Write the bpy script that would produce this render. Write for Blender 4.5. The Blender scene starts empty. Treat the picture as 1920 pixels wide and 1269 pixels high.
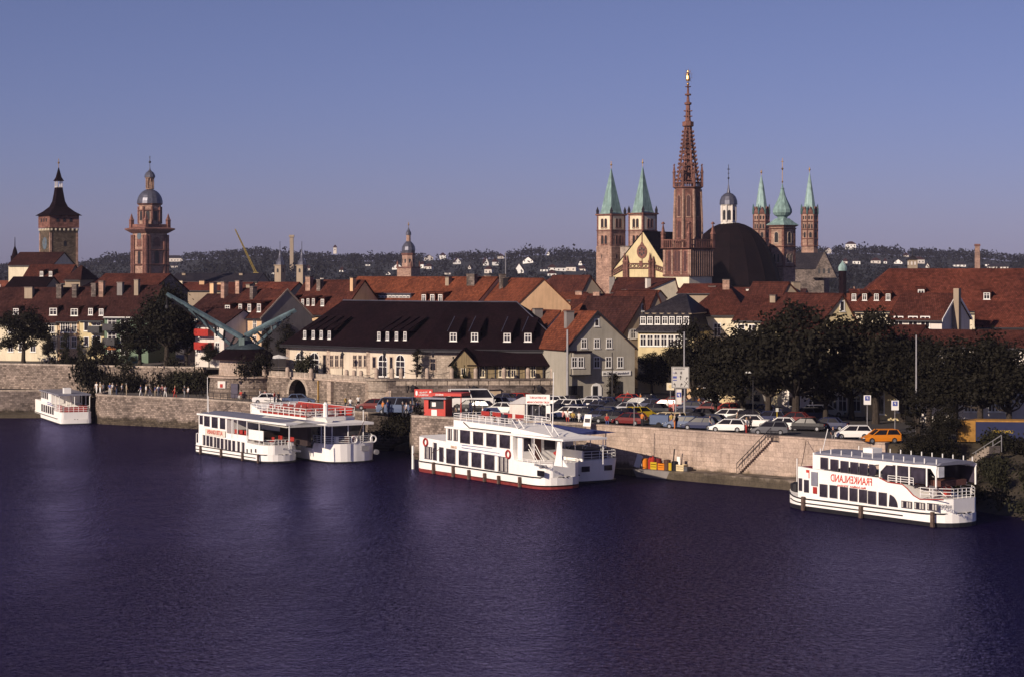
import bpy, bmesh, math, random
from mathutils import Vector, Matrix, noise as mnoise
R = math.radians
random.seed(7)
sc = bpy.context.scene
# ---------------------------------------------------------------- camera (level, 22 m above the river)
F_PX, HORIZ, CAMZ = 4000.0, 510.0, 22.0
cam = bpy.data.cameras.new('camera'); camo = bpy.data.objects.new('camera', cam)
sc.collection.objects.link(camo)
camo.location = (0, 0, CAMZ); camo.rotation_euler = (R(90), 0, 0)
cam.sensor_fit = 'HORIZONTAL'; cam.sensor_width = 36; cam.lens = 36 * F_PX / 1920
cam.shift_y = -(634.5 - HORIZ) / 1920
cam.clip_start = 1; cam.clip_end = 20000
sc.camera = camo
# ---------------------------------------------------------------- sky and sun
SUN_EL = 23.0
HAZE = 0.00005
SX, SY = -0.66, -0.75                       # horizontal direction towards the sun
w = bpy.data.worlds.new('World'); sc.world = w; w.use_nodes = True
nt = w.node_tree; nt.nodes.clear()
out = nt.nodes.new('ShaderNodeOutputWorld'); bg = nt.nodes.new('ShaderNodeBackground')
sky = nt.nodes.new('ShaderNodeTexSky'); sky.sky_type = 'NISHITA'; sky.sun_disc = False
sky.sun_elevation = R(SUN_EL); sky.sun_rotation = math.atan2(SX, SY)
sky.altitude = 200; sky.air_density = 1.0; sky.dust_density = 0.4; sky.ozone_density = 3.0
tint = nt.nodes.new('ShaderNodeMix'); tint.data_type = 'RGBA'; tint.blend_type = 'MULTIPLY'
tint.inputs[0].default_value = 1.0
tcw = nt.nodes.new('ShaderNodeTexCoord'); sp = nt.nodes.new('ShaderNodeSeparateXYZ'); rw = nt.nodes.new('ShaderNodeValToRGB')
nt.links.new(tcw.outputs['Generated'], sp.inputs[0]); nt.links.new(sp.outputs[2], rw.inputs[0])
rw.color_ramp.elements[0].position = 0.0; rw.color_ramp.elements[1].position = 0.13
rw.color_ramp.elements[0].color = (.35, .34, .68, 1); rw.color_ramp.elements[1].color = (.405, .34, .53, 1)
sv = nt.nodes.new('ShaderNodeMix'); sv.data_type = 'RGBA'; sv.blend_type = 'MULTIPLY'; sv.inputs[0].default_value = 1; sv.inputs[7].default_value = (2, 2, 2, 1)
nt.links.new(rw.outputs[0], sv.inputs[6]); nt.links.new(sv.outputs[2], tint.inputs[7])
nt.links.new(sky.outputs[0], tint.inputs[6]); nt.links.new(tint.outputs[2], bg.inputs[0])
bg.inputs[1].default_value = 0.0530
nt.links.new(bg.outputs[0], out.inputs[0])
sl = bpy.data.lights.new('sun', 'SUN'); sl.energy = 5.0; sl.angle = R(0.5); sl.color = (1.0, 0.84, 0.68)
so = bpy.data.objects.new('sun', sl); sc.collection.objects.link(so)
_h = math.hypot(SX, SY)
_d = Vector((-SX / _h * math.cos(R(SUN_EL)), -SY / _h * math.cos(R(SUN_EL)), -math.sin(R(SUN_EL))))
so.rotation_euler = _d.to_track_quat('-Z', 'Y').to_euler(); so.location = (-100, -100, 120)
sc.view_settings.view_transform = 'Standard'; sc.view_settings.look = 'None'
sc.view_settings.gamma = 1; sc.view_settings.exposure = 0.08
try:
    sc.cycles.max_bounces = 5; sc.cycles.diffuse_bounces = 2; sc.cycles.glossy_bounces = 3
    sc.cycles.transparent_max_bounces = 8; sc.cycles.volume_bounces = 0
except Exception: pass

# ---------------------------------------------------------------- materials
MATS = {}
def _mat(name):
    m = bpy.data.materials.new(name); m.use_nodes = True
    nt = m.node_tree; b = nt.nodes['Principled BSDF']
    return m, nt, b
def _ramp(nt, fac, c0, c1, p0=0.3, p1=0.7):
    r = nt.nodes.new('ShaderNodeValToRGB'); r.color_ramp.elements[0].position = p0; r.color_ramp.elements[1].position = p1
    r.color_ramp.elements[0].color = (*c0, 1); r.color_ramp.elements[1].color = (*c1, 1)
    nt.links.new(fac, r.inputs[0]); return r
def _noise(nt, scale, coord='Object', detail=4, sc3=None, rough=0.6):
    tc = nt.nodes.new('ShaderNodeTexCoord'); mp = nt.nodes.new('ShaderNodeMapping')
    if sc3: mp.inputs['Scale'].default_value = sc3
    n = nt.nodes.new('ShaderNodeTexNoise'); n.inputs['Scale'].default_value = scale
    n.inputs['Detail'].default_value = detail; n.inputs['Roughness'].default_value = rough
    nt.links.new(tc.outputs[coord], mp.inputs[0]); nt.links.new(mp.outputs[0], n.inputs['Vector'])
    return n.outputs[0]
def _mul(nt, a, b, fac=1.0, mode='MULTIPLY'):
    x = nt.nodes.new('ShaderNodeMix'); x.data_type = 'RGBA'; x.blend_type = mode
    x.inputs[0].default_value = fac
    nt.links.new(a, x.inputs[6]); nt.links.new(b, x.inputs[7]); return x.outputs[2]
def _sc(c, k): return tuple(min(1, v * k) for v in c)
def _bump(nt, b, h, strength=0.3, dist=0.05):
    bp = nt.nodes.new('ShaderNodeBump'); bp.inputs['Strength'].default_value = strength; bp.inputs['Distance'].default_value = dist
    nt.links.new(h, bp.inputs['Height']); nt.links.new(bp.outputs[0], b.inputs['Normal'])
def plain(name, c, rough=0.6, metal=0.0, var=0.25, scale=1.5, spec=0.4, coat=0.0, sc3=None):
    if name in MATS: return MATS[name]
    m, nt, b = _mat(name)
    n = _noise(nt, scale, sc3=sc3)
    r = _ramp(nt, n, _sc(c, 1 - var), _sc(c, 1 + var)); nt.links.new(r.outputs[0], b.inputs['Base Color'])
    b.inputs['Roughness'].default_value = rough; b.inputs['Metallic'].default_value = metal
    b.inputs['Specular IOR Level'].default_value = spec
    if coat: b.inputs['Coat Weight'].default_value = coat
    MATS[name] = m; return m
def plaster(name, c, var=0.10):
    """painted render with rain streaks and blotches"""
    if name in MATS: return MATS[name]
    m, nt, b = _mat(name)
    n = _noise(nt, 0.35, detail=6); r = _ramp(nt, n, _sc(c, 1 - var * 1.6), _sc(c, 1 + var * .5), .3, .65)
    s = _noise(nt, 2.2, detail=3, sc3=(1, 1, 0.12)); rs = _ramp(nt, s, (1 - var * 1.6,) * 3, (1, 1, 1), .32, .55)
    nt.links.new(_mul(nt, r.outputs[0], rs.outputs[0], .8), b.inputs['Base Color'])
    b.inputs['Roughness'].default_value = 0.9; b.inputs['Specular IOR Level'].default_value = .15
    MATS[name] = m; return m
def stone(name, c, mortar, bw=0.7, bh=0.32, var=0.35, bump=0.5, blot=0.5):
    """coursed stone: UV are metres"""
    if name in MATS: return MATS[name]
    m, nt, b = _mat(name)
    uv = nt.nodes.new('ShaderNodeTexCoord')
    # wobble
    n0 = nt.nodes.new('ShaderNodeTexNoise'); n0.inputs['Scale'].default_value = 1.1; nt.links.new(uv.outputs['UV'], n0.inputs['Vector'])
    sub = nt.nodes.new('ShaderNodeVectorMath'); sub.operation = 'MULTIPLY_ADD'
    sub.inputs[1].default_value = (.22, .12, 0); nt.links.new(n0.outputs['Color'], sub.inputs[0]); nt.links.new(uv.outputs['UV'], sub.inputs[2])
    br = nt.nodes.new('ShaderNodeTexBrick'); br.inputs['Scale'].default_value = 1.0
    br.inputs['Brick Width'].default_value = bw; br.inputs['Row Height'].default_value = bh
    br.inputs['Mortar Size'].default_value = 0.025; br.inputs['Mortar Smooth'].default_value = .3
    br.inputs['Color1'].default_value = (*_sc(c, 1 - var), 1); br.inputs['Color2'].default_value = (*_sc(c, 1 + var), 1)
    br.inputs['Mortar'].default_value = (*mortar, 1)
    nt.links.new(sub.outputs[0], br.inputs['Vector'])
    n = _noise(nt, 0.25, detail=8, rough=.65); r = _ramp(nt, n, (1 - blot,) * 3, (1.15, 1.12, 1.08), .3, .68)
    s = _noise(nt, 1.6, detail=4, sc3=(1, 1, 0.15)); rs = _ramp(nt, s, (.62, .6, .58), (1, 1, 1), .3, .5)
    f = _noise(nt, 5.0, detail=3); rf = _ramp(nt, f, (.75, .75, .75), (1.15, 1.15, 1.15))
    o = _mul(nt, br.outputs[0], r.outputs[0]); o = _mul(nt, o, rs.outputs[0], .6); o = _mul(nt, o, rf.outputs[0])
    # damp, algae darkened band above the waterline
    ge = nt.nodes.new('ShaderNodeNewGeometry'); sx = nt.nodes.new('ShaderNodeSeparateXYZ'); nt.links.new(ge.outputs['Position'], sx.inputs[0])
    wn = _noise(nt, .9, detail=4, sc3=(1, 1, .3)); ad = nt.nodes.new('ShaderNodeMath'); ad.operation = 'MULTIPLY_ADD'; ad.inputs[1].default_value = -1.6; nt.links.new(wn, ad.inputs[0]); nt.links.new(sx.outputs[2], ad.inputs[2])
    wr = _ramp(nt, ad.outputs[0], (.34, .34, .30), (1, 1, 1), .0, .45); o = _mul(nt, o, wr.outputs[0])
    nt.links.new(o, b.inputs['Base Color']); b.inputs['Roughness'].default_value = .92
    b.inputs['Specular IOR Level'].default_value = .12
    _bump(nt, b, br.outputs[1], -bump, .04)
    MATS[name] = m; return m
def tiles(name, c, var=0.28, rows=0.34, rough=.85):
    if name in MATS: return MATS[name]
    m, nt, b = _mat(name)
    uv = nt.nodes.new('ShaderNodeTexCoord')
    br = nt.nodes.new('ShaderNodeTexBrick'); br.inputs['Scale'].default_value = 1.0
    br.inputs['Brick Width'].default_value = .28; br.inputs['Row Height'].default_value = rows
    br.inputs['Mortar Size'].default_value = 0.03; br.inputs['Mortar Smooth'].default_value = .6
    br.inputs['Color1'].default_value = (*_sc(c, 1 - var), 1); br.inputs['Color2'].default_value = (*_sc(c, 1 + var), 1)
    br.inputs['Mortar'].default_value = (*_sc(c, .35), 1)
    nt.links.new(uv.outputs['UV'], br.inputs['Vector'])
    n = _noise(nt, 0.22, detail=7, rough=.65); r = _ramp(nt, n, (.52, .55, .62), (1.2, 1.15, 1.05), .3, .7)
    f = _noise(nt, 1.8, detail=4); rf = _ramp(nt, f, (.72, .7, .7), (1.2, 1.2, 1.2))
    o = _mul(nt, br.outputs[0], r.outputs[0]); o = _mul(nt, o, rf.outputs[0])
    nt.links.new(o, b.inputs['Base Color']); b.inputs['Roughness'].default_value = rough
    b.inputs['Specular IOR Level'].default_value = .06
    _bump(nt, b, br.outputs[1], -.5, .04)
    MATS[name] = m; return m
def copper(name, c=(.17, .29, .27)):
    if name in MATS: return MATS[name]
    m, nt, b = _mat(name)
    s = _noise(nt, 1.3, detail=5, sc3=(1, 1, .12)); r = _ramp(nt, s, _sc(c, .55), _sc(c, 1.25), .3, .65)
    n = _noise(nt, .5, detail=5); r2 = _ramp(nt, n, (.65, .7, .72), (1.1, 1.1, 1.1))
    nt.links.new(_mul(nt, r.outputs[0], r2.outputs[0]), b.inputs['Base Color'])
    b.inputs['Roughness'].default_value = .75; b.inputs['Specular IOR Level'].default_value = .25
    MATS[name] = m; return m
def glass(name='window_glass', c=(.02, .018, .024), rough=.08):
    if name in MATS: return MATS[name]
    m, nt, b = _mat(name)
    n = _noise(nt, .6, detail=2); r = _ramp(nt, n, _sc(c, .5), _sc(c, 2.0), .35, .65)
    nt.links.new(r.outputs[0], b.inputs['Base Color'])
    b.inputs['Roughness'].default_value = rough; b.inputs['Specular IOR Level'].default_value = .5
    MATS[name] = m; return m
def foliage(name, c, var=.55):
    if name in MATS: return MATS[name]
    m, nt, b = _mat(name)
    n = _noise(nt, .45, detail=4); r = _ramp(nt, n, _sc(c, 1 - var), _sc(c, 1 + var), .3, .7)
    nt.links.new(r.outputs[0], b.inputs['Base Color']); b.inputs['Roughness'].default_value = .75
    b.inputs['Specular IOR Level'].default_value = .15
    tr = nt.nodes.new('ShaderNodeBsdfTranslucent'); nt.links.new(r.outputs[0], tr.inputs[0])
    mx = nt.nodes.new('ShaderNodeMixShader'); mx.inputs[0].default_value = .18
    o = nt.nodes['Material Output']
    nt.links.new(b.outputs[0], mx.inputs[1]); nt.links.new(tr.outputs[0], mx.inputs[2]); nt.links.new(mx.outputs[0], o.inputs[0])
    MATS[name] = m; return m

GL = glass()
GLC = glass('car_glass', (.012, .011, .015), .12); GLC.node_tree.nodes['Principled BSDF'].inputs['Specular IOR Level'].default_value = .12; GLB = glass('boat_glass', (.03, .025, .035), .05)
CURT = plain('curtain_cloth', (.45, .42, .38), .9)
WHITE = plain('white_paint', (.80, .78, .74), .45, var=.05, scale=.5)
BOATW = plaster('boat_white', (.86, .83, .78), .035)
REDP = plain('red_paint', (.34, .03, .022), .45, var=.2)
RUSTR = plain('hull_red', (.22, .035, .03), .6, var=.3)
BLACK = plain('black_rubber', (.014, .013, .016), .6, var=.3)
ROPE = plain('fender_wood', (.10, .065, .05), .9, var=.4, scale=4)
GREYP = plain('grey_paint', (.20, .20, .24), .5, var=.12)
GALV = plain('galvanised_steel', (.33, .32, .33), .4, metal=.5, var=.15)
DARKM = plain('dark_iron', (.03, .028, .032), .5, metal=.3)
SAND = stone('sandstone_ashlar', (.50, .40, .33), (.30, .23, .19), .95, .42, .16, .3, .35)
RUBBLE = stone('rubble_stone', (.27, .22, .185), (.13, .10, .09), .5, .26, .42, .8, .5)
RUBBLE_D = stone('weathered_rubble', (.20, .165, .15), (.10, .08, .075), .6, .3, .4, .8, .6)
SHELL = stone('shell_limestone', (.44, .37, .31), (.30, .25, .21), .6, .3, .2, .4, .4)
REDST = stone('red_sandstone', (.235, .115, .095), (.14, .07, .06), .8, .4, .3, .4, .5)
BUFFST = stone('buff_red_sandstone', (.40, .26, .205), (.26, .16, .125), .9, .45, .25, .4, .45)
TOWST = stone('grey_tower_stone', (.135, .105, .08), (.08, .062, .05), .6, .3, .35, .5, .5)
TILE_R = tiles('red_roof_tile', (.135, .042, .030))
TILE_O = tiles('orange_roof_tile', (.190, .060, .034))
TILE_B = tiles('brown_roof_tile', (.060, .025, .023))
TILE_M = tiles('maroon_roof_tile', (.092, .032, .025))
SLATE = tiles('dark_slate', (.013, .006, .009), .3, .25, .95)
SLATE_G = tiles('blue_slate', (.040, .036, .045), .3, .25, .55)
LEAD = plain('lead_sheet', (.10, .10, .13), .4, metal=.4, var=.3, scale=.8)
COPPER = copper('green_copper', (.21, .31, .29)); COPPER_L = copper('pale_copper', (.30, .42, .40)); COPPER_D = copper('dark_copper', (.07, .13, .13))
BARK = plain('bark', (.035, .026, .02), .95, var=.4, scale=6)
DOME = tiles('dome_slate', (.012, .0065, .008), .3, .25, .8)
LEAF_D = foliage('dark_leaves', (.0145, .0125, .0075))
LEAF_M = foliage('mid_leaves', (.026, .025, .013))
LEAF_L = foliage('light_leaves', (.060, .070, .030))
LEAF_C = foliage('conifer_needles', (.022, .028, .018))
ASPH = plain('asphalt', (.045, .040, .042), .9, var=.25, scale=.6)
GRAVEL = plain('dry_promenade', (.10, .085, .075), .95, var=.3, scale=.5)
GOLD = plain('gilded_metal', (.50, .30, .12), .35, metal=.8, var=.2)
SKIN = plain('skin', (.42, .24, .17), .6, var=.05)
CREAM = plaster('cream_plaster', (.74, .65, .48)); YELL = plaster('yellow_plaster', (.64, .53, .31))
ORANGE = plaster('orange_plaster', (.68, .44, .26)); GREYG = plaster('grey_green_plaster', (.36, .33, .275))
PEACH = plaster('peach_plaster', (.60, .42, .26)); WHITEP = plaster('white_plaster', (.68, .62, .56))
GREENP = plaster('green_plaster', (.16, .22, .16)); TANP = plaster('tan_plaster', (.34, .27, .20))
GREYPL = plaster('grey_plaster', (.22, .20, .19)); BLUEP = plaster('pale_blue_plaster', (.36, .42, .50))
# ---------------------------------------------------------------- mesh helpers
class MB:
    """collects faces, builds ONE mesh object; UVs are metres"""
    def __init__(s): s.v = []; s.f = []; s.m = []; s.mats = []; s.mi = 0
    def mat(s, m):
        if m not in s.mats: s.mats.append(m)
        s.mi = s.mats.index(m); return s
    def poly(s, pts):
        n = len(s.v); s.v += [tuple(p) for p in pts]; s.f.append(tuple(range(n, n + len(pts)))); s.m.append(s.mi); return s
    def box(s, x0, x1, y0, y1, z0, z1, mtx=None):
        c = [Vector(p) for p in ((x0, y0, z0), (x1, y0, z0), (x1, y1, z0), (x0, y1, z0), (x0, y0, z1), (x1, y0, z1), (x1, y1, z1), (x0, y1, z1))]
        if mtx: c = [mtx @ p for p in c]
        n = len(s.v); s.v += [tuple(p) for p in c]
        for q in ((0, 3, 2, 1), (4, 5, 6, 7), (0, 1, 5, 4), (1, 2, 6, 5), (2, 3, 7, 6), (3, 0, 4, 7)):
            s.f.append(tuple(n + i for i in q)); s.m.append(s.mi)
        return s
    def cb(s, x, y, z, sx, sy, sz): return s.box(x - sx / 2, x + sx / 2, y - sy / 2, y + sy / 2, z, z + sz)
    def loft(s, rings, cap0=True, cap1=True, closed=True):
        n = len(s.v); k = len(rings[0])
        for r in rings: s.v += [tuple(p) for p in r]
        for i in range(len(rings) - 1):
            for j in range(k if closed else k - 1):
                a = n + i * k + j; b = n + i * k + (j + 1) % k
                s.f.append((a, b, b + k, a + k)); s.m.append(s.mi)
        if cap0: s.f.append(tuple(n + j for j in reversed(range(k)))); s.m.append(s.mi)
        if cap1: s.f.append(tuple(n + (len(rings) - 1) * k + j for j in range(k))); s.m.append(s.mi)
        return s
    def lathe(s, prof, n=12, cx=0, cy=0, rot=0.0, cap=True):
        """prof = [(r, z)...] bottom to top"""
        rings = [[(cx + max(r, .001) * math.cos(rot + 2 * math.pi * j / n), cy + max(r, .001) * math.sin(rot + 2 * math.pi * j / n), z) for j in range(n)] for r, z in prof]
        return s.loft(rings, cap, cap)
    def sq(s, prof, cx=0, cy=0):
        """square section lathe: half width, z"""
        rings = [[(cx - h, cy - h, z), (cx + h, cy - h, z), (cx + h, cy + h, z), (cx - h, cy + h, z)] for h, z in prof]
        return s.loft(rings)
    def tube(s, a, b, r0, r1=None, n=6):
        a = Vector(a); b = Vector(b); r1 = r0 if r1 is None else r1
        d = (b - a); 
        if d.length < 1e-6: return s
        d.normalize(); u = d.cross(Vector((0, 0, 1)) if abs(d.z) < .95 else Vector((1, 0, 0))).normalized(); w = d.cross(u)
        rg = lambda p, r: [p + (u * math.cos(t) + w * math.sin(t)) * r for t in [2 * math.pi * j / n for j in range(n)]]
        return s.loft([rg(a, r0), rg(b, r1)])
    def path(s, pts, r, n=5):
        for a, b in zip(pts, pts[1:]): s.tube(a, b, r, n=n)
        return s
    def prism(s, pts, y0, y1):
        """polygon in xz extruded along y (pts ccw seen from -y)"""
        return s.loft([[(x, y1, z) for x, z in pts], [(x, y0, z) for x, z in pts]])
    def ext(s, pts, z0, z1):
        """polygon in xy extruded in z (ccw from above)"""
        return s.loft([[(x, y, z0) for x, y in pts], [(x, y, z1) for x, y in pts]])
    def mesh(s, name, smooth=False, fix=True):
        me = bpy.data.meshes.new(name); me.from_pydata(s.v, [], s.f)
        for m in s.mats: me.materials.append(m)
        me.polygons.foreach_set('material_index', s.m)
        if fix:
            bm = bmesh.new(); bm.from_mesh(me); bmesh.ops.recalc_face_normals(bm, faces=bm.faces); bm.to_mesh(me); bm.free()
        uv = me.uv_layers.new(name='UVMap').data
        up = Vector((0, 0, 1))
        for p in me.polygons:
            nrm = p.normal
            t = up.cross(nrm)
            if t.length < .15: t = Vector((1, 0, 0)); b = Vector((0, 1, 0))
            else: t.normalize(); b = nrm.cross(t)
            for li in p.loop_indices:
                co = me.vertices[me.loops[li].vertex_index].co
                uv[li].uv = (co.dot(t), co.dot(b))
            p.use_smooth = smooth
        me.update(); return me
    def build(s, name, mat=None, parent=None, smooth=False, loc=None, fix=True):
        if mat is not None and not s.mats: s.mats = [mat]
        return link(name, s.mesh(name, smooth, fix), parent, loc)
def link(name, me, parent=None, loc=None, rz=None):
    o = bpy.data.objects.new(name, me); sc.collection.objects.link(o)
    if parent: o.parent = parent
    if loc is not None: o.location = loc
    if rz is not None: o.rotation_euler = (0, 0, rz)
    return o
def tag(o, label=None, cat=None, group=None, kind=None):
    if label: o['label'] = label
    if cat: o['category'] = cat
    if group: o['group'] = group
    if kind: o['kind'] = kind
    return o
def empty(name, label, cat, loc=(0, 0, 0), rz=0.0, group=None):
    o = bpy.data.objects.new(name, None); sc.collection.objects.link(o)
    o.location = loc; o.rotation_euler = (0, 0, rz); o.empty_display_size = .5
    return tag(o, label, cat, group)
def kids(o): return [c for c in ALLK.get(o.name, [])]
ALLK = {}
def copy_tree(o, parent=None):
    c = o.copy(); sc.collection.objects.link(c)
    if parent is not None: c.parent = parent
    for ch in list(o.children): copy_tree(ch, c)
    return c
def gx(px, Y): return (px - 960) / F_PX * Y
def gz(py, Y): return CAMZ - (py - HORIZ) * Y / F_PX
def gy(py, z): return (CAMZ - z) * F_PX / (py - HORIZ)
def G(px, py, z):
    Y = gy(py, z); return (gx(px, Y), Y, z)
class Fr:
    """a facade plane: origin at (px, Y), height zb, turned by rz; converts photo pixels to metres on it"""
    def __init__(s, px, Y, zb, rz):
        s.O = Vector((gx(px, Y), Y)); s.zb = zb; s.rz = R(rz)
        s.ex = Vector((math.cos(s.rz), math.sin(s.rz))); s.ey = Vector((-s.ex.y, s.ex.x))
    def x(s, px, yo=0.0):
        k = (px - 960) / F_PX; P = s.O + s.ey * yo
        return (k * P.y - P.x) / (s.ex.x - k * s.ex.y)
    def z(s, px, py, yo=0.0):
        l = s.x(px, yo); Y = s.O.y + s.ey.y * yo + s.ex.y * l
        return CAMZ - (py - HORIZ) * Y / F_PX - s.zb
    def p(s, px, py, yo=0.0): return (s.x(px, yo), s.z(px, py, yo))
    @property
    def loc(s): return (s.O.x, s.O.y, s.zb)
    def world(s, lx, ly): return s.O + s.ex * lx + s.ey * ly
# windows: shared meshes
WIN = {}
def win_mesh(w, h, style, fm):
    """style: cross, plain, arch, shutter; sits 0..4cm proud of y=0, looking to -y"""
    key = (round(w, 2), round(h, 2), style, fm.name)
    if key in WIN: return WIN[key]
    a = MB().mat(fm); t = min(.10, w * .14)
    hw = w / 2
    a.box(-hw, -hw + t, -.06, .02, 0, h); a.box(hw - t, hw, -.06, .02, 0, h)
    a.box(-hw + t, hw - t, -.06, .02, 0, t); a.box(-hw + t, hw - t, -.06, .02, h - t, h)
    if style in ('cross', 'arch', 'shutter'):
        a.box(-t * .35, t * .35, -.055, .02, t, h - t); a.box(-hw + t, hw - t, -.05, .02, h * .62, h * .62 + t * .6)
    if style == 'arch':
        pts = [(hw * math.cos(q), h + hw * math.sin(q)) for q in [math.pi * i / 8 for i in range(9)]]
        ip = [((hw - t) * math.cos(q), h + (hw - t) * math.sin(q)) for q in [math.pi * i / 8 for i in range(9)]]
        for i in range(8):
            a.prism([ip[i], pts[i], pts[i + 1], ip[i + 1]], -.06, .02)
        a.box(-t * .35, t * .35, -.055, .02, h, h + hw - t)
    if style == 'shutter':
        for sg in (-1, 1):
            x0 = sg * (hw + .05); x1 = sg * (hw + w * .45); a.box(min(x0, x1), max(x0, x1), -.07, .0, 0, h)
    a.box(-hw - .08, hw + .08, -.12, .02, -.08, -.003)
    fm_ = a.mesh('window')
    g = MB().mat(GL)
    if style == 'arch':
        g.prism([(hw - t, t)] + [((hw - t) * math.cos(q), h + (hw - t) * math.sin(q)) for q in [math.pi * i / 8 for i in range(9)]] + [(-hw + t, t)], -.02, .01)
    else: g.box(-hw + t, hw - t, -.02, .01, t, h - t)
    WIN[key] = (fm_, g.mesh('pane')); return WIN[key]
def win(parent, x, z, w=1.0, h=1.5, style='cross', fm=None, y=0.0, rz=0.0, pane=True):
    f, g = win_mesh(w, h, style, fm or WHITE)
    o = link('window', f, parent, (x, y, z), rz)
    if pane: link('pane', g, o)
    return o
def text(s, size, mat, parent, x, y, z, mirror=True, name='lettering', rz=0.0, width=None, shear=0.0):
    cu = bpy.data.curves.new('t', 'FONT'); cu.body = s; cu.size = size; cu.extrude = .012; cu.align_x = 'CENTER'
    cu.offset = .012 * size; cu.shear = shear
    o = bpy.data.objects.new('t', cu); sc.collection.objects.link(o)
    dg = bpy.context.evaluated_depsgraph_get(); dg.update()
    me = bpy.data.meshes.new_from_object(o.evaluated_get(dg)); bpy.data.objects.remove(o)
    xs = [v.co.x for v in me.vertices]; k = (width / (max(xs) - min(xs))) if width else 1
    sx = -k if mirror else k
    me.transform(Matrix(((sx, 0, 0, 0), (0, 0, 1, 0), (0, 1, 0, 0), (0, 0, 0, 1))))
    me.materials.clear(); me.materials.append(mat); me.name = name
    return link(name, me, parent, (x, y, z), rz)
# ================================================================ WATER
def water():
    m, nt, b = _mat('river_water')
    b.inputs['Base Color'].default_value = (.009, .004, .024, 1); b.inputs['Roughness'].default_value = .12
    b.inputs['IOR'].default_value = 1.085; b.inputs['Specular Tint'].default_value = (.62, .56, 1, 1); b.inputs['Specular IOR Level'].default_value = .5
    tc = nt.nodes.new('ShaderNodeTexCoord')
    def nz(scale, det, sc3, dist=0.0, rot=0.0):
        mp = nt.nodes.new('ShaderNodeMapping'); mp.inputs['Scale'].default_value = sc3; mp.inputs['Rotation'].default_value = (0, 0, rot)
        n = nt.nodes.new('ShaderNodeTexNoise'); n.inputs['Scale'].default_value = scale; n.inputs['Detail'].default_value = det
        n.inputs['Roughness'].default_value = .62; n.inputs['Distortion'].default_value = dist
        nt.links.new(tc.outputs['Object'], mp.inputs[0]); nt.links.new(mp.outputs[0], n.inputs['Vector']); return n.outputs[0]
    def add(a, bb, k):
        x = nt.nodes.new('ShaderNodeMath'); x.operation = 'MULTIPLY_ADD'; nt.links.new(bb, x.inputs[0]); x.inputs[1].default_value = k
        nt.links.new(a, x.inputs[2]); return x.outputs[0]
    a = nz(2.6, 5, (1.0, .60, 1), .5, .25); c = nz(.45, 3, (1, .6, 1), .2, -.3); d = nz(5.5, 3, (1, .8, 1), .3, .1)
    h = add(add(a, c, 1.6), d, .30)
    # wind patches change how rough the water is
    p = nz(.022, 3, (1.0, .40, 1), .5, .2)
    mr = nt.nodes.new('ShaderNodeMapRange'); mr.inputs[1].default_value = .38; mr.inputs[2].default_value = .64; mr.inputs[3].default_value = .40; mr.inputs[4].default_value = 1.0
    nt.links.new(p, mr.inputs[0])
    bp = nt.nodes.new('ShaderNodeBump'); bp.inputs['Distance'].default_value = .75
    nt.links.new(mr.outputs[0], bp.inputs['Strength']); nt.links.new(h, bp.inputs['Height'])
    df = nt.nodes.new('ShaderNodeBsdfDiffuse'); df.inputs[0].default_value = (.0055, .0022, .018, 1); gs = nt.nodes.new('ShaderNodeBsdfGlossy'); gs.inputs[0].default_value = (.50, .49, .92, 1); gs.inputs['Roughness'].default_value = .09
    fr = nt.nodes.new('ShaderNodeFresnel'); fr.inputs[0].default_value = 1.18; mx = nt.nodes.new('ShaderNodeMixShader')
    for n in (df, gs, fr): nt.links.new(bp.outputs[0], n.inputs['Normal'])
    nt.links.new(fr.outputs[0], mx.inputs[0]); nt.links.new(df.outputs[0], mx.inputs[1]); nt.links.new(gs.outputs[0], mx.inputs[2]); nt.links.new(mx.outputs[0], nt.nodes['Material Output'].inputs[0])
    mb = MB().mat(m); mb.poly([(-900, -60, 0), (900, -60, 0), (900, 700, 0), (-900, 700, 0)])
    tag(mb.build('water'), kind='structure')
water()

# ================================================================ GROUND
ZQ, ZP, ZU = 4.95, 4.1, 7.6
g = MB().mat(ASPH)
g.poly([(x, y, ZQ) for x, y in [(-10, 272), (-10.5, 262), (-11.2, 252), (-8.1, 249), (8.3, 238.4), (26.5, 221.6), (37, 211.9), (50, 215), (90, 215), (3500, 300), (3500, 3400), (-3500, 3400), (-3500, 420), (-140, 352), (-60, 338), (-30, 318), (-10, 300)]])
tag(g.build('ground'), kind='structure')
g = MB().mat(GRAVEL)
g.poly([(x, y, ZP) for x, y in [(-260, 328), (-64, 326.3), (-60.2, 325), (-60.3, 311.2), (-58.6, 308.9), (-44.2, 299.9), (-28.4, 284.3), (-18.0, 270), (-18, 300), (-40, 318), (-80, 336), (-260, 350)]])
g.poly([(-18, 270, ZP), (-10, 272, ZQ), (-10, 300, ZQ), (-18, 300, ZP)])
tag(g.build('promenade'), kind='structure')
g = MB().mat(GRAVEL)
g.poly([(x, y, ZU) for x, y in [(-260, 338), (-80, 331), (-46, 317), (-36, 316), (-18, 305), (-5, 330), (-60, 420), (-260, 420)]])
tag(g.build('street'), kind='structure')
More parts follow.
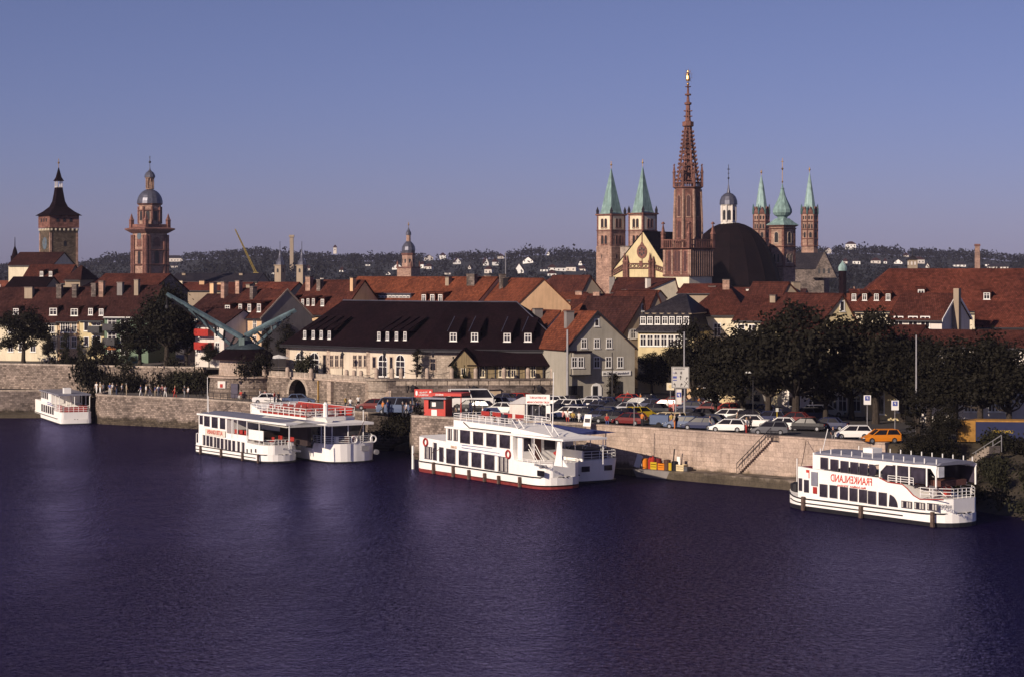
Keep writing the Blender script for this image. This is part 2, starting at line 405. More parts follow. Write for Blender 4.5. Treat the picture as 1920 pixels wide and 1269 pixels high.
# the sloping bank right of the quay
def bank():
    top = [(36.9, 211.9, ZQ), (44, 213.5, ZQ), (52, 215, ZQ), (60, 215, ZQ), (90, 215, ZQ)]
    toe = [(36.6, 210.9, -.4), (40.5, 202, -.4), (43.5, 192, -.4), (50, 182, -.4), (90, 150, -.4)]
    mb = MB().mat(plain('dry_grass_bank', (.050, .038, .024), .95, var=.5, scale=.9))
    N = 14; rows = []
    for i in range(N + 1):
        t = i / N; row = []
        for a, b_ in zip(top, toe):
            for s in (0,): pass
        for j in range(len(top) - 1):
            for q in range(8):
                u = q / 8
                T = Vector(top[j]).lerp(Vector(top[j + 1]), u); B = Vector(toe[j]).lerp(Vector(toe[j + 1]), u)
                P = T.lerp(B, t); P.z += mnoise.noise(P * .5) * .5 * math.sin(math.pi * t)
                row.append(P)
        rows.append(row)
    mb.loft(rows, False, False, closed=False); tag(mb.build('river_bank', smooth=True), kind='structure')
bank()

# ================================================================ WALLS
def wall_strip(name, pts, z0, z1, thick, m, label, cat='wall', cap=None, caph=.28, capo=.12, group=None):
    """pts left to right seen from the river; z1 number or list"""
    z1s = z1 if isinstance(z1, list) else [z1] * len(pts)
    def off(i, d):
        a = Vector(pts[max(i - 1, 0)]); b_ = Vector(pts[min(i + 1, len(pts) - 1)]); t = (b_ - a).normalized()
        n = Vector((-t.y, t.x)); p = Vector(pts[i]) + n * d; return p
    root = empty(name, label, cat, (pts[0][0], pts[0][1], 0), group=group)
    o = Vector((pts[0][0], pts[0][1], 0))
    mb = MB().mat(m); rings = []
    for i in range(len(pts)):
        f = off(i, 0); bk = off(i, thick); r = [(f.x, f.y, z0), (f.x, f.y, z1s[i]), (bk.x, bk.y, z1s[i]), (bk.x, bk.y, z0)]
        rings.append([Vector(q) - o for q in r])
    mb.loft(rings); mb.build('masonry', parent=root)
    if cap:
        mb = MB().mat(cap); rings = []
        for i in range(len(pts)):
            f = off(i, -capo); bk = off(i, thick + .02)
            rings.append([Vector(q) - o for q in [(f.x, f.y, z1s[i] + .003), (f.x, f.y, z1s[i] + caph), (bk.x, bk.y, z1s[i] + caph), (bk.x, bk.y, z1s[i] + .003)]])
        mb.loft(rings); mb.build('coping', parent=root)
    return root
QSTONE = stone('quay_blockwork', (.44, .345, .285), (.30, .235, .20), 1.25, .5, .13, .35, .3)
QLED = stone('ledge_concrete', (.30, .25, .21), (.22, .18, .16), 2.2, .6, .1, .2, .5)
wall_strip('quay_wall', [(8.3, 238), (17.6, 229.4), (26.5, 221.2), (37, 211.5)], -1.2, ZQ - .02, .8, QSTONE, 'long pale blockwork quay wall below the parked cars', cap=QSTONE, caph=.2, capo=.06)
wall_strip('quay_wall', [(-12.6, 262), (-11.8, 251.5), (-8.1, 248.6), (0, 243.4), (8.28, 238.02)], -1.2, ZQ - .02, .8, RUBBLE, 'rough stone quay wall behind the twin deck boat under the red kiosk', cap=SHELL, caph=.25, capo=.05)
wall_strip('quay_wall', [(-60.6, 325), (-60.9, 312), (-60.0, 309.8), (-58.6, 308.6), (-51.5, 304.3), (-44.2, 299.6), (-36, 291.6), (-28.4, 284), (-18.2, 270), (-14.6, 272)], -1.2, ZP - .02, .8, RUBBLE, 'long rubble river wall under the promenade with its round nose', cap=SHELL, caph=.22, capo=.05)
wall_strip('quay_wall', [(-130, 327), (-80, 326.4), (-63.5, 326), (-61, 326.6)], -1.2, 3.8, .8, RUBBLE_D, 'low dark river wall behind the small far left boat', cap=SHELL, caph=.2, capo=.05)
wall_strip('retaining_wall', [(-130, 336), (-96, 333), (-79, 329), (-60, 321), (-45.5, 315)], ZP - 1, ZU + .15, .7, RUBBLE, 'tall rubble wall carrying the tree lined street behind the promenade', cap=SHELL, caph=.25, capo=.08)
# landing ledge along the foot of the quay wall
lg = MB().mat(QLED)
lg.loft([[(x0, y0, -1), (x0, y0, z), (x1, y1, z), (x1, y1, -1)] for x0, y0, x1, y1, z in [(10.5, 233.6, 11.6, 234.9, .55), (14, 229.6, 16.6, 230.3, .8), (20, 223.2, 22, 225.3, .95), (26.1, 217.4, 26.4, 221.3, 1.0), (34.5, 208.8, 35.6, 212.7, 1.0)]])
tag(lg.build('landing_ledge'), 'low concrete landing ledge along the foot of the pale quay wall', 'ledge')
# rubble rocks at the foot of the nose
def rock(name, x, y, r, label):
    me = bpy.data.meshes.new(name); bm = bmesh.new(); bmesh.ops.create_icosphere(bm, subdivisions=3, radius=r)
    for v in bm.verts:
        n = mnoise.noise(v.co * (1.2 / r) + Vector((x, y, 0))); v.co *= 1 + .35 * n; v.co.z *= .55
    bm.to_mesh(me); bm.free(); me.materials.append(RUBBLE); return tag(link(name, me, None, (x, y, .1)), label, 'rock', 'rocks at the waterline')
for i, (px, py, r) in enumerate([(748, 842, 1.1), (762, 848, 1.4), (778, 852, 1.2), (735, 838, .8)]):
    x, y, z = G(px, py - 4, 0); rock('rock', x, y + .6, r, ['pale boulder at the waterline second from the left end of the row', 'largest pale boulder by the foot of the stone nose', 'boulder nearest the bow of the twin deck boat', 'smallest boulder at the left end of the row'][i])

# ---- terrace: wall with arches, between crane tower and corner turret, then the long right part
def arch_wall(root, fr, px0, px1, ztop, m, arches, name='masonry', thick=.9, z0=-.3):
    """fr local frame; arches = [(pxc, width m, spring z, radius)] openings from z0 up"""
    x0, x1 = fr.x(px0), fr.x(px1); mb = MB().mat(m); cur = x0
    for pc, wd, sp in arches:
        xc = fr.x(pc); a, b_ = xc - wd / 2, xc + wd / 2
        mb.box(cur, a, 0, thick, z0, ztop)
        N = 12; arc = [(xc + wd / 2 * math.cos(math.pi * i / N), sp + wd / 2 * math.sin(math.pi * i / N)) for i in range(N + 1)]
        for i in range(N):
            p, q = arc[i + 1], arc[i]; mb.prism([p, q, (q[0], ztop), (p[0], ztop)], 0, thick)
        vo = MB().mat(SHELL)
        for i in range(N):
            (ax, az), (bx, bz) = arc[i + 1], arc[i]; k = 1 + .5 / (wd / 2)
            vo.prism([(ax, az), (bx, bz), (xc + (bx - xc) * k, sp + (bz - sp) * k), (xc + (ax - xc) * k, sp + (az - sp) * k)], -.05, .1)
        vo.build('arch_ring', parent=root)
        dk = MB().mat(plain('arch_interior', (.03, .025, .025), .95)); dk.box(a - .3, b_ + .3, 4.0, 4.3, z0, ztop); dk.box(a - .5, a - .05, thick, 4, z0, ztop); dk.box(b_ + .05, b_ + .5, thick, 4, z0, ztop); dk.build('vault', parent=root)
        cur = b_
    mb.box(cur, x1, 0, thick, z0, ztop); mb.build(name, parent=root)
TF = Fr(505, 302.5, ZP, -49)
tw = empty('terrace_wall', 'rubble terrace wall with big and small dark arches right of the crane tower', 'wall', TF.loc, TF.rz)
arch_wall(tw, TF, 470, 692, 3.05, RUBBLE, [(484, 1.3, 1.6), (558, 4.2, .9)])
mb = MB().mat(SAND); xa, xb = TF.x(470), TF.x(692)
mb.box(xa, xb, -.15, .95, 3.06, 3.28); mb.build('cornice', parent=tw)
mb = MB().mat(SHELL)
for i in range(24):
    x = xa + .3 + (xb - xa - .5) * i / 24; mb.box(x, x + (xb - xa) / 24 - .08, .1, .45, 3.29, 3.95)
mb.build('parapet', parent=tw)
mb = MB().mat(SAND); xp = TF.x(622); mb.box(xp - .45, xp + .45, -.5, -.01, -.2, 3.0); mb.build('buttress', parent=tw)
mb = MB().mat(plain('yellow_downpipe', (.42, .24, .05), .6)); xp = TF.x(598); mb.tube((xp, -.15, 0), (xp, -.15, 3), .09); mb.build('downpipe', parent=tw)
TF2 = Fr(742, 281.5, ZQ, 3)
tw2 = empty('terrace_wall', 'long grey terrace wall behind the parked cars, with a band of coping blocks', 'wall', TF2.loc, TF2.rz)
xb = TF2.x(1052)
mb = MB().mat(RUBBLE_D); mb.box(-1, xb, 0, 1, -.3, 1.95); mb.box(-1, xb, .1, 1, 1.95, 2.75); mb.build('masonry', parent=tw2)
mb = MB().mat(RUBBLE_D); mb.box(-1, xb + .1, -.12, .1, 1.96, 2.12); mb.box(-1, xb + .1, -.1, 1.0, 2.76, 2.98); mb.build('string_course', parent=tw2)
mb = MB().mat(SHELL)
for i in range(16):
    x = i * (xb / 16); mb.box(x + .04, x + xb / 16 - .06, .02, .12, 2.14, 2.74)
mb.build('parapet', parent=tw2)
mb = MB().mat(plaster('cream_board', (.50, .38, .26))); xp = TF2.x(925); mb.box(xp - 1.0, xp + 1.0, -.16, -.13, .3, 1.6); mb.build('panel', parent=tw2)
mb = MB().mat(RUBBLE_D); mb.box(TF2.x(905), TF2.x(936), -.6, -.17, 1.62, 1.75); mb.build('canopy', parent=tw2)
# corner turret of the bastion
tx, ty = gx(716, 283.5), 283.5
ct = empty('bastion_turret', 'round stone corner turret with carved coat of arms where the two terrace walls meet', 'turret', (tx, ty, ZP))
mb = MB().mat(SHELL); mb.lathe([(2.25, -.3), (2.15, .3), (2.1, 2.1), (2.3, 2.2), (2.3, 2.4), (2.12, 2.45), (2.12, 3.5), (2.35, 3.6), (2.35, 3.85)], 20); mb.build('drum', parent=ct, smooth=False)
mb = MB().mat(SAND); mb.cb(-1.9, -1.0, .2, .5, .5, 2.9); mb.build('pilaster', parent=ct); mb = MB().mat(SAND); mb.cb(1.0, -1.95, 1.0, .7, .3, 1.3); mb.build('carved_panel', parent=ct)
# terrace paving
mb = MB().mat(GRAVEL); mb.poly([(x, y, ZP + 3.25) for x, y in [(-34, 303.5), (-19.5, 286), (-16, 284), (-15.5, 282.8), (6.6, 284), (7.5, 300), (-20, 330), (-40, 320)]])
tag(mb.build('terrace'), kind='structure')
mb = MB().mat(RUBBLE_D); mb.box(gx(1050, 284.5), gx(1050, 284.5) + .8, 284.2, 292, ZQ - .3, ZQ + 2.9); tag(mb.build('side_wall'), 'short end wall of the terrace left of the grey green gabled house', 'wall')
# bollards with chains on the parapet
def bollard_mesh():
    b_ = MB().mat(SAND); b_.lathe([(.28, 0), (.28, 1.15), (.24, 1.3), (.12, 1.4)], 10); return b_.mesh('bollard', smooth=False)
BM = bollard_mesh(); BW = []
def bol(px, Y, z, i, lab):
    o = link('bollard', BM, None, (gx(px, Y), Y, z)); tag(o, lab, 'bollard', 'stone bollards along the terrace edge'); BW.append(o); return o
for i, (px, Y) in enumerate([(495, 301.8), (539, 297.2), (583, 293.3)]):
    bol(px, Y + .6, ZP + 3.29, i, ['pale stone bollard right beside the crane tower', 'pale stone bollard above the left side of the big arch', 'pale stone bollard just right of the big arch'][i])
TB = []
for i, px in enumerate([650, 664, 677, 706, 735, 752, 801, 847, 892, 945, 990, 1036]):
    Y = TF.world(TF.x(px), 0).y + .7 if px < 700 else TF2.world(TF2.x(px), 0).y + .8
    z = ZP + 3.29 if px < 700 else ZQ + 2.99
    lab = ['first', 'second', 'third', 'fourth', 'fifth', 'sixth', 'seventh', 'eighth', 'ninth', 'tenth', 'eleventh', 'last'][i] + ' stone bollard from the left on the terrace edge right of the dark shadow band'
    o = bol(px, Y, z, i, lab); TB.append(o)
for i in range(len(TB) - 1):
    a = Vector(TB[i].location) + Vector((0, 0, 1.05)); b_ = Vector(TB[i + 1].location) + Vector((0, 0, 1.05))
    pts = [a.lerp(b_, t / 8) + Vector((0, 0, -.45 * 4 * (t / 8) * (1 - t / 8))) for t in range(9)]
    mb = MB().mat(DARKM); mb.path([p - a for p in pts], .03, 4)
    link('chain', mb.mesh('chain'), TB[i], a - Vector(TB[i].location))

# ================================================================ HILL
RIDGE = [(-600, 508), (0, 505), (150, 503), (175, 496), (205, 487), (260, 484), (330, 484), (400, 482), (455, 478), (490, 474), (530, 482), (620, 486), (700, 487), (800, 485), (880, 482), (960, 481), (1005, 474), (1045, 475), (1110, 481), (1300, 478), (1500, 474), (1560, 473), (1610, 470), (1680, 476), (1790, 480), (1850, 482), (1900, 488), (2600, 492)]
def ridge(px):
    for (a, ya), (b_, yb) in zip(RIDGE, RIDGE[1:]):
        if a <= px <= b_: return 3.5 + ya + (yb - ya) * (px - a) / (b_ - a)
    return 500
HY0, HY1 = 1250., 2500.
def hill_z(px, Y):
    t = (Y - HY0) / (HY1 - HY0); zr = gz(ridge(px), HY1)
    s = max(0, min(1, t)); s = s * s * (3 - 2 * s) * .5 + s * .5
    z = 5 + (zr - 5) * s
    if Y > HY1: z = zr - (Y - HY1) * .03
    x = gx(px, Y)
    return z + 1.6 * mnoise.noise(Vector((x * .006, Y * .006, 3))) * (s if Y < HY1 - 150 else .5)
def hill():
    mb = MB().mat(plain('hill_meadow', (.018, .020, .018), .95, var=.4, scale=.02)); rows = []
    for i in range(26):
        Y = HY0 + (HY1 + 500 - HY0) * i / 25
        rows.append([(gx(px, Y), Y, hill_z(px, Y)) for px in range(-600, 2601, 40)])
    mb.loft(rows, False, False, closed=False); tag(mb.build('hill', smooth=True), kind='structure')
hill()
VILLAS = [(325, 487, 34, 9, 0), (327, 500, 12, 5, 0), (515, 513, 12, 5, 0), (577, 505, 12, 6, 0), (745, 500, 20, 12, 1), (728, 513, 9, 7, 1), (790, 499, 9, 10, 0), (805, 482, 14, 7, 1), (802, 502, 14, 7, 0), (830, 480, 12, 4, 0), (858, 490, 12, 12, 1), (880, 501, 6, 8, 1), (912, 491, 9, 15, 1), (930, 494, 10, 9, 0), (915, 508, 14, 10, 0), (940, 482, 10, 6, 0), (973, 504, 18, 20, 1), (990, 488, 20, 12, 1), (1028, 475, 6, 6, 1), (1088, 492, 7, 12, 1), (1020, 507, 14, 6, 0), (1035, 504, 18, 6, 0), (1052, 505, 18, 9, 0), (1070, 504, 20, 10, 0), (1090, 506, 16, 6, 0), (1035, 515, 16, 7, 0), (1075, 526, 20, 10, 0), (840, 513, 10, 5, 0), (640, 508, 8, 4, 0), (690, 497, 8, 4, 0), (1554, 468, 10, 6, 1), (1584, 492, 10, 6, 0), (1606, 492, 14, 7, 0), (1642, 491, 18, 7, 0), (1660, 492, 6, 6, 0), (1684, 491, 16, 9, 1), (1724, 490, 20, 10, 0), (1739, 498, 7, 9, 1), (1596, 460, 18, 7, 0), (1700, 480, 8, 4, 0), (1800, 498, 22, 5, 0), (1852, 497, 10, 4, 0), (1870, 502, 40, 5, 0), (628, 467, 6, 9, 0), (1240, 505, 10, 7, 0)]
def hill_wood():
    rnd = random.Random(3); mb = MB().mat(foliage('far_wood', (.009, .010, .012), .4))
    for k in range(8200):
        px = rnd.uniform(-60, 1990)
        Y = HY1 - 20 + rnd.uniform(-30, 60) if k % 4 == 0 else HY0 + (HY1 - HY0) * rnd.uniform(.03, 1)
        if px < 175 and Y < 2200: pass
        x = gx(px, Y); z = hill_z(px, Y)
        if k % 4 and mnoise.noise(Vector((x * .011, Y * .011, 9))) < -.22: continue
        h = rnd.uniform(6, 11) * (1.0 if rnd.random() > .05 else 1.35); r = h * rnd.uniform(.38, .6)
        pt, pb = HORIZ + (CAMZ - z - h) * F_PX / Y, HORIZ + (CAMZ - z) * F_PX / Y; pr = r / Y * F_PX
        if any(abs(px - vx) < vw / 2 + pr * .6 and pt < vy + vh * .15 and pb > vy - vh * .4 and pb > vy for vx, vy, vw, vh, _ in VILLAS): continue
        if k % 4 == 0: h *= .85
        con = rnd.random() < .12
        for q in range(14):
            t = rnd.random(); rr = r * (1 - t if con else math.sqrt(max(0.05, 1 - (2 * t - 1) ** 2)))
            a = rnd.uniform(0, 6.28); c = Vector((x + rr * math.cos(a), Y + rr * math.sin(a), z + h * (.15 + .85 * t)))
            s = rnd.uniform(.7, 1.5) * (h / 10); u = Vector((rnd.uniform(-1, 1), rnd.uniform(-.4, .4), rnd.uniform(-1, 1))).normalized() * s
            v = Vector((rnd.uniform(-1, 1), rnd.uniform(-1, 1), rnd.uniform(-1, 1))).normalized() * s
            mb.poly([c - u, c - v, c + u, c + v])
    o = mb.build('hillside_wood', fix=False); tag(o, 'dark wood covering the long hill behind the town', 'woodland', kind='stuff')
hill_wood()
# ================================================================ HOUSES
def frw(P, zb, rz):
    f = Fr(960, 100, zb, rz); f.O = Vector(P); return f
def roof_slab(mb, a, b_, c, d, t=.18):
    """a,b eave left/right; c,d ridge right/left; slab of thickness t below"""
    A = [Vector(q) for q in (a, b_, c, d)]; n = (A[1] - A[0]).cross(A[3] - A[0]).normalized()
    if n.z < 0: n = -n
    mb.loft([[q - n * t for q in A], A])
def solve_roof(fr, px, py, ze, slope, ymax):
    lo, hi = 0.0, ymax
    f = lambda y: (fr.z(px, py, y)) - (ze + slope * y)
    if f(0) < 0: return 0.05
    for _ in range(30):
        m = (lo + hi) / 2
        if f(m) > 0: lo = m
        else: hi = m
    return lo
def dormer(root, roofm, x, y, z, w, h, slope, fm=None, style='cross', shed=True, cheek=None):
    """front at local y, sill z"""
    dl = h / max(slope, .3) + .3
    cb = MB().mat(cheek or roofm); cb.box(-w / 2 - .12, w / 2 + .12, 0, dl, -.25, h + .05)
    d = cb.build('dormer', parent=root, loc=(x, y, z))
    r = MB().mat(roofm)
    if shed: r.loft([[(-w / 2 - .25, -.25, h + .05), (w / 2 + .25, -.25, h + .05), (w / 2 + .25, dl + 1.2, h + .5), (-w / 2 - .25, dl + 1.2, h + .5)], [(-w / 2 - .25, -.25, h + .17), (w / 2 + .25, -.25, h + .17), (w / 2 + .25, dl + 1.2, h + .62), (-w / 2 - .25, dl + 1.2, h + .62)]])
    else:
        r.prism([(-w / 2 - .25, h + .05), (w / 2 + .25, h + .05), (0, h + .05 + w * .45)], -.2, dl + .8)
    r.build('dormer_roof', parent=d)
    win(d, 0, .05, w * .92, h * .9, style, fm, y=-.02, pane=True)
    return d
def house(label, px0, px1, Y, rz, eave, ridge, D, kind='side', wall=CREAM, roof=TILE_B, zb=ZU, name='house', cat='house', wins=(), rwins=(), dorms=(), chims=(), apex=None, oh=.35, group=None, dshed=True, verge=None, W=None):
    fr = Fr(px0, Y, zb, rz); W = W or fr.x(px1)
    root = empty(name, label, cat, fr.loc, fr.rz, group)
    ze = fr.z((px0 + px1) / 2, eave)
    wm = MB().mat(wall); rm = MB().mat(roof); ym = D / 2
    if kind == 'gable':
        xa = fr.x(apex or (px0 + px1) / 2); zr = fr.z(apex or (px0 + px1) / 2, ridge)
        wm.prism([(0, -1), (W, -1), (W, ze), (xa, zr), (0, ze)], 0, D)
        sl = (zr - ze) / xa; sr = (zr - ze) / (W - xa); k = .12
        roof_slab(rm, (-oh, -.25, ze - oh * sl + k), (-oh, D + .2, ze - oh * sl + k), (xa, D + .2, zr + k), (xa, -.25, zr + k))
        roof_slab(rm, (W + oh, D + .2, ze - oh * sr + k), (W + oh, -.25, ze - oh * sr + k), (xa, -.25, zr + k + .01), (xa, D + .2, zr + k + .01))
        slope = sl; yr = 0
        if verge:
            v = MB().mat(verge); v.prism([(-oh - .05, ze - oh * sl - .12), (0, ze - .15), (xa, zr - .15), (W, ze - .15), (W + oh, ze - oh * sr - .12), (W + oh, ze - oh * sr + .14), (xa, zr + .22), (-oh - .05, ze - oh * sl + .14)], -.33, -.255); v.build('verge_board', parent=root)
    else:
        zr = fr.z((px0 + px1) / 2, ridge, ym); slope = (zr - ze) / ym; k = .12; zo = ze - oh * slope + k
        if kind == 'side':
            wm.loft([[(0, 0, -1), (0, 0, ze), (0, ym, zr), (0, D, ze), (0, D, -1)], [(W, 0, -1), (W, 0, ze), (W, ym, zr), (W, D, ze), (W, D, -1)]])
            roof_slab(rm, (-.15, -oh, zo), (W + .15, -oh, zo), (W + .15, ym, zr + k), (-.15, ym, zr + k))
            roof_slab(rm, (W + .15, D + oh, zo), (-.15, D + oh, zo), (-.15, ym, zr + k + .01), (W + .15, ym, zr + k + .01))
            if verge:
                v = MB().mat(verge); v.loft([[(W + .155, -oh, zo - .2), (W + .155, -oh, zo + .1), (W + .155, ym, zr + k + .12), (W + .155, D + oh, zo + .1), (W + .155, D + oh, zo - .2), (W + .155, ym, zr + k - .2)], [(W + .23, -oh, zo - .2), (W + .23, -oh, zo + .1), (W + .23, ym, zr + k + .12), (W + .23, D + oh, zo + .1), (W + .23, D + oh, zo - .2), (W + .23, ym, zr + k - .2)]]); v.build('verge_board', parent=root)
        else:   # hip
            wm.box(0, W, 0, D, -1, ze); hx = min(W / 2 - .2, ym * .85)
            a, b_, c, d = (-oh, -oh, zo), (W + oh, -oh, zo), (W + oh, D + oh, zo), (-oh, D + oh, zo)
            e, f = (hx, ym, zr + k), (W - hx, ym, zr + k)
            for q in ([a, b_, f, e], [b_, c, f], [c, d, e, f], [d, a, e], [a, d, c, b_]): rm.poly(q)
    wo = wm.build('wall', parent=root); ro = rm.build('roof', parent=root)
    # eaves gutter
    if kind != 'gable':
        gt = MB().mat(DARKM); gt.box(-.1, W + .1, -oh - .16, -oh - .02, zo - .22, zo - .05); gt.build('gutter', parent=root)
    for py, pxs, ww, hh, st in wins:
        for p_ in pxs:
            x, z = fr.p(p_, py); win(root, x, z - hh / 2, ww, hh, st)
    if rwins:
        f2 = frw(fr.world(W, 0), zb, rz + 90)
        for py, pxs, ww, hh, st in rwins:
            for p_ in pxs:
                x, z = f2.p(p_, py); 
                win(root, W, z - hh / 2, ww, hh, st, y=x, rz=R(90))
    for dd in dorms:
        p_, py, ww, hh = dd[:4]; ww *= .74; hh *= .80; st = dd[4] if len(dd) > 4 else 'cross'
        pb = py + hh / 2 * F_PX / (Y + 3); y = solve_roof(fr, p_, pb, ze, slope, D / 2 - .5); x, z = fr.p(p_, pb, y)
        dormer(root, roof, x, y, z + .05, ww, hh, slope, None, st, dshed)
    for c_ in chims:
        p_, py, ww = c_[:3]; cm = c_[3] if len(c_) > 3 else TANP; yy = c_[4] if len(c_) > 4 else (D / 2 - 1.5 if kind != 'gable' else 2.0)
        x, z = fr.p(p_, py, yy)
        q = MB().mat(cm); q.box(x - ww / 2, x + ww / 2, yy - .4, yy + .4, z - 4.4, z - .15); 
        co = q.build('chimney', parent=ro); q = MB().mat(RUBBLE_D); q.box(x - ww / 2 - .06, x + ww / 2 + .06, yy - .46, yy + .46, z - .147, z); q.build('chimney_cap', parent=co)
    root['_'] = 0; del root['_']
    return root, fr

TS = 'tall shaft'
# --- left row along the upper street
house('long cream house with brown roof at the far left, behind the leftmost tree', -70, 107, 349, -14, 602, 540, 11, wall=CREAM, roof=TILE_B, wins=[(614, [20, 40, 62, 97], 1.0, 1.7, 'cross'), (650, [20, 40, 62, 97], 1.0, 1.7, 'cross')], dorms=[(100, 585, 1.9, 1.6), (30, 585, 1.4, 1.4)], chims=[(112, 533, .9, RUBBLE_D), (55, 538, 1.4, TANP)])
house('narrow cream house with a twin dormer, second in the left row', 108, 147.5, 345, -14, 600, 539, 11, wall=PEACH, roof=TILE_B, wins=[(613, [118, 127, 139], .9, 1.8, 'cross'), (642, [118, 127, 139], .9, 1.8, 'cross')], dorms=[(139.5, 586, 1.8, 1.6)], chims=[(141, 533, .8, RUBBLE_D)])
h, f = house('pale yellow house with two small dormers and a balcony, left of the green house', 149, 195, 342, -14, 598, 538, 11, wall=YELL, roof=TILE_B, wins=[(612, [162], .9, 1.5, 'plain'), (614, [181], 1.6, 1.9, 'cross'), (640, [162], .9, 1.5, 'plain'), (640, [181], 1.6, 1.9, 'cross')], dorms=[(170, 585, 1.1, 1.5), (190, 586, 1.1, 1.5)], chims=[(177, 531, .8, RUBBLE_D), (191, 527, .8, BUFFST)])
def balcony(h, f, px, py, w_, m=DARKM, d=1.2):
    x, z = f.p(px, py); b_ = MB().mat(m)
    b_.box(x - w_ / 2, x + w_ / 2, -d, -.02, z - .15, z); o = b_.build('balcony', parent=h)
    r = MB().mat(m)
    r.box(x - w_ / 2, x + w_ / 2, -d - .02, -d + .03, z + .01, z + .95); r.box(x - w_ / 2, x - w_ / 2 + .05, -d, -.05, z + .01, z + .95); r.box(x + w_ / 2 - .05, x + w_ / 2, -d, -.05, z + .01, z + .95); r.build('railing', parent=o)
balcony(h, f, 181, 622, 2.0)
aw = MB().mat(BLACK); x, z = f.p(181, 604); aw.prism([(x - 1.2, z - .05), (x + 1.2, z - .05), (x + 1.0, z + .2), (x - 1.0, z + .2)], -.8, -.02); aw.build('awning', parent=h)
h, f = house('green painted house with white windows and dark balconies', 196, 278, 340, -14, 593, 536, 11, wall=GREENP, roof=TILE_B, wins=[(605, [210, 234], 1.5, 1.7, 'cross'), (632, [210, 234], 1.5, 1.7, 'cross'), (655, [210, 234], 1.5, 1.7, 'cross')], chims=[(226, 529, .9, GREYPL), (257, 524, .7, TANP)])
balcony(h, f, 209, 618, 2.1); balcony(h, f, 209, 645, 2.1)
v = MB().mat(WHITE); x0, z0 = f.p(196, 593); v.box(0, 7, -.5, -.36, z0 - .35, z0 - .1); v.build('fascia', parent=h)
# second line far left
house('dark steep roofed house with a cream gable at the left edge', 16, 99, 470, -10, 497, 474, 13, wall=CREAM, roof=TILE_B, zb=6)
house('brown roofed house left of the clock tower foot', 38, 122, 440, -10, 530, 497, 11, wall=TANP, roof=TILE_M, zb=6, dorms=[(95, 514, 1, 1.4), (78, 514, 1, 1.4)])
house('dark low roofed house behind the far left chimneys', 5, 80, 410, -12, 545, 520, 10, wall=TANP, roof=SLATE, zb=6)
house('small hipped brown house right of the clock tower foot', 122, 150, 430, -12, 524, 499, 9, kind='hip', wall=TANP, roof=TILE_B, zb=6)
house('long brown roof below the red domed tower with a stone end gable', 163, 284, 400, -25, 545, 514, 12, wall=RUBBLE_D, roof=TILE_M, zb=6, chims=[(176, 536, .8), (192, 530, .9)])
house('house with a dark hipped roof between clock tower and domed tower', 150, 215, 425, -15, 540, 516, 10, kind='hip', wall=TANP, roof=SLATE, zb=6)
# behind the crane
house('orange and white house left of the crane with a red balcony', 345, 420, 335, -40, 592, 552, 10, wall=PEACH, roof=TILE_B, wins=[(605, [352, 365], 1, 1.7, 'cross'), (640, [352, 365], 1, 1.7, 'cross')])
h, f = house('white house with red balconies seen through the left crane jib', 366, 420, 326, -40, 608, 580, 8, wall=WHITEP, roof=TILE_B, wins=[(622, [372, 408], 1, 1.7, 'cross'), (652, [372, 408], 1, 1.7, 'cross')])
for py in (628, 653):
    balcony(h, f, 388, py, 3.2, REDP)
    x, z = f.p(388, py - 1); b_ = MB().mat(WHITE)
    for i in range(9): b_.box(x - 1.4 + i * .33, x - 1.28 + i * .33, -1.3, -1.24, z + .1, z + .7)
h, f = house('peach house with white windows and a grey shaded end gable behind the crane', 418, 490, 330, -47, 594, 543, 9.6, wall=PEACH, roof=TILE_M, wins=[(610, [443, 461, 478], .9, 1.8, 'cross'), (640, [443, 461, 478], .9, 1.8, 'cross')], dorms=[(427, 580, 1.8, 1.6), (451, 578, 1.2, 1.6), (468, 578, 1.2, 1.6), (486, 578, 1.3, 1.7)], chims=[(421, 528, .9, BUFFST), (475, 537, .8, RUBBLE_D)], verge=SHELL)
gw = MB().mat(GREYPL); W_ = f.x(490); ze = f.z(454, 594); zr = f.z(454, 543, 4.8)
gw.loft([[(W_ + .01, 0, -1), (W_ + .01, 0, ze), (W_ + .01, 4.8, zr), (W_ + .01, 9.6, ze), (W_ + .01, 9.6, -1)], [(W_ + .1, 0, -1), (W_ + .1, 0, ze), (W_ + .1, 4.8, zr), (W_ + .1, 9.6, ze), (W_ + .1, 9.6, -1)]]); gw.build('shaded_end_gable', parent=h)  # grey overlay on the peach wall puts this gable's shade into its colour
house('brown house with rows of small dormers, left half of the roofs behind the crane', 385, 465, 352, -40, 575, 541, 10, wall=PEACH, roof=TILE_M, chims=[(448, 526, .9, BUFFST), (400, 530, .9, ORANGE)])
house('maroon roofed house with a grey skylight behind the grey gable', 455, 530, 385, -30, 560, 530, 10, wall=TANP, roof=TILE_R, zb=6, chims=[(467, 533, .8)])
house('long grey slate roof far behind the crane', 318, 482, 600, -8, 528, 513, 14, wall=TANP, roof=SLATE_G, zb=6, chims=[(345, 512, 1), (452, 512, 1)])
house('low red roof with pale chimneys behind the big riverside tree', 330, 462, 500, -8, 545, 530, 12, wall=TANP, roof=TILE_R, zb=6, chims=[(339, 526, 1, CREAM), (379, 526, 1.2, ORANGE), (411, 529, 1, ORANGE)])
house('maroon house with four narrow dormers right of the grey gable', 532, 640, 345, -38, 588, 526, 11, wall=PEACH, roof=TILE_M, zb=6, dorms=[(550, 565, 1, 1.5), (568, 568, .8, 1.5), (578, 567, .8, 1.5), (588, 567, .8, 1.5), (605, 568, 1.0, 1.5)], chims=[(580, 518, 1, BUFFST), (600, 524, .8, RUBBLE_D), (662, 520, .6, ORANGE)])
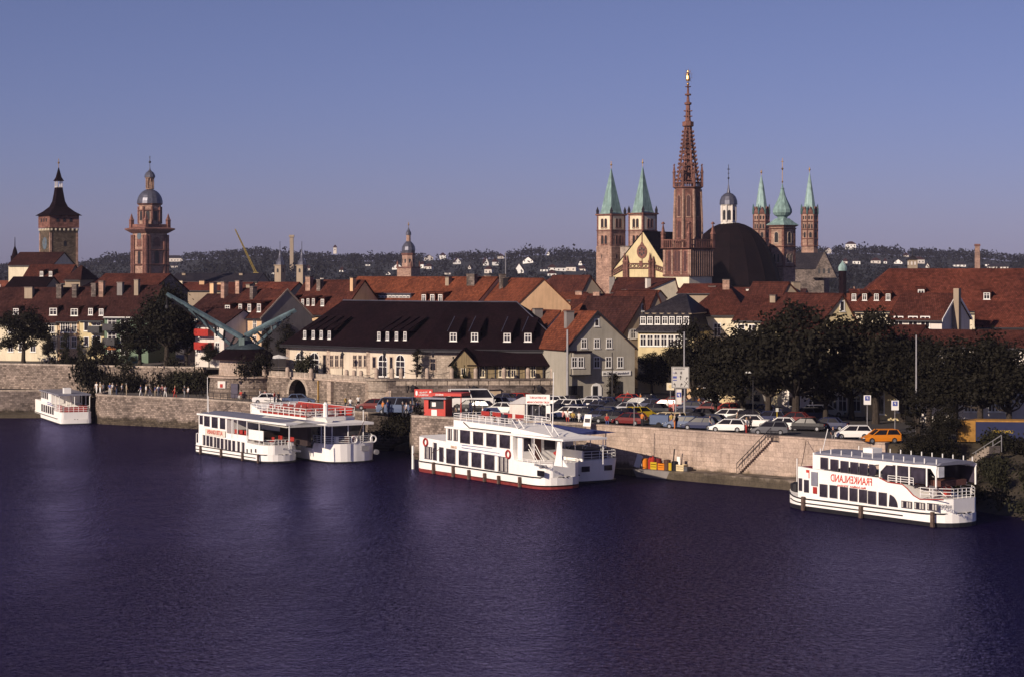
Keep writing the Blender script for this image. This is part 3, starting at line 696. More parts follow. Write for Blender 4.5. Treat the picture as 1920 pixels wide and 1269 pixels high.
# big red roof with ribbon dormer
h, f = house('long red roofed house with a white ribbon dormer behind the dark hipped hall', 622, 884, 350, -38, 578, 520, 13, wall=CREAM, roof=TILE_O, zb=6, dorms=[(624, 562, 1.0, 2.2), (633, 561, 1.0, 2.2), (643, 560, 1.0, 2.2), (654, 562, 1.1, 1.6), (668, 562, 1.1, 1.6), (683, 562, 1.1, 1.6), (697, 562, 1.1, 1.6), (795, 560, 1.2, 1.6), (811, 560, 1.2, 1.6), (826, 560, 1.2, 1.6)], chims=[(885, 514, 1.6, RUBBLE_D), (841, 519, .7)], oh=.5)
xs = [f.x(p_, 2.0) for p_ in (708, 769)]; z = f.z(738, 568, 2.0); rb = MB().mat(LEAD)
rb.box(xs[0] - .2, xs[1] + .2, 2.0, 6, z - .4, z + 1.35); rb.loft([[(xs[0] - .3, 1.8, z + 1.353), (xs[1] + .3, 1.8, z + 1.353), (xs[1] + .3, 6.2, z + 1.6), (xs[0] - .3, 6.2, z + 1.6)], [(xs[0] - .3, 1.8, z + 1.5), (xs[1] + .3, 1.8, z + 1.5), (xs[1] + .3, 6.2, z + 1.75), (xs[0] - .3, 6.2, z + 1.75)]])
dd = rb.build('dormer', parent=h)
for i in range(9): win(dd, xs[0] + (xs[1] - xs[0]) * (i + .5) / 9, z, (xs[1] - xs[0]) / 9 * .8, 1.2, 'cross', y=1.98)
h, f = house('red roofed house with a big blank orange end gable', 878, 967, 341, -73, 571, 522, 8.6, wall=ORANGE, roof=TILE_O, zb=6, chims=[(914, 516, 1.0, BUFFST), (942, 514, 1.0, RUBBLE_D), (948, 520, .2, DARKM)])
ms = MB().mat(GALV); x, z = f.p(948, 474, 4.8); ms.tube((x, 4.8, z - 5), (x, 4.8, z), .09); ms.build('antenna_mast', parent=h)
# grey green gabled house by the car park
GF = None
h, GF = house('grey green gabled house with a white shop sign, in front of the car park', 1062, 1190, 279, 24, 652, 585, 10, kind='gable', apex=1119, wall=GREYG, roof=TILE_O, zb=ZQ, verge=DARKM,
      wins=[(605, [1119], .7, 1.0, 'plain'), (644, [1095, 1119, 1142], .85, 1.25, 'cross'), (679, [1119, 1141, 1163], .9, 1.45, 'cross')], chims=[(1067, 583, 1.1, GREYPL, 5)])
bx = MB().mat(GREYG); x0, x1 = GF.x(1069), GF.x(1101); z0, z1 = GF.z(1085, 701), GF.z(1085, 660); bx.box(x0, x1, -1.0, -.01, z0, z1); bo = bx.build('bay', parent=h)
q = MB().mat(SLATE); q.box(x0 - .15, x1 + .15, -1.2, -.01, z1 + .003, z1 + .2); q.build('bay_roof', parent=bo)
q = MB().mat(DARKM); q.box(x0 - .1, x1 + .1, -1.1, -.01, z0 - .16, z0 - .003); q.build('bay_sill', parent=bo)
for p_ in (1077, 1089): x, z = GF.p(p_, 679, -1.0); win(bo, x, z - .7, .85, 1.4, 'cross', y=-1.01)
q = MB().mat(WHITE); x0, z0 = GF.p(1129, 704); x1, z1 = GF.p(1182, 694); q.box(x0, x1, -.12, -.01, z0, z1); sg = q.build('shop_sign', parent=h)
text('Verkehrsamt Touristik', .45, plain('grey_lettering', (.10, .10, .13), .6), sg, (x0 + x1) / 2 + .3, -.135, z0 + .15, width=(x1 - x0) * .72)
q = MB().mat(WHITE); x, z = GF.p(1118, 731); q.box(x - .75, x + .75, -.1, -.01, -.2, 1.9); q.prism([(x + .75, 1.9), (x + .53, 2.3), (x, 2.5), (x - .53, 2.3), (x - .75, 1.9)], -.1, -.01); q.build('door_frame', parent=h)
q = MB().mat(BLACK); q.box(x - .55, x + .15, -.13, -.1, -.1, 2.1); q.build('door', parent=h)
q = MB().mat(BLACK); x0 = GF.x(1142); x1 = GF.x(1167); q.box(x0, x1, -.06, -.01, -.2, 2.6); q.build('shop_window', parent=h)
q = MB().mat(BLACK); x0 = GF.x(1066); x1 = GF.x(1092); q.box(x0, x1, -.06, -.01, -.2, 2.2); q.build('gateway', parent=h)
house('low red roofed annex left behind the grey green house', 1018, 1062, 292, 24, 618, 583, 9, kind='gable', apex=1050, wall=WHITEP, roof=TILE_O, zb=ZQ, chims=[(1008, 578, 1.2, GREYPL, 4)])
# mid cluster
house('tan gabled house between the orange gable and the twin spires', 1089, 1132, 420, 30, 550, 517, 14, kind='gable', apex=1105, wall=TANP, roof=TILE_M, zb=6)
house('small orange roofed house left below the tan gable', 1040, 1086, 400, -20, 562, 549, 9, wall=TANP, roof=TILE_O, zb=6, chims=[(1086, 546, 1.3, BUFFST)])
house('red roof with two stout chimneys below the tan gable', 1080, 1150, 385, -20, 572, 552, 9, wall=TANP, roof=TILE_R, zb=6, chims=[(1119, 546, 1.2, BUFFST), (1160, 553, .9)])
house('dark low roofed house left of the pale blue gable', 1040, 1098, 360, -15, 584, 566, 9, kind='hip', wall=TANP, roof=TILE_B, zb=6)
house('pale blue gable peeking over the grey green house', 1094, 1128, 335, 20, 590, 564, 8, kind='gable', apex=1108, wall=BLUEP, roof=TILE_M, zb=6)
house('white flat fronted attic with one mast right of the blue gable', 1112, 1140, 345, -10, 564, 561, 6, wall=WHITEP, roof=TILE_M, zb=6)
house('small orange gable right of the pale blue gable', 1118, 1150, 330, 30, 590, 572, 8, kind='gable', apex=1142, wall=ORANGE, roof=TILE_O, zb=6)
house('brown roofed house with a tall tan gable left of the slate mansard house', 1165, 1216, 312, 33, 628, 558, 14, kind='gable', apex=1206, wall=TANP, roof=TILE_B, zb=6, wins=[(577, [1206], .7, 1.1, 'plain'), (626, [1187], .9, 1.4, 'shutter')])
house('narrow steep tan gable rising behind the brown roofed house', 1213, 1246, 340, 30, 585, 546, 12, kind='gable', apex=1230, wall=TANP, roof=TILE_M, zb=6)
house('maroon roof directly below the gothic nave gable', 1146, 1216, 470, -15, 548, 521, 12, wall=TANP, roof=TILE_M, zb=6, chims=[(1148, 519, 1.2, GREYPL), (1152, 536, .9, WHITEP)])
house('red roofed house with a cream gable below the red gothic tower', 1212, 1272, 440, 25, 545, 522, 12, kind='gable', apex=1266, wall=CREAM, roof=TILE_M, zb=6, chims=[(1215, 521, .9, WHITEP)])
house('orange roof below the nave gable with a white attic box', 1180, 1225, 400, -20, 560, 545, 9, wall=WHITEP, roof=TILE_O, zb=6, chims=[(1171, 543, .8, WHITEP)])
house('red roof right below the red gothic tower', 1270, 1345, 400, -20, 550, 533, 10, wall=TANP, roof=TILE_R, zb=6, chims=[(1295, 540, 1.2, WHITEP), (1326, 540, .9, WHITEP), (1336, 536, 1.4, GREYPL)])
house('long low red roof left below the dark dome', 1330, 1430, 390, -18, 558, 540, 10, wall=TANP, roof=TILE_R, zb=6, chims=[(1405, 541, 1.1, WHITEP), (1431, 542, 1.4, WHITEP)])
# slate mansard house
h, f = house('yellow palace-like house with blue slate mansard roof and six gabled dormers', 1196, 1300, 302, -18, 622, 618, 13, kind='hip', wall=YELL, roof=SLATE_G, zb=ZQ, wins=[(638, [1206, 1219, 1232, 1245, 1258, 1271, 1284], .95, 1.65, 'cross')])
for c in list(h.children):
    if c.name.startswith('roof'): bpy.data.objects.remove(c)
W_ = f.x(1300); ze = f.z(1240, 622); zm = f.z(1240, 589, .9); zt = f.z(1280, 551, 6.5)
q = MB().mat(SLATE_G)
q.loft([[(-.5, -.5, ze), (W_ + .5, -.5, ze), (W_ + .5, 13.5, ze), (-.5, 13.5, ze)], [(.1, .1, ze + .7), (W_ - .1, .1, ze + .7), (W_ - .1, 12.9, ze + .7), (.1, 12.9, ze + .7)], [(.7, .9, zm), (W_ - .7, .9, zm), (W_ - .7, 12.1, zm), (.7, 12.1, zm)]])
q.loft([[(.45, .65, zm + .15), (W_ - .45, .65, zm + .15), (W_ - .45, 12.3, zm + .15), (.45, 12.3, zm + .15)], [(4.5, 6.4, zt), (W_ - 2.5, 6.4, zt), (W_ - 2.5, 6.6, zt), (4.5, 6.6, zt)]])
rf = q.build('mansard_roof', parent=h)
q = MB().mat(TANP); q.box(.4, W_ - .4, .6, 12.4, zm + .002, zm + .145); q.build('cornice', parent=rf)
for p_ in (1206, 1219, 1233, 1247, 1260, 1274, 1287):
    x, z = f.p(p_, 609, .2); dormer(h, SLATE_G, x, .15, z, .85, 1.25, 2, None, 'cross', False)
# the next ones to the right
house('big maroon hipped house with cream front behind the first tree right of the mansard', 1288, 1400, 310, -15, 590, 531, 16, kind='hip', wall=CREAM, roof=TILE_M, zb=ZQ, wins=[(618, [1300, 1322, 1345], 1.1, 1.9, 'cross')], chims=[(1362, 524, 1, BUFFST)])
house('tall gabled maroon roof with two metal flashings left of the dark trees', 1375, 1470, 300, -25, 600, 555, 12, wall=CREAM, roof=TILE_M, zb=ZQ, chims=[(1450, 553, .8)], wins=[(620, [1390, 1410], 1.1, 1.8, 'cross')])
house('tan end gable and maroon roof peeking above the big dark trees', 1455, 1520, 330, 20, 575, 530, 12, kind='gable', apex=1478, wall=TANP, roof=TILE_M, zb=ZQ, chims=[(1492, 528, 1.2)])
house('stepped yellow gable with one small window among the tree tops', 1530, 1612, 262, 22, 614, 552, 14, kind='gable', apex=1580, wall=YELL, roof=TILE_M, zb=ZQ, wins=[(574, [1579], .7, 1.3, 'plain')])
house('maroon roof left beside the stepped yellow gable', 1462, 1560, 275, -20, 612, 556, 11, wall=CREAM, roof=TILE_M, zb=ZQ)
house('very long red hall roof with four dormers along the right', 1588, 2060, 300, -6, 580, 505, 15, kind='hip', wall=CREAM, roof=TILE_R, zb=ZQ, dorms=[(1601, 558, .9, 1.3), (1621, 558, .9, 1.3), (1643, 558, .9, 1.3), (1665, 558, .9, 1.3), (1727, 548, 1.3, .9), (1850, 556, 1.3, 1.3), (1930, 556, 1.3, 1.3)], oh=.5)
h, f = house('maroon roofed house with a white end gable and one huge chimney', 1665, 1766, 256, -32, 598, 551, 9.5, wall=WHITEP, roof=TILE_M, zb=ZQ, verge=WHITE, wins=[(604, [1685, 1712, 1735], 1.2, 1.4, 'cross')])
q = MB().mat(TANP); W_ = f.x(1766); q.box(W_ + .24, W_ + .9, 3.2, 4.0, 4, f.z(1800, 541, 4)); q.build('end_chimney', parent=h)
house('maroon roofed house at the right edge below the long red hall', 1830, 2000, 262, -12, 612, 566, 10, wall=CREAM, roof=TILE_R, zb=ZQ)
for i, (a, b_, ev, m, lab, wn) in enumerate([(1466, 1545, 640, WHITEP, 'white ground floor shop front right behind the trees, with one lit window', [(745, [1490, 1535], 1.6, 2.2, 'plain')]),
        (1546, 1622, 640, CREAM, 'cream house front between tree trunks with two tall windows', [(755, [1562, 1580, 1606], 1.1, 2.0, 'cross')]),
        (1623, 1715, 640, YELL, 'yellowish house front with a blue door behind the tall lamp pole', [(755, [1650], 1.1, 2.6, 'plain'), (755, [1690, 1706], 1.1, 2.2, 'cross')]),
        (1716, 1960, 650, WHITEP, 'white arcaded house front at the right edge behind bushes', [(755, [1815, 1827, 1860, 1872, 1884], .9, 2.0, 'arch')])]):
    house(lab, a, b_, [262, 254, 247, 243][i], -26, ev, ev - 30, 9, wall=m, roof=TILE_M, zb=ZQ, wins=wn)
house('cream filling station building with a flat lintel behind the red cars', 1288, 1368, 285, -22, 722, 712, 9, kind='hip', wall=PEACH, roof=SLATE, zb=ZQ, wins=[(748, [1332, 1355], 1.0, 2.0, 'plain')])
house('shadowed house behind the dark street lamp right of the grey green house', 1190, 1300, 330, -20, 672, 655, 9, wall=TANP, roof=TILE_B, zb=ZQ)

# --- loose roofs filling the old town behind
def town():
    rnd = random.Random(11); n = 0
    order = ['leftmost', 'second', 'third', 'fourth', 'fifth', 'sixth', 'seventh', 'eighth', 'ninth', 'tenth', 'eleventh', 'twelfth', 'thirteenth', 'fourteenth', 'fifteenth', 'sixteenth', 'seventeenth', 'last']
    for row, (Y, zr, cnt, word) in enumerate([(560, 17.0, 15, 'nearer'), (760, 17.5, 16, 'middle'), (1050, 17.5, 17, 'farthest')]):
        for i in range(cnt):
            px = -40 + i * (2000 / cnt) + rnd.uniform(-15, 15); wd = rnd.uniform(60, 115) * 560 / Y * .9 + 15
            zz = zr + rnd.uniform(-1.8, 1.4); rz = rnd.choice([-40, -25, -12, 25, 35]); Yc = Y + rnd.uniform(-40, 40)
            rp = HORIZ + (CAMZ - zz) * F_PX / (Yc + 5); ep = HORIZ + (CAMZ - zz + 5) * F_PX / Yc
            rm = rnd.choice([TILE_R, TILE_M, TILE_M, TILE_B, TILE_O]); wm = rnd.choice([CREAM, TANP, PEACH, WHITEP, GREYPL])
            kind = 'gable' if rz > 0 else rnd.choice(['side', 'side', 'hip'])
            rn = {TILE_R.name: 'red', TILE_M.name: 'maroon', TILE_B.name: 'brown', TILE_O.name: 'orange'}[rm.name]
            house('%s tiled roof, %s from the left in the %s line of old town roofs' % (rn, order[min(i, 16)], word), px, px + wd, Yc, rz, ep, rp, rnd.uniform(10, 13), kind=kind, wall=wm, roof=rm, zb=5, group='old town roofs behind the riverside houses', chims=[(px + wd * .4, rp - 5, 1.0, rnd.choice([TANP, BUFFST, WHITEP]))] if rnd.random() < .6 else ())
town()

# --- white houses on the hillside
def hill_houses():
    rnd = random.Random(5)
    L = VILLAS
    for i, (px, py, w_, h_, k) in enumerate(L):
        Y = HY0 + 40
        while Y < HY1 and gz(py + h_ / 2, Y) > hill_z(px, Y): Y += 15
        Yt = min(Y, HY1 - 20); s = Yt / F_PX; x = gx(px, Yt); z = gz(py + h_ / 2, Yt)
        W, H = w_ * s, h_ * s; rz = R(rnd.uniform(-20, 15))
        mb = MB().mat(WHITE if rnd.random() < .7 else WHITEP); D = 9
        bn = lambda q: 0 if q < 600 else 1 if q < 765 else 2 if q < 900 else 3 if q < 1000 else 4 if q < 1400 else 5 if q < 1750 else 6
        same = sorted(v[0] + v[1] * .01 for v in L if bn(v[0]) == bn(px)); nth = same.index(px + py * .01)
        lab = '%s %s white villa, %s from the left on the %s' % ('tiny' if w_ < 9 else 'small' if w_ < 15 else 'wide', 'gabled' if k else 'low', (['first', 'second', 'third', 'fourth', 'fifth', 'sixth', 'seventh', 'eighth', 'ninth', 'tenth', 'eleventh', 'twelfth'][nth]), ['western hillside', 'hillside left of the lead dome', 'hillside right of the lead dome', 'hillside behind the mast', 'hillside beside the twin spires', 'hillside right of the churches', 'right end of the ridge'][bn(px)])
        root = empty('villa', lab, 'house', (x, Yt, z), rz, 'white houses scattered over the hillside')
        if k:
            mb.prism([(-W / 2, -3), (W / 2, -3), (W / 2, H * .35), (0, H), (-W / 2, H * .35)], 0, D); mb.build('wall', parent=root)
            r = MB().mat(TILE_B); sl = H * .65 / (W / 2)
            roof_slab(r, (-W / 2 - .5, -.4, H * .35 - .5 * sl + .3), (-W / 2 - .5, D, H * .35 - .5 * sl + .3), (0, D, H + .3), (0, -.4, H + .3), .25)
            roof_slab(r, (W / 2 + .5, D, H * .35 - .5 * sl + .3), (W / 2 + .5, -.4, H * .35 - .5 * sl + .3), (0, -.4, H + .31), (0, D, H + .31), .25); r.build('roof', parent=root)
        else:
            mb.box(-W / 2, W / 2, 0, D, -3, H * .8); mb.build('wall', parent=root)
            r = MB().mat(TILE_B if rnd.random() < .7 else SLATE_G)
            a, b_, c, d = (-W / 2 - .5, -.5, H * .8), (W / 2 + .5, -.5, H * .8), (W / 2 + .5, D + .5, H * .8), (-W / 2 - .5, D + .5, H * .8)
            e, f = (-W / 2 + 3.5 if W > 9 else -.5, D / 2, H * .8 + 3), (W / 2 - 3.5 if W > 9 else .5, D / 2, H * .8 + 3)
            for q in ([a, b_, f, e], [b_, c, f], [c, d, e, f], [d, a, e], [a, d, c, b_]): r.poly(q)
            r.build('roof', parent=root)
        for j in range(max(1, int(W / 3.2))):
            q = MB().mat(GL); xx = -W / 2 + (j + .5) * W / max(1, int(W / 3.2)); q.box(xx - .5, xx + .5, -.05, .02, H * .3 - .3, H * .3 + 1.0); q.build('window', parent=root)
hill_houses()
# ================================================================ TOWERS AND CHURCHES
def Z(py, Y): return gz(py, Y)
def tower_root(name, label, px, Y, rz, cat='tower', zb=6):
    return empty(name, label, cat, (gx(px, Y), Y, zb), R(rz))
def ball_cross(root, z0, z1, r, mat=GOLD, name='finial'):
    m = MB().mat(mat); m.tube((0, 0, z0), (0, 0, z1), r * .25, n=6)
    m.lathe([(.01, z0 + (z1 - z0) * .55 - r), (r * .7, z0 + (z1 - z0) * .55 - r * .7), (r, z0 + (z1 - z0) * .55), (r * .7, z0 + (z1 - z0) * .55 + r * .7), (.01, z0 + (z1 - z0) * .55 + r)], 8)
    m.box(-r, r, -r * .15, r * .15, z1 - r * 1.0, z1 - r * .7); return m.build(name, parent=root)
def faces4(root, fn):
    """call fn(rotation, parent) for four faces"""
    for k in range(4): fn(R(90 * k))
def arch_open(root, hw, x, z, w, h, rz, mat=BLACK, frame=None, name='opening', sh='round'):
    """dark arched opening on the face at distance hw, rotated rz"""
    key = ('op', round(w, 2), round(h, 2), mat.name, frame.name if frame else '', sh)
    if key not in WIN:
        N = 8; a = MB().mat(mat)
        arc = [(w / 2 * math.cos(math.pi * i / N), h + (w / 2 * math.sin(math.pi * i / N) * (1.5 if sh == 'point' else 1))) for i in range(N + 1)]
        a.prism([(w / 2, 0)] + arc + [(-w / 2, 0)], -.05, .05)
        b_ = None
        if frame:
            b_ = MB().mat(frame); t = w * .16
            b_.box(-w / 2 - t, -w / 2, -.14, .05, -.1, h); b_.box(w / 2, w / 2 + t, -.14, .05, -.1, h); b_.box(-w / 2 - t * 1.5, w / 2 + t * 1.5, -.18, .05, -.4, -.103)
            o2 = [(x_ * (1 + t * 2 / w), h + (z_ - h) * (1 + t * 2 / w)) for x_, z_ in arc]
            for i in range(N): b_.prism([arc[i + 1], arc[i], o2[i], o2[i + 1]], -.14, .05)
            b_ = b_.mesh('frame')
        WIN[key] = (a.mesh('opening'), b_)
    m, f = WIN[key]
    px = x * math.cos(rz) + hw * math.sin(rz); py = x * math.sin(rz) - hw * math.cos(rz)
    o = link(name, m, root, (px, py, z), rz)
    if f: link('frame', f, o)
    return o

def clock_tower():
    Y = 560; s = Y / F_PX; t = tower_root('clock_tower', 'square grey clock tower with sweeping dark bell roof and lantern at the far left', 110, Y, -57)
    z = lambda py: Z(py, Y) - 6
    hw = 3.75
    m = MB().mat(TOWST); m.sq([(hw + .05, -2), (hw, z(437))]); m.build('shaft', parent=t)
    m = MB().mat(BUFFST); 
    for sx in (-1, 1):
        for sy in (-1, 1): m.cb(sx * (hw - .15), sy * (hw - .15), -2, .55, .55, z(437) + 1.99)
    m.build('corner_stones', parent=t)
    m = MB().mat(REDST); m.sq([(hw + .3, z(428)), (hw + .3, z(405))]); m.build('top_storey', parent=t)
    m = MB().mat(CREAM)
    for k in range(4):
        for j in range(7):
            a = R(90 * k); x = -hw + .3 + j * (2 * hw - .6) / 6
            mt = Matrix.Rotation(a, 4, 'Z'); m.box(x - .2, x + .2, -hw - .32, -hw + .1, z(433), z(429), mt)
    m.mat(TOWST).sq([(hw + .05, z(437) + .003), (hw + .25, z(429))]); m.build('corbel_frieze', parent=t)
    for k in range(4):
        for x in (-1.8, 0, 1.8): arch_open(t, hw + .3, x, z(417), .8, .6, R(90 * k), name='window')
    m = MB().mat(SLATE)
    prof = [(hw + .95, 405), (hw + .4, 402), (hw - .6, 397), (hw - 1.9, 388), (hw - 2.45, 378), (1.0, 364), (.8, 352)]
    m.sq([(r, z(p)) for r, p in prof]); m.build('roof', parent=t)
    m = MB().mat(WHITEP); 
    for sx in (-.65, .65):
        for sy in (-.65, .65): m.cb(sx, sy, z(351.5), .22, .22, 1.6)
    m.sq([(.85, z(352)), (.85, z(351))]); m.build('lantern', parent=t)
    m = MB().mat(SLATE); m.sq([(1.1, z(340)), (.6, z(333)), (.08, z(315))]); m.build('spire', parent=t)
    ball_cross(t, z(315), z(298), .3)
    m = MB().mat(plain('clock_blue', (.10, .13, .16), .6)); m.prism([(1.6 * math.cos(q * .3927), z(457) + 1.6 * math.sin(q * .3927)) for q in range(16)], -hw - .12, -hw + .02)
    c = m.build('clock_face', parent=t); m = MB().mat(GOLD); m.box(-.06, .06, -hw - .16, -hw - .125, z(457), z(457) + 1.2); m.box(-.7, 0, -hw - .16, -hw - .125, z(457) - .05, z(457) + .05)
    m.build('clock_hands', parent=c)
    arch_open(t, hw, .3, z(462), .8, 1.0, R(90), name='window')
clock_tower()

def dome_tower():
    Y = 900; t = tower_root('domed_church_tower', 'red sandstone renaissance tower with dark dome, lantern and four pinnacles at the left', 281, Y, -47); z = lambda py: Z(py, Y) - 6
    hw = 5.2
    m = MB().mat(BUFFST); m.sq([(hw, -2), (hw, z(437))]); m.build('shaft', parent=t)
    m = MB().mat(REDST)
    for k in range(4):
        mt = Matrix.Rotation(R(90 * k), 4, 'Z')
        for x in (-hw, -hw + 1.5, hw - 1.5, hw): m.box(x - .45, x + .45, -hw - .7, -hw + .1, 0, z(441), mt)
    m.build('buttresses', parent=t)
    m = MB().mat(REDST); m.sq([(hw + .8, z(497)), (hw + .9, z(496)), (hw + .2, z(495))]); m.sq([(hw + .7, z(470)), (hw + .8, z(469)), (hw + .2, z(468))]); m.sq([(hw + .3, z(438)), (hw + 2.4, z(431)), (hw + 2.4, z(429)), (hw + .6, z(427))]); m.build('cornice', parent=t)
    m = MB().mat(REDST); m.sq([(hw + .4, z(427)), (hw + .4, z(421))]); m.build('gallery', parent=t)
    for sx in (-1, 1):
        for sy in (-1, 1):
            m = MB().mat(REDST); cx, cy = sx * (hw + .3), sy * (hw + .3)
            m.sq([(.75, z(430)), (.75, z(414)), (.9, z(413.5)), (.6, z(411)), (.06, z(401))], cx, cy); m.build('pinnacle', parent=t)
    m = MB().mat(BUFFST); m.lathe([(4.7, z(428)), (4.7, z(382.5))], 8, rot=R(22.5)); m.build('octagon', parent=t)
    m = MB().mat(REDST)
    for k in range(8): 
        a = R(22.5 + 45 * k); m.lathe([(.45, z(420)), (.45, z(388))], 6, cx=4.8 * math.cos(a), cy=4.8 * math.sin(a))
    m.lathe([(5.1, z(396)), (5.3, z(395)), (4.7, z(394))], 8, rot=R(22.5)); m.lathe([(5.0, z(385)), (5.4, z(383)), (5.4, z(382.4))], 8, rot=R(22.5)); m.build('pilasters', parent=t)
    for k in range(8): arch_open(t, 4.38, 0, z(414), 1.5, 3.2, R(45 * k), frame=None, name='window')
    m = MB().mat(LEAD); z0 = z(382); H = z(355) - z0
    m.lathe([(5.5 * math.cos(q), z0 + H * math.sin(q)) for q in [R(90 * i / 8) for i in range(8)]] + [(1.7, z(355.5))], 16); m.build('dome', parent=t, smooth=False)
    m = MB().mat(BUFFST); m.lathe([(1.8, z(355.5)), (1.8, z(354))], 8)
    for k in range(8): a = R(22.5 + 45 * k); m.lathe([(.32, z(354)), (.32, z(335))], 5, cx=1.5 * math.cos(a), cy=1.5 * math.sin(a))
    m.lathe([(2.0, z(335)), (2.1, z(333.5))], 8); m.build('lantern', parent=t)
    m = MB().mat(LEAD); m.lathe([(2.3, z(333)), (2.2, z(329)), (1.6, z(324)), (.7, z(321)), (.3, z(318)), (.1, z(312))], 12); m.build('lantern_dome', parent=t)
    ball_cross(t, z(318), z(293), .55, DARKM)
    for k in range(4):
        arch_open(t, hw, 0, z(497), 2.0, 4.8, R(90 * k), frame=REDST, name='window')
        arch_open(t, hw, 0, z(461), 2.4, 2.0, R(90 * k), mat=REDST, frame=REDST, name='window')
    for k in (0, 3):
        m = MB().mat(plain('clock_blue', (.1, .13, .16))); mt = Matrix.Rotation(R(90 * k), 4, 'Z')
        m.loft([[mt @ Vector((1.5 * math.cos(q), -hw + .1, z(443) + 1.5 * math.sin(q))) for q in [j * .3927 for j in range(16)]], [mt @ Vector((1.5 * math.cos(q), -hw - .2, z(443) + 1.5 * math.sin(q))) for q in [j * .3927 for j in range(16)]]]); m.build('clock_face', parent=t)
dome_tower()

def small_domes():
    Y = 1000; t = tower_root('church_tower', 'small red tower with lead dome and lantern over the long red roof', 766, Y, -30); z = lambda py: Z(py, Y) - 6
    m = MB().mat(BUFFST); m.sq([(3.9, -3), (3.9, z(501))]); m.lathe([(3.2, z(501)), (3.0, z(476))], 8, rot=R(22.5)); m.build('shaft', parent=t)
    m = MB().mat(REDST); m.sq([(4.3, z(503)), (4.3, z(500.5))]); m.lathe([(3.2, z(479)), (3.5, z(476)), (3.4, z(475))], 8, rot=R(22.5))
    for sx in (-1, 1):
        for sy in (-1, 1): m.sq([(.35, z(500.5)), (.35, z(493)), (.05, z(489))], sx * 3.7, sy * 3.7)
    m.build('cornice', parent=t)
    m = MB().mat(LEAD); z0 = z(475); H = z(453) - z0; m.lathe([(2.9, z0 - .1), (3.2, z0 + H * .25), (3.0, z0 + H * .55), (2.1, z0 + H * .82), (1.1, z0 + H)], 12); m.build('dome', parent=t)
    m = MB().mat(BUFFST); m.lathe([(1.05, z(453)), (1.0, z(441))], 8); m.build('lantern', parent=t)
    m = MB().mat(LEAD); m.lathe([(1.3, z(441)), (1.2, z(436)), (.6, z(432)), (.15, z(427))], 10); m.build('lantern_dome', parent=t)
    ball_cross(t, z(427), z(417), .45)
    for k in range(8): arch_open(t, 2.85, 0, z(495), .8, 2.0, R(45 * k), name='window')
    for px, top, lab in [(525, 483, 'left one of two pale domed turrets with needle tops right of the yellow crane'), (566, 483, 'right one of two pale domed turrets with needle tops right of the yellow crane')]:
        Y = 900; t = tower_root('church_tower', lab, px, Y, -30); z = lambda py: Z(py, Y) - 6
        m = MB().mat(TANP); m.sq([(1.7, -3), (1.6, z(499)), (1.9, z(498.5)), (1.9, z(497))]); m.build('shaft', parent=t)
        m = MB().mat(LEAD); m.lathe([(1.8, z(497)), (1.7, z(491)), (1.0, z(486)), (.7, z(484)), (.7, z(479)), (.35, z(474)), (.05, z(466))], 8); m.build('dome', parent=t)
        m = MB().mat(DARKM); m.tube((0, 0, z(467)), (0, 0, z(453)), .1); m.build('finial', parent=t)
        for k in range(4): arch_open(t, 1.66, 0, z(511), .9, 1.2, R(90 * k), name='window')
    Y = 640; t = tower_root('roof_turret', 'thin needle spire at the left edge left of the clock tower', 28, Y, 0); z = lambda py: Z(py, Y) - 6
    m = MB().mat(SLATE); m.lathe([(1.0, z(480)), (.5, z(468)), (.15, z(462)), (.08, z(445))], 8); m.build('spire', parent=t); m = MB().mat(SLATE); m.lathe([(1.3, -2), (1.3, z(480))], 8); m.build('shaft', parent=t)
small_domes()

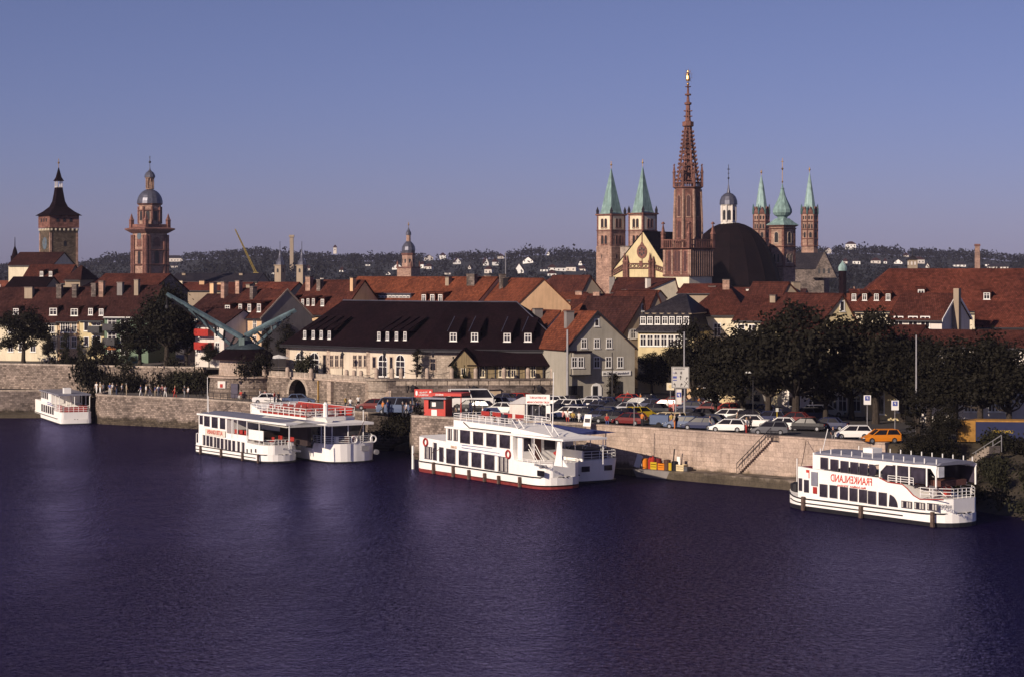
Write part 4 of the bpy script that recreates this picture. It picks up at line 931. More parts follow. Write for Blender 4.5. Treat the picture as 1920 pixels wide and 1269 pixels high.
def twin_west():
    Y = 740
    for px, tip, lab, rt in [(1146, 308, 'left big west tower with pale green pyramid spire', 404), (1205, 304, 'right big west tower with pale green pyramid spire, behind the gothic nave gable', 402)]:
        t = tower_root('cathedral_tower', lab, px, Y, -47); z = lambda py: Z(py, Y) - 6
        hw = 3.45
        m = MB().mat(BUFFST); m.sq([(hw + .25, -2), (hw + .2, z(463)), (hw, z(462)), (hw, z(rt))]); m.build('shaft', parent=t)
        m = MB().mat(REDST); m.sq([(hw + .2, z(rt + 1)), (hw + .5, z(rt)), (hw + .5, z(rt) + .4)]); m.sq([(hw + .2, z(434)), (hw + .25, z(432.5))])
        for sx in (-1, 1):
            for sy in (-1, 1): m.cb(sx * (hw - .25), sy * (hw - .25), z(462), .62, .62, z(rt) - z(462) - .1)
        m.build('cornice', parent=t)
        m = MB().mat(CREAM)
        for k in range(4):
            m.box(-hw + .75, hw - .75, -hw - .04, -hw + .1, z(431), z(406), Matrix.Rotation(R(90 * k), 4, 'Z'))
        m.build('cream_panel', parent=t)
        for k in range(4):
            for x in (-.85, .85):
                arch_open(t, hw + .04, x, z(427), .95, 2.4, R(90 * k), frame=REDST, name='window'); arch_open(t, hw, x, z(458), .95, 2.4, R(90 * k), frame=REDST, name='window')
            arch_open(t, hw + .2, -1.2, z(485), .3, 1.2, R(90 * k), name='slit')
        m = MB().mat(COPPER); m.sq([(hw - .55, z(rt) + .4), (hw - .9, z(rt) + 1.2), (1.1, z(350)), (.06, z(tip + 8))]); m.build('spire', parent=t)
        for sx in (-1, 1):
            for sy in (-1, 1):
                m = MB().mat(SLATE_G); m.lathe([(.5, z(rt) + .4), (.5, z(rt) + 1.3), (.6, z(rt) + 1.35), (.05, z(rt) + 2.9)], 6, cx=sx * (hw - .1), cy=sy * (hw - .1)); m.build('pinnacle', parent=t)
        ball_cross(t, z(tip + 9), z(tip - 5), .38, GOLD)
    # block between them
    fr = Fr(1163, 735, 6, -47); b_ = empty('cathedral_nave', 'plain stone block of the cathedral between the two green spired towers', 'church', fr.loc, fr.rz)
    m = MB().mat(SHELL); m.box(0, 14, 0, 6, -2, Z(464, 735) - 6); m.build('wall', parent=b_); m = MB().mat(RUBBLE_D); m.box(-.1, 14.1, -.1, 6.1, Z(464, 735) - 5.997, Z(463, 735) - 6 + .3); m.build('coping', parent=b_)
twin_west()

def marien():
    Y = 620; t = tower_root('gothic_tower', 'very tall red gothic tower with openwork crocketed spire and golden statue', 1290, Y, -47, zb=6); z = lambda py: Z(py, Y) - 6
    hb = 4.65
    # lower square storey with deep mouldings
    m = MB().mat(CREAM); m.sq([(hb + .25, -3), (hb + .25, z(519))]); m.build('plinth', parent=t)
    m = MB().mat(REDST); m.sq([(hb, z(519)), (hb, z(467))]); m.build('lower_storey', parent=t)
    m = MB().mat(BUFFST)
    for k in range(4):
        mt = Matrix.Rotation(R(90 * k), 4, 'Z'); N = 10
        xs = [-hb, -hb * .38, hb * .38, hb] if k % 2 == 0 else [-hb + 2 * hb * i / N for i in range(N + 1)]
        for x in xs: m.box(x - (.28 if k % 2 == 0 else .13), x + (.28 if k % 2 == 0 else .13), -hb - (.3 if k % 2 == 0 else .8), -hb + .1, z(518), z(469), mt)
    m.build('wall_ribs', parent=t)
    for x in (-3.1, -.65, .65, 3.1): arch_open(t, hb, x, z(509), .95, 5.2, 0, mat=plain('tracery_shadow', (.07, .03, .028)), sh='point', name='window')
    m = MB().mat(REDST); m.sq([(hb + .5, z(519)), (hb + .6, z(516)), (hb + .2, z(515))]); m.sq([(hb + .3, z(468)), (hb + 1.0, z(466)), (hb + 1.0, z(465))])
    m.build('cornice', parent=t)
    m = MB().mat(REDST)   # balustrade
    for k in range(4):
        mt = Matrix.Rotation(R(90 * k), 4, 'Z'); m.box(-hb - .8, hb + .8, -hb - .75, -hb - .5, z(451.5), z(449.5), mt)
        for i in range(15): x = -hb - .6 + i * (2 * hb + 1.2) / 14; m.box(x - .12, x + .12, -hb - .72, -hb - .53, z(465), z(451.6), mt)
    m.build('balustrade', parent=t)
    for sx in (-1, 1):
        for sy in (-1, 1):
            m = MB().mat(REDST); m.sq([(.45, z(465)), (.45, z(440)), (.6, z(439.5)), (.35, z(434)), (.1, z(421)), (.4, z(420.5)), (.4, z(419)), (.05, z(416))], sx * (hb + .45), sy * (hb + .45)); m.build('pinnacle', parent=t)
    # octagon
    m = MB().mat(REDST); m.lathe([(4.05, z(465)), (4.0, z(430)), (3.95, z(352))], 8, rot=R(22.5)); m.build('octagon', parent=t)
    m = MB().mat(BUFFST)
    for k in range(8):
        a = R(22.5 + 45 * k)
        for (r0, p0, r1, p1) in [(4.35, 465, 4.25, 408), (4.2, 408, 4.0, 372), (4.0, 372, 3.95, 356)]:
            m.tube((r0 * math.cos(a), r0 * math.sin(a), z(p0)), (r1 * math.cos(a), r1 * math.sin(a), z(p1)), .42, .36, 5)
    m.build('buttresses', parent=t)
    for k in range(8):
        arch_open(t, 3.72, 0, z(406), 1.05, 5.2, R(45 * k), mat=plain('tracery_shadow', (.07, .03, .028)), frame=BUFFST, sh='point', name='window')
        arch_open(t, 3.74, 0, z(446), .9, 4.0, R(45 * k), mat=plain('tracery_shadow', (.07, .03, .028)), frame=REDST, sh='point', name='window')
    m = MB().mat(REDST); m.lathe([(4.1, z(354)), (4.6, z(352)), (4.6, z(351))], 8, rot=R(22.5))
    for k in range(8):
        a0, a1 = R(22.5 + 45 * k), R(67.5 + 45 * k); p = Vector((4.4 * math.cos(a0), 4.4 * math.sin(a0), 0)); q = Vector((4.4 * math.cos(a1), 4.4 * math.sin(a1), 0))
        m.tube(p + Vector((0, 0, z(343))), q + Vector((0, 0, z(343))), .16)
        for i in range(5): c = p.lerp(q, (i + .5) / 5); m.tube(c + Vector((0, 0, z(351))), c + Vector((0, 0, z(343))), .12)
    m.build('gallery', parent=t)
    for k in range(8):
        a = R(22.5 + 45 * k); cx, cy = 4.35 * math.cos(a), 4.35 * math.sin(a)
        m = MB().mat(REDST); m.lathe([(.36, z(351)), (.34, z(325)), (.5, z(324)), (.3, z(321)), (.08, z(311)), (.3, z(310.5)), (.05, z(308))], 6, cx=cx, cy=cy); m.build('pinnacle', parent=t)
    # openwork spire: ribs, rings, tracery bars, crockets
    prof = [(3.3, 345), (2.15, 300), (1.35, 262), (.95, 239)]
    rad = lambda py: next(r0 + (r1 - r0) * (p0 - py) / (p0 - p1) for (r0, p0), (r1, p1) in zip(prof, prof[1:]) if p1 <= py <= p0)
    for k in range(8):
        a = R(22.5 + 45 * k); m = MB().mat(REDST)
        m.path([(r * math.cos(a), r * math.sin(a), z(p_)) for r, p_ in prof], .27, 5)
        for i in range(13):
            py = 338 - i * 7.5; r = rad(py) + .55; m.lathe([(.05, z(py) - .3), (.26, z(py)), (.26, z(py) + .25), (.05, z(py) + .45)], 5, cx=r * math.cos(a), cy=r * math.sin(a)); m.tube((rad(py) * math.cos(a), rad(py) * math.sin(a), z(py)), (r * math.cos(a), r * math.sin(a), z(py) + .1), .12)
        m.build('spire_rib', parent=t)
    m = MB().mat(REDST)
    for py in (338, 324, 311, 299, 288, 278, 268, 259, 250):
        r = rad(py)
        for k in range(8):
            a0, a1 = R(22.5 + 45 * k), R(67.5 + 45 * k); m.tube((r * math.cos(a0), r * math.sin(a0), z(py)), (r * math.cos(a1), r * math.sin(a1), z(py)), .14)
            r2 = rad(py - 6); am = (a0 + a1) / 2; m.tube((r * .93 * math.cos(am), r * .93 * math.sin(am), z(py)), (r2 * .93 * math.cos(am), r2 * .93 * math.sin(am), z(py - 6)), .16)
            if py > 300: m.tube((r * .93 * math.cos(am), r * .93 * math.sin(am), z(py)), (r2 * math.cos(a0), r2 * math.sin(a0), z(py - 6)), .12); m.tube((r * .93 * math.cos(am), r * .93 * math.sin(am), z(py)), (r2 * math.cos(a1), r2 * math.sin(a1), z(py - 6)), .12)
    m.lathe([(2.3, z(345)), (1.2, z(299)), (.7, z(262)), (.5, z(240))], 8)
    m.build('spire_tracery', parent=t)
    m = MB().mat(REDST); m.lathe([(1.1, z(239)), (1.75, z(237)), (1.75, z(229)), (1.2, z(228.5)), (.85, z(227)), (.65, z(200)), (.62, z(198)), (1.1, z(196)), (1.1, z(193)), (.5, z(192)), (.35, z(180)), (.95, z(179.5)), (.95, z(176.5)), (.35, z(176)), (.3, z(164)), (.9, z(163.7)), (.9, z(162.5)), (.3, z(162)), (.3, z(160))], 8, rot=R(22.5))
    for py in (219, 209):
        for k in range(8): a = R(22.5 + 45 * k); m.tube((.6 * math.cos(a), .6 * math.sin(a), z(py)), (1.3 * math.cos(a), 1.3 * math.sin(a), z(py) + .1), .16)
    m.build('spire_top', parent=t)
    # gilded statue in a ring of rays
    m = MB().mat(GOLD); m.lathe([(.05, z(161)), (.42, z(158.5)), (.42, z(157)), (.05, z(154.5))], 8)
    m.lathe([(.5, z(153)), (.62, z(149)), (.5, z(143)), (.42, z(139.5)), (.52, z(138)), (.2, z(136.6)), (.26, z(135)), (.22, z(133.5)), (.3, z(133)), (.05, z(131.5))], 8)
    m.tube((-.3, -.2, z(140)), (.3, -.5, z(142)), .16); m.lathe([(.1, z(141.5)), (.2, z(140)), (.1, z(138.6))], 6, cx=.35, cy=-.35)
    m.build('statue', parent=t)
    m = MB().mat(GOLD); c = Vector((0, .2, z(142.5)))
    for i in range(20):
        a = 2 * math.pi * i / 20; d = Vector((math.cos(a) * .8, 0, math.sin(a) * 1.25)).normalized(); e = Vector((math.cos(a) * .9, 0, math.sin(a) * 1.5)); d2 = e * (1.45 if i % 2 else 1.15)
        mt = Matrix.Rotation(R(47), 3, 'Z'); m.tube(c + mt @ (e * .75), c + mt @ d2, .07, .03, 4)
    m.build('ray_wreath', parent=t)
    # nave with cream gable
    Yg = 640; fr = Fr(1150, Yg, 6, -28); W_ = fr.x(1250)
    n = empty('gothic_nave', 'cream gable with red rose window and pinnacled tracery band, left of the red gothic tower', 'church', fr.loc, fr.rz)
    zt = fr.z(1206, 434); xa = fr.x(1206); z0 = fr.z(1200, 512); zl = fr.z(1160, 505)
    m = MB().mat(YELL); m.prism([(0, -2), (W_ + 1, -2), (W_ + 1, z0), (xa, zt), (0, zl)], 0, 30); m.build('gable_wall', parent=n)
    m = MB().mat(SLATE); sl = (zt - zl) / xa; sr = (zt - z0) / (W_ + 1 - xa)
    roof_slab(m, (-.7, -.2, zl - .7 * sl + .15), (-.7, 30.2, zl - .7 * sl + .15), (xa, 30.2, zt + .15), (xa, -.2, zt + .15)); roof_slab(m, (W_ + 1.7, 30.2, z0 - .7 * sr + .15), (W_ + 1.7, -.2, z0 - .7 * sr + .15), (xa, -.2, zt + .16), (xa, 30.2, zt + .16)); m.build('roof', parent=n)
    xr, zr = fr.p(1204, 472)
    m = MB().mat(REDST)
    for r, d in ((1.65, -.25), (1.3, -.32)):
        m.prism([(xr + r * math.cos(q), zr + r * 1.25 * math.sin(q)) for q in [2 * math.pi * j / 20 for j in range(20)]], d, .05)
    m.prism([(xr - .7, zr + 1.8), (xr + .7, zr + 1.8), (xr, zr + 3.2)], -.25, .05); m.tube((xr, -.1, zr + 2.5), (xr, -.1, zt + .6), .16); m.tube((xr, -.1, zr - 2.0), (xr, -.1, zr - 4.6), .12)
    rw = m.build('rose_window', parent=n)
    m = MB().mat(BLACK)
    for k in range(6):
        a = R(60 * k + 30); cx, cz = xr + .78 * math.cos(a), zr + .95 * math.sin(a); m.prism([(cx + .3 * math.cos(q), cz + .38 * math.sin(q)) for q in [2 * math.pi * j / 8 for j in range(8)]], -.34, -.325)
    m.build('rose_lights', parent=rw)
    m = MB().mat(REDST)   # balustrade band, dipping both sides
    pts = [(fr.x(1150), fr.z(1150, 516)), (fr.x(1172), fr.z(1172, 503)), (fr.x(1222), fr.z(1222, 503)), (fr.x(1248), fr.z(1248, 512))]
    for (xa_, za), (xb_, zb_) in zip(pts, pts[1:]):
        m.tube((xa_, -.3, za), (xb_, -.3, zb_), .17); m.tube((xa_, -.3, za + 1.35), (xb_, -.3, zb_ + 1.35), .15); K = 7
        for i in range(K):
            u0, u1 = i / K, (i + 1) / K; m.tube((xa_ + (xb_ - xa_) * u0, -.3, za + (zb_ - za) * u0), (xa_ + (xb_ - xa_) * u1, -.3, za + (zb_ - za) * u1 + 1.3), .09, n=4); m.tube((xa_ + (xb_ - xa_) * u0, -.3, za + 1.3 + (zb_ - za) * u0), (xa_ + (xb_ - xa_) * u1, -.3, za + (zb_ - za) * u1), .09, n=4)
    m.build('tracery_band', parent=n)
    for px, tp in ((1172, 475), (1177, 478), (1220, 474), (1226, 480)):
        x, zz = fr.p(px, tp); q = MB().mat(REDST); q.sq([(.38, fr.z(px, 523)), (.36, fr.z(px, 492)), (.5, fr.z(px, 491)), (.3, fr.z(px, 488)), (.06, zz)], x, -.55); q.build('pinnacle', parent=n)
    m = MB().mat(REDST); x, zz = fr.p(1202, 499); m.cb(x, -.2, zz - .1, .9, .3, 1.6); m.build('niche', parent=n)
marien()

def dark_dome():
    Y = 690; s = Y / F_PX; t = tower_root('dark_church_dome', 'huge dark slate dome with a white lantern right of the red gothic tower', 1371, Y, 0, 'dome', zb=6); z = lambda py: Z(py, Y) - 6
    m = MB().mat(DOME); pr = [(93, 536), (91, 525), (88, 512), (84, 500), (78, 483), (70, 466), (61, 451), (50, 438), (38, 428.5), (25, 422), (14, 419), (8, 418.2)]
    m.lathe([(r * s, z(p_)) for r, p_ in pr], 16, rot=R(22.5 - 8)); m.build('dome', parent=t)
    m = MB().mat(TANP); m.lathe([(13.5, -3), (13.5, z(531))], 8, rot=R(14.5)); m.build('drum', parent=t)
    m = MB().mat(DOME); 
    for k in range(16):
        a = R(14.5 + 22.5 * k); m.path([((r * s + .02) * math.cos(a), (r * s + .05) * math.sin(a), z(p_)) for r, p_ in pr], .09, 4)
    m.build('dome_ribs', parent=t)
    q = MB().mat(WHITEP); cx = gx(1366, Y) - gx(1371, Y)
    q.lathe([(2.8, z(421)), (2.6, z(417)), (2.35, z(416)), (2.35, z(387)), (2.7, z(385.5)), (2.7, z(384))], 8, cx=cx, rot=R(22.5)); 
    for k in range(8): a = R(22.5 + 45 * k); q.lathe([(.34, z(416)), (.34, z(386))], 5, cx=cx + 2.4 * math.cos(a), cy=2.4 * math.sin(a))
    ln = q.build('lantern', parent=t)
    for k in range(8):
        rz = R(45 * k); o = arch_open(t, 2.19, 0, z(413), 1.0, 2.7, rz, frame=None, name='window'); o.location.x += cx
    q = MB().mat(LEAD); q.lathe([(2.95, z(384)), (2.8, z(376)), (2.3, z(369)), (1.4, z(364)), (.6, z(362)), (.35, z(355)), (.12, z(345))], 12, cx=cx); q.build('lantern_dome', parent=t)
    q = MB().mat(DARKM); q.tube((cx, 0, z(350)), (cx, 0, z(309)), .1); q.lathe([(.05, z(337)), (.38, z(334.5)), (.05, z(332))], 8, cx=cx); q.box(cx - .45, cx + .45, -.08, .08, z(318.5), z(317)); q.box(cx - .3, cx + .3, -.08, .08, z(326), z(325)); q.build('cross', parent=t)
    fr = Fr(1232, 700, 6, -10); n = empty('church_roof', 'dark nave roof between gothic gable and red tower', 'church', fr.loc, fr.rz)
    m = MB().mat(SLATE); W_ = fr.x(1330); m.loft([[(0, -6, z(500)), (0, 0, fr.z(1250, 441)), (0, 6, z(500))], [(W_, -6, z(500)), (W_, 0, fr.z(1250, 441)), (W_, 6, z(500))]]); m.build('roof', parent=n)
    m = MB().mat(TANP); m.box(.5, W_ - .5, -5.5, 5.5, -2, z(500) - .003); m.build('wall', parent=n)
dark_dome()

def east_group():
    Y = 780
    for px, tip, lab in [(1427.5, 321, 'left one of the two slim eastern towers with pale green needle spires'), (1518, 316, 'right one of the two slim eastern towers with pale green needle spires')]:
        t = tower_root('cathedral_tower', lab, px, Y, -47); z = lambda py: Z(py, Y) - 6; r0 = 3.05
        m = MB().mat(BUFFST); m.lathe([(r0 + .1, -2), (r0, z(440)), (r0, z(400))], 8, rot=R(22.5)); m.build('shaft', parent=t)
        m = MB().mat(REDST)
        for p_ in (462, 448, 431, 416): m.lathe([(r0 + .05, z(p_) - .2), (r0 + .3, z(p_)), (r0 + .05, z(p_) + .2)], 8, rot=R(22.5))
        for k in range(8): a = R(22.5 + 45 * k); m.tube((r0 * math.cos(a), r0 * math.sin(a), z(462)), (r0 * math.cos(a), r0 * math.sin(a), z(402)), .2, n=5)
        m.build('string_courses', parent=t)
        for k in range(8):
            for x in (-.5, .5): arch_open(t, r0 * .924, x, z(429), .55, 1.3, R(45 * k), name='window'); arch_open(t, r0 * .924, x, z(412), .5, 1.1, R(45 * k), name='window')
            arch_open(t, r0 * .924, 0, z(446), .9, 1.5, R(45 * k), name='window')
        m = MB().mat(REDST)
        for k in range(8):
            mt = Matrix.Rotation(R(45 * k), 4, 'Z'); h = r0 * .924
            m.loft([[mt @ Vector(p) for p in ((-1.15, -h - .15, z(402)), (1.15, -h - .15, z(402)), (0, -h - .15, z(388)))], [mt @ Vector(p) for p in ((-1.15, -h + .8, z(402)), (1.15, -h + .8, z(402)), (0, -h + .8, z(388)))]])
        m.build('gablets', parent=t)
        for k in range(8):
            a = R(22.5 + 45 * k); q = MB().mat(COPPER_D); q.lathe([(.32, z(402)), (.32, z(393)), (.04, z(383))], 5, cx=(r0 + .1) * math.cos(a), cy=(r0 + .1) * math.sin(a)); q.build('pinnacle', parent=t)
        m = MB().mat(COPPER_L); m.lathe([(r0 - .3, z(398)), (2.1, z(385)), (.9, z(347)), (.07, z(tip + 7))], 8, rot=R(22.5)); m.build('spire', parent=t)
        ball_cross(t, z(tip + 8), z(tip - 2), .4)
    Y = 700; t = tower_root('onion_tower', 'buff stone tower with a green bulbous roof and tall cross between the two needle spires', 1467, Y, -47); z = lambda py: Z(py, Y) - 6
    hw = 2.95; m = MB().mat(BUFFST); m.sq([(hw + .1, -2), (hw, z(425))]); m.build('shaft', parent=t)
    m = MB().mat(REDST)
    for p_ in (500, 463, 429): m.sq([(hw + .05, z(p_) - .25), (hw + .35, z(p_)), (hw + .35, z(p_) + .15), (hw + .05, z(p_) + .2)])
    m.sq([(hw + .1, z(426)), (hw + .75, z(423.5)), (hw + .75, z(422.5))])
    for sx in (-1, 1):
        for sy in (-1, 1): m.cb(sx * hw * .9, sy * hw * .9, z(500), .8, .8, z(427) - z(500))
    m.build('cornice', parent=t)
    for k in range(4):
        arch_open(t, hw, 0, z(455), 1.5, 2.6, R(90 * k), frame=SAND, name='window')
        for x in (-.8, .8): arch_open(t, hw, x, z(492), .9, 2.2, R(90 * k), frame=SAND, name='window')
    m = MB().mat(COPPER); m.sq([(hw + .9, z(422.5)), (hw - .2, z(417)), (1.6, z(410))]); m.lathe([(1.5, z(411)), (1.7, z(407)), (2.6, z(404)), (3.2, z(399)), (3.15, z(393)), (2.5, z(385)), (1.7, z(376)), (1.05, z(367)), (.6, z(357)), (.55, z(355)), (.7, z(354)), (.3, z(352)), (.15, z(345))], 12); m.build('onion_roof', parent=t)
    m = MB().mat(GOLD); m.tube((0, 0, z(354)), (0, 0, z(297)), .1); m.lathe([(.05, z(343.5)), (.34, z(341.5)), (.05, z(339.5))], 8); m.lathe([(.05, z(320)), (.42, z(317)), (.05, z(314))], 8); m.box(-.5, .5, -.08, .08, z(304), z(303)); m.build('cross', parent=t)
    fr = Fr(1488, 760, 6, -20); n = empty('church_roof', 'dark grey choir roof with a dark end gable between onion tower and right needle spire', 'church', fr.loc, fr.rz)
    W_ = fr.x(1550); zr = fr.z(1520, 474); ze = fr.z(1520, 505); m = MB().mat(SLATE_G); m.loft([[(0, -5, ze), (0, 0, zr), (0, 5, ze)], [(W_, -5, ze), (W_, 0, zr), (W_, 5, ze)]]); m.build('roof', parent=n)
    m = MB().mat(RUBBLE_D); m.box(0, W_, -4.7, 4.7, -2, ze - .003); m.prism([(W_ - 4, ze - 3), (W_ + 5, ze - 3), (W_ + .6, zr + .3)], -7, -4.8); m.build('wall', parent=n)
    for i in range(3): arch_open(n, 7.02, W_ - 1.2 + i * 1.7, ze - 1.5, .8, 1.4, 0, name='window')
    m = MB().mat(COPPER_L); Y = 640; t = empty('green_cupola', 'small bright green cupola right of the choir roof', 'cupola', (gx(1580, Y), Y, 6)); z = lambda py: Z(py, Y) - 6
    m.lathe([(1.3, z(508)), (1.35, z(502)), (1.0, z(497)), (.4, z(493)), (.08, z(489))], 10); m.build('roof', parent=t); m = MB().mat(SLATE); m.lathe([(1.15, -2), (1.15, z(508))], 8); m.build('shaft', parent=t)
    Y = 380; t = empty('roof_turret', 'small dark square turret with white windows on the long red roof', 'turret', (gx(1711, Y), Y, 12)); z = lambda py: Z(py, Y) - 12
    m = MB().mat(TANP); m.sq([(.75, 0), (.75, z(487))]); m.build('shaft', parent=t); m = MB().mat(SLATE_G); m.sq([(.95, z(487)), (.5, z(483)), (.06, z(479))]); m.build('roof', parent=t); m = MB().mat(DARKM); m.tube((0, 0, z(480)), (0, 0, z(466)), .05); m.build('finial', parent=t)
    for k in range(4):
        for x in (-.3, .3): arch_open(t, .76, x, z(497), .32, .45, R(90 * k), mat=WHITEP, name='window')
    Y = 1100; t = empty('factory_chimney', 'tall brown brick factory chimney on the skyline near the right edge', 'chimney', (gx(1832.5, Y), Y, 5)); z = lambda py: Z(py, Y) - 5
    m = MB().mat(BUFFST); m.sq([(1.4, -2), (1.05, z(462))]); m.build('stack', parent=t); m = MB().mat(REDST); m.sq([(1.3, z(462)), (1.3, z(458))]); m.build('cap', parent=t)
    Y = 1900; t = empty('water_tower', 'pale concrete tower on the skyline left of centre', 'tower', (gx(547, Y), Y, 20)); z = lambda py: Z(py, Y) - 20
    m = MB().mat(TANP); m.sq([(1.6, -10), (1.6, z(446)), (2.2, z(445)), (2.2, z(441))]); m.build('shaft', parent=t)
    # yellow building crane
    Y = 820; t = empty('construction_crane', 'thin yellow lattice boom crane leaning over the far roofs', 'crane', (gx(480, Y), Y, 6)); z = lambda py: Z(py, Y) - 6
    yel = plain('crane_yellow', (.30, .22, .06), .6); m = MB().mat(yel); x1 = gx(441, Y) - gx(480, Y)
    a = Vector((0, 0, z(512))); b_ = Vector((x1, 0, z(430)))
    for o in ((-.4, -.4), (.4, -.4), (0, .4)): m.tube(a + Vector((o[0], o[1], 0)), b_ + Vector((o[0] * .3, o[1] * .3, 0)), .12, n=4)
    for i in range(16):
        p = a.lerp(b_, i / 16); q = a.lerp(b_, (i + 1) / 16); m.tube(p + Vector((-.4, -.4, 0)), q + Vector((.3, -.3, 0)), .07, n=4)
    m.build('boom', parent=t); m = MB().mat(yel); m.cb(0, 0, -1, 2, 2, z(512) + 1.2); m.build('cab', parent=t)
    for px, top, Y in [(948, 474, 900), (1715, 468, 600)]:
        pass
east_group()
# ================================================================ HIPPED HALL ON THE TERRACE
def customs():
    zb = ZP + 3.25; A = Vector((-32.3, 308)); B = Vector((-12.3, 290)); C = Vector((6.8, 285.9))
    root = empty('hipped_hall', 'long bent stone hall under a huge dark hipped roof on the terrace', 'building', (A.x, A.y, zb))
    l = lambda P, z=0: (P[0] - A.x, P[1] - A.y, z)
    f1 = frw(A, zb, math.degrees(math.atan2(B.y - A.y, B.x - A.x))); f2 = frw(B, zb, math.degrees(math.atan2(C.y - B.y, C.x - B.x)))
    W1 = (B - A).length; W2 = (C - B).length; ze = gz(650.5, 290) - zb; D = 16
    Bk = f2.world(0, 0) + (f1.ey + f2.ey).normalized() * D / ((f1.ey + f2.ey).normalized().dot(f1.ey))
    Ak = f1.world(0, D); Ck = f2.world(W2, D)
    for P, Q, m, nm in ((A, B, SAND, 'wall'), (B, C, SHELL, 'wall')):
        pass
    m = MB().mat(plaster('pale_ashlar', (.62, .53, .42), .12)); m.ext([l(A)[:2], l(B)[:2], l(Bk)[:2], l(Ak)[:2]], -.5, ze); m.build('left_wing_wall', parent=root)
    m = MB().mat(SHELL); m.ext([l(B)[:2], l(C)[:2], l(Ck)[:2], l(Bk)[:2]], -.5, ze); m.build('right_wing_wall', parent=root)
    oh = .9; Ao = f1.world(-oh, -oh); Co = f2.world(W2 + oh, -oh); bn = (f1.ey + f2.ey).normalized(); Bo = B - bn * oh * 1.05
    Aok = f1.world(-oh, D + oh); Cok = f2.world(W2 + oh, D + oh); Bok = Bk + bn * oh
    zr = gz(566, 300) - zb; Ra = f1.world(3, 8); Rb = B + bn * 8.3; Rc = f2.world(W2 - 8, 8); zo = ze - .35
    m = MB().mat(SLATE)
    for q in ([l(Ao, zo), l(Bo, zo), l(Rb, zr), l(Ra, zr)], [l(Bo, zo), l(Co, zo), l(Rc, zr), l(Rb, zr)], [l(Co, zo), l(Cok, zo), l(Rc, zr)], [l(Cok, zo), l(Bok, zo), l(Rb, zr), l(Rc, zr)], [l(Bok, zo), l(Aok, zo), l(Ra, zr), l(Rb, zr)], [l(Aok, zo), l(Ao, zo), l(Ra, zr)]): m.poly(q)
    roof = m.build('roof', parent=root)
    m = MB().mat(DARKM); m.loft([[l(P, zo - .3) for P in (Ao, Bo, Co, Cok, Bok, Aok)], [l(P, zo - .02) for P in (Ao, Bo, Co, Cok, Bok, Aok)]]); m.build('eaves_board', parent=root)
    m = MB().mat(LEAD)
    for P, Q, R_, S_ in ((Ra, Rb, Rb, Rc),): m.path([l(Ra, zr + .05), l(Rb, zr + .05), l(Rc, zr + .05)], .09)
    m.path([l(Rc, zr + .05), l(Co, zo + .1)], .07); m.build('ridge_cap', parent=root)
    m = MB().mat(DARKM); m.path([l(Ao, zo + .02), l(Bo, zo + .02), l(Co, zo + .02)], .11); m.build('gutter', parent=root)
    def slope_pt(f, px, py, base_oh):
        s = (zr - zo) / (8 + oh); lo, hi = 0, 8
        for _ in range(30):
            mid = (lo + hi) / 2
            if f.z(px, py, mid) > zo + s * (mid + oh): lo = mid
            else: hi = mid
        return lo, s
    for f, lst in ((f1, [(572, 627, .6), (588, 627, .6), (603, 627, .6), (618, 628, .6), (711, 630, .6), (727, 630, .6), (744, 630, .6), (760, 630, .6)]), (f2, [(850, 632, 1.01), (890, 632, 1.01), (951, 633, 1.01), (990, 633, 1.01)])):
        for px, py, w_ in lst:
            py += 9; y, s = slope_pt(f, px, py, oh); x, z = f.p(px, py, y); z += .75; W_ = f.world(x, y)
            e = bpy.data.objects.new('dormer_base', None); e.name = 'dormer'
            cb = MB().mat(SLATE); h = 1.25; cb.box(-w_ / 2 - .12, w_ / 2 + .12, 0, 2.2, -.3, h); r = cb.build('dormer', parent=root, loc=l(W_, z - .7)); r.rotation_euler = (0, 0, f.rz)
            bpy.data.objects.remove(e)
            q = MB().mat(SLATE); q.loft([[(-w_ / 2 - .25, -.2, h + .003), (w_ / 2 + .25, -.2, h + .003), (w_ / 2 + .25, 3.9, h + 1.9), (-w_ / 2 - .25, 3.9, h + 1.9)], [(-w_ / 2 - .25, -.2, h + .13), (w_ / 2 + .25, -.2, h + .13), (w_ / 2 + .25, 3.9, h + 2.02), (-w_ / 2 - .25, 3.9, h + 2.02)]])
            q.build('dormer_roof', parent=r)
            if w_ > 1:
                q = MB().mat(LEAD); q.path([(-w_ / 2 - .25, -.2, h + .16), (-w_ / 2 - .25, 3.9, h + 2.05)], .05); q.build('verge_flashing', parent=r)
            win(r, 0, .05, w_ * .95, h * .93, 'cross', y=-.02)
    # openings
    def ww(f, px, py0, py1, w_, st, fm=None):
        x, z1 = f.p(px, py0); z0 = f.z(px, py1); h = z1 - z0
        if st == 'arch': h -= w_ / 2
        P = f.world(x, 0); o = win(root, l(P)[0], z0, w_, h, st, fm, y=l(P)[1], rz=f.rz); return o
    for px in (563, 590): ww(f1, px, 660, 700, 2.0, 'arch')
    for px in (609,): ww(f1, px, 664, 700, .8, 'plain', SAND)
    for px in (622, 631.5, 641, 665.5, 675.5, 685.5): ww(f1, px, 665, 688, .75, 'cross', SAND)
    ww(f1, 702, 668, 690, .8, 'plain', SAND)
    for px in (718, 751): ww(f1, px, 664, 706, 1.8, 'arch')
    ww(f1, 734, 668, 706, .7, 'plain', SAND)
    ww(f2, 812, 671, 695, .9, 'cross', SAND); ww(f2, 1036, 668, 692, .9, 'cross', SAND)
    for f, px in ((f1, 615), (f1, 690), (f2, 1052)):
        x = f.x(px); P = f.world(x, -.12); m = MB().mat(COPPER_D); q = l(P); m.tube((q[0], q[1], -.2), (q[0], q[1], ze - .3), .1); m.build('downpipe', parent=root)
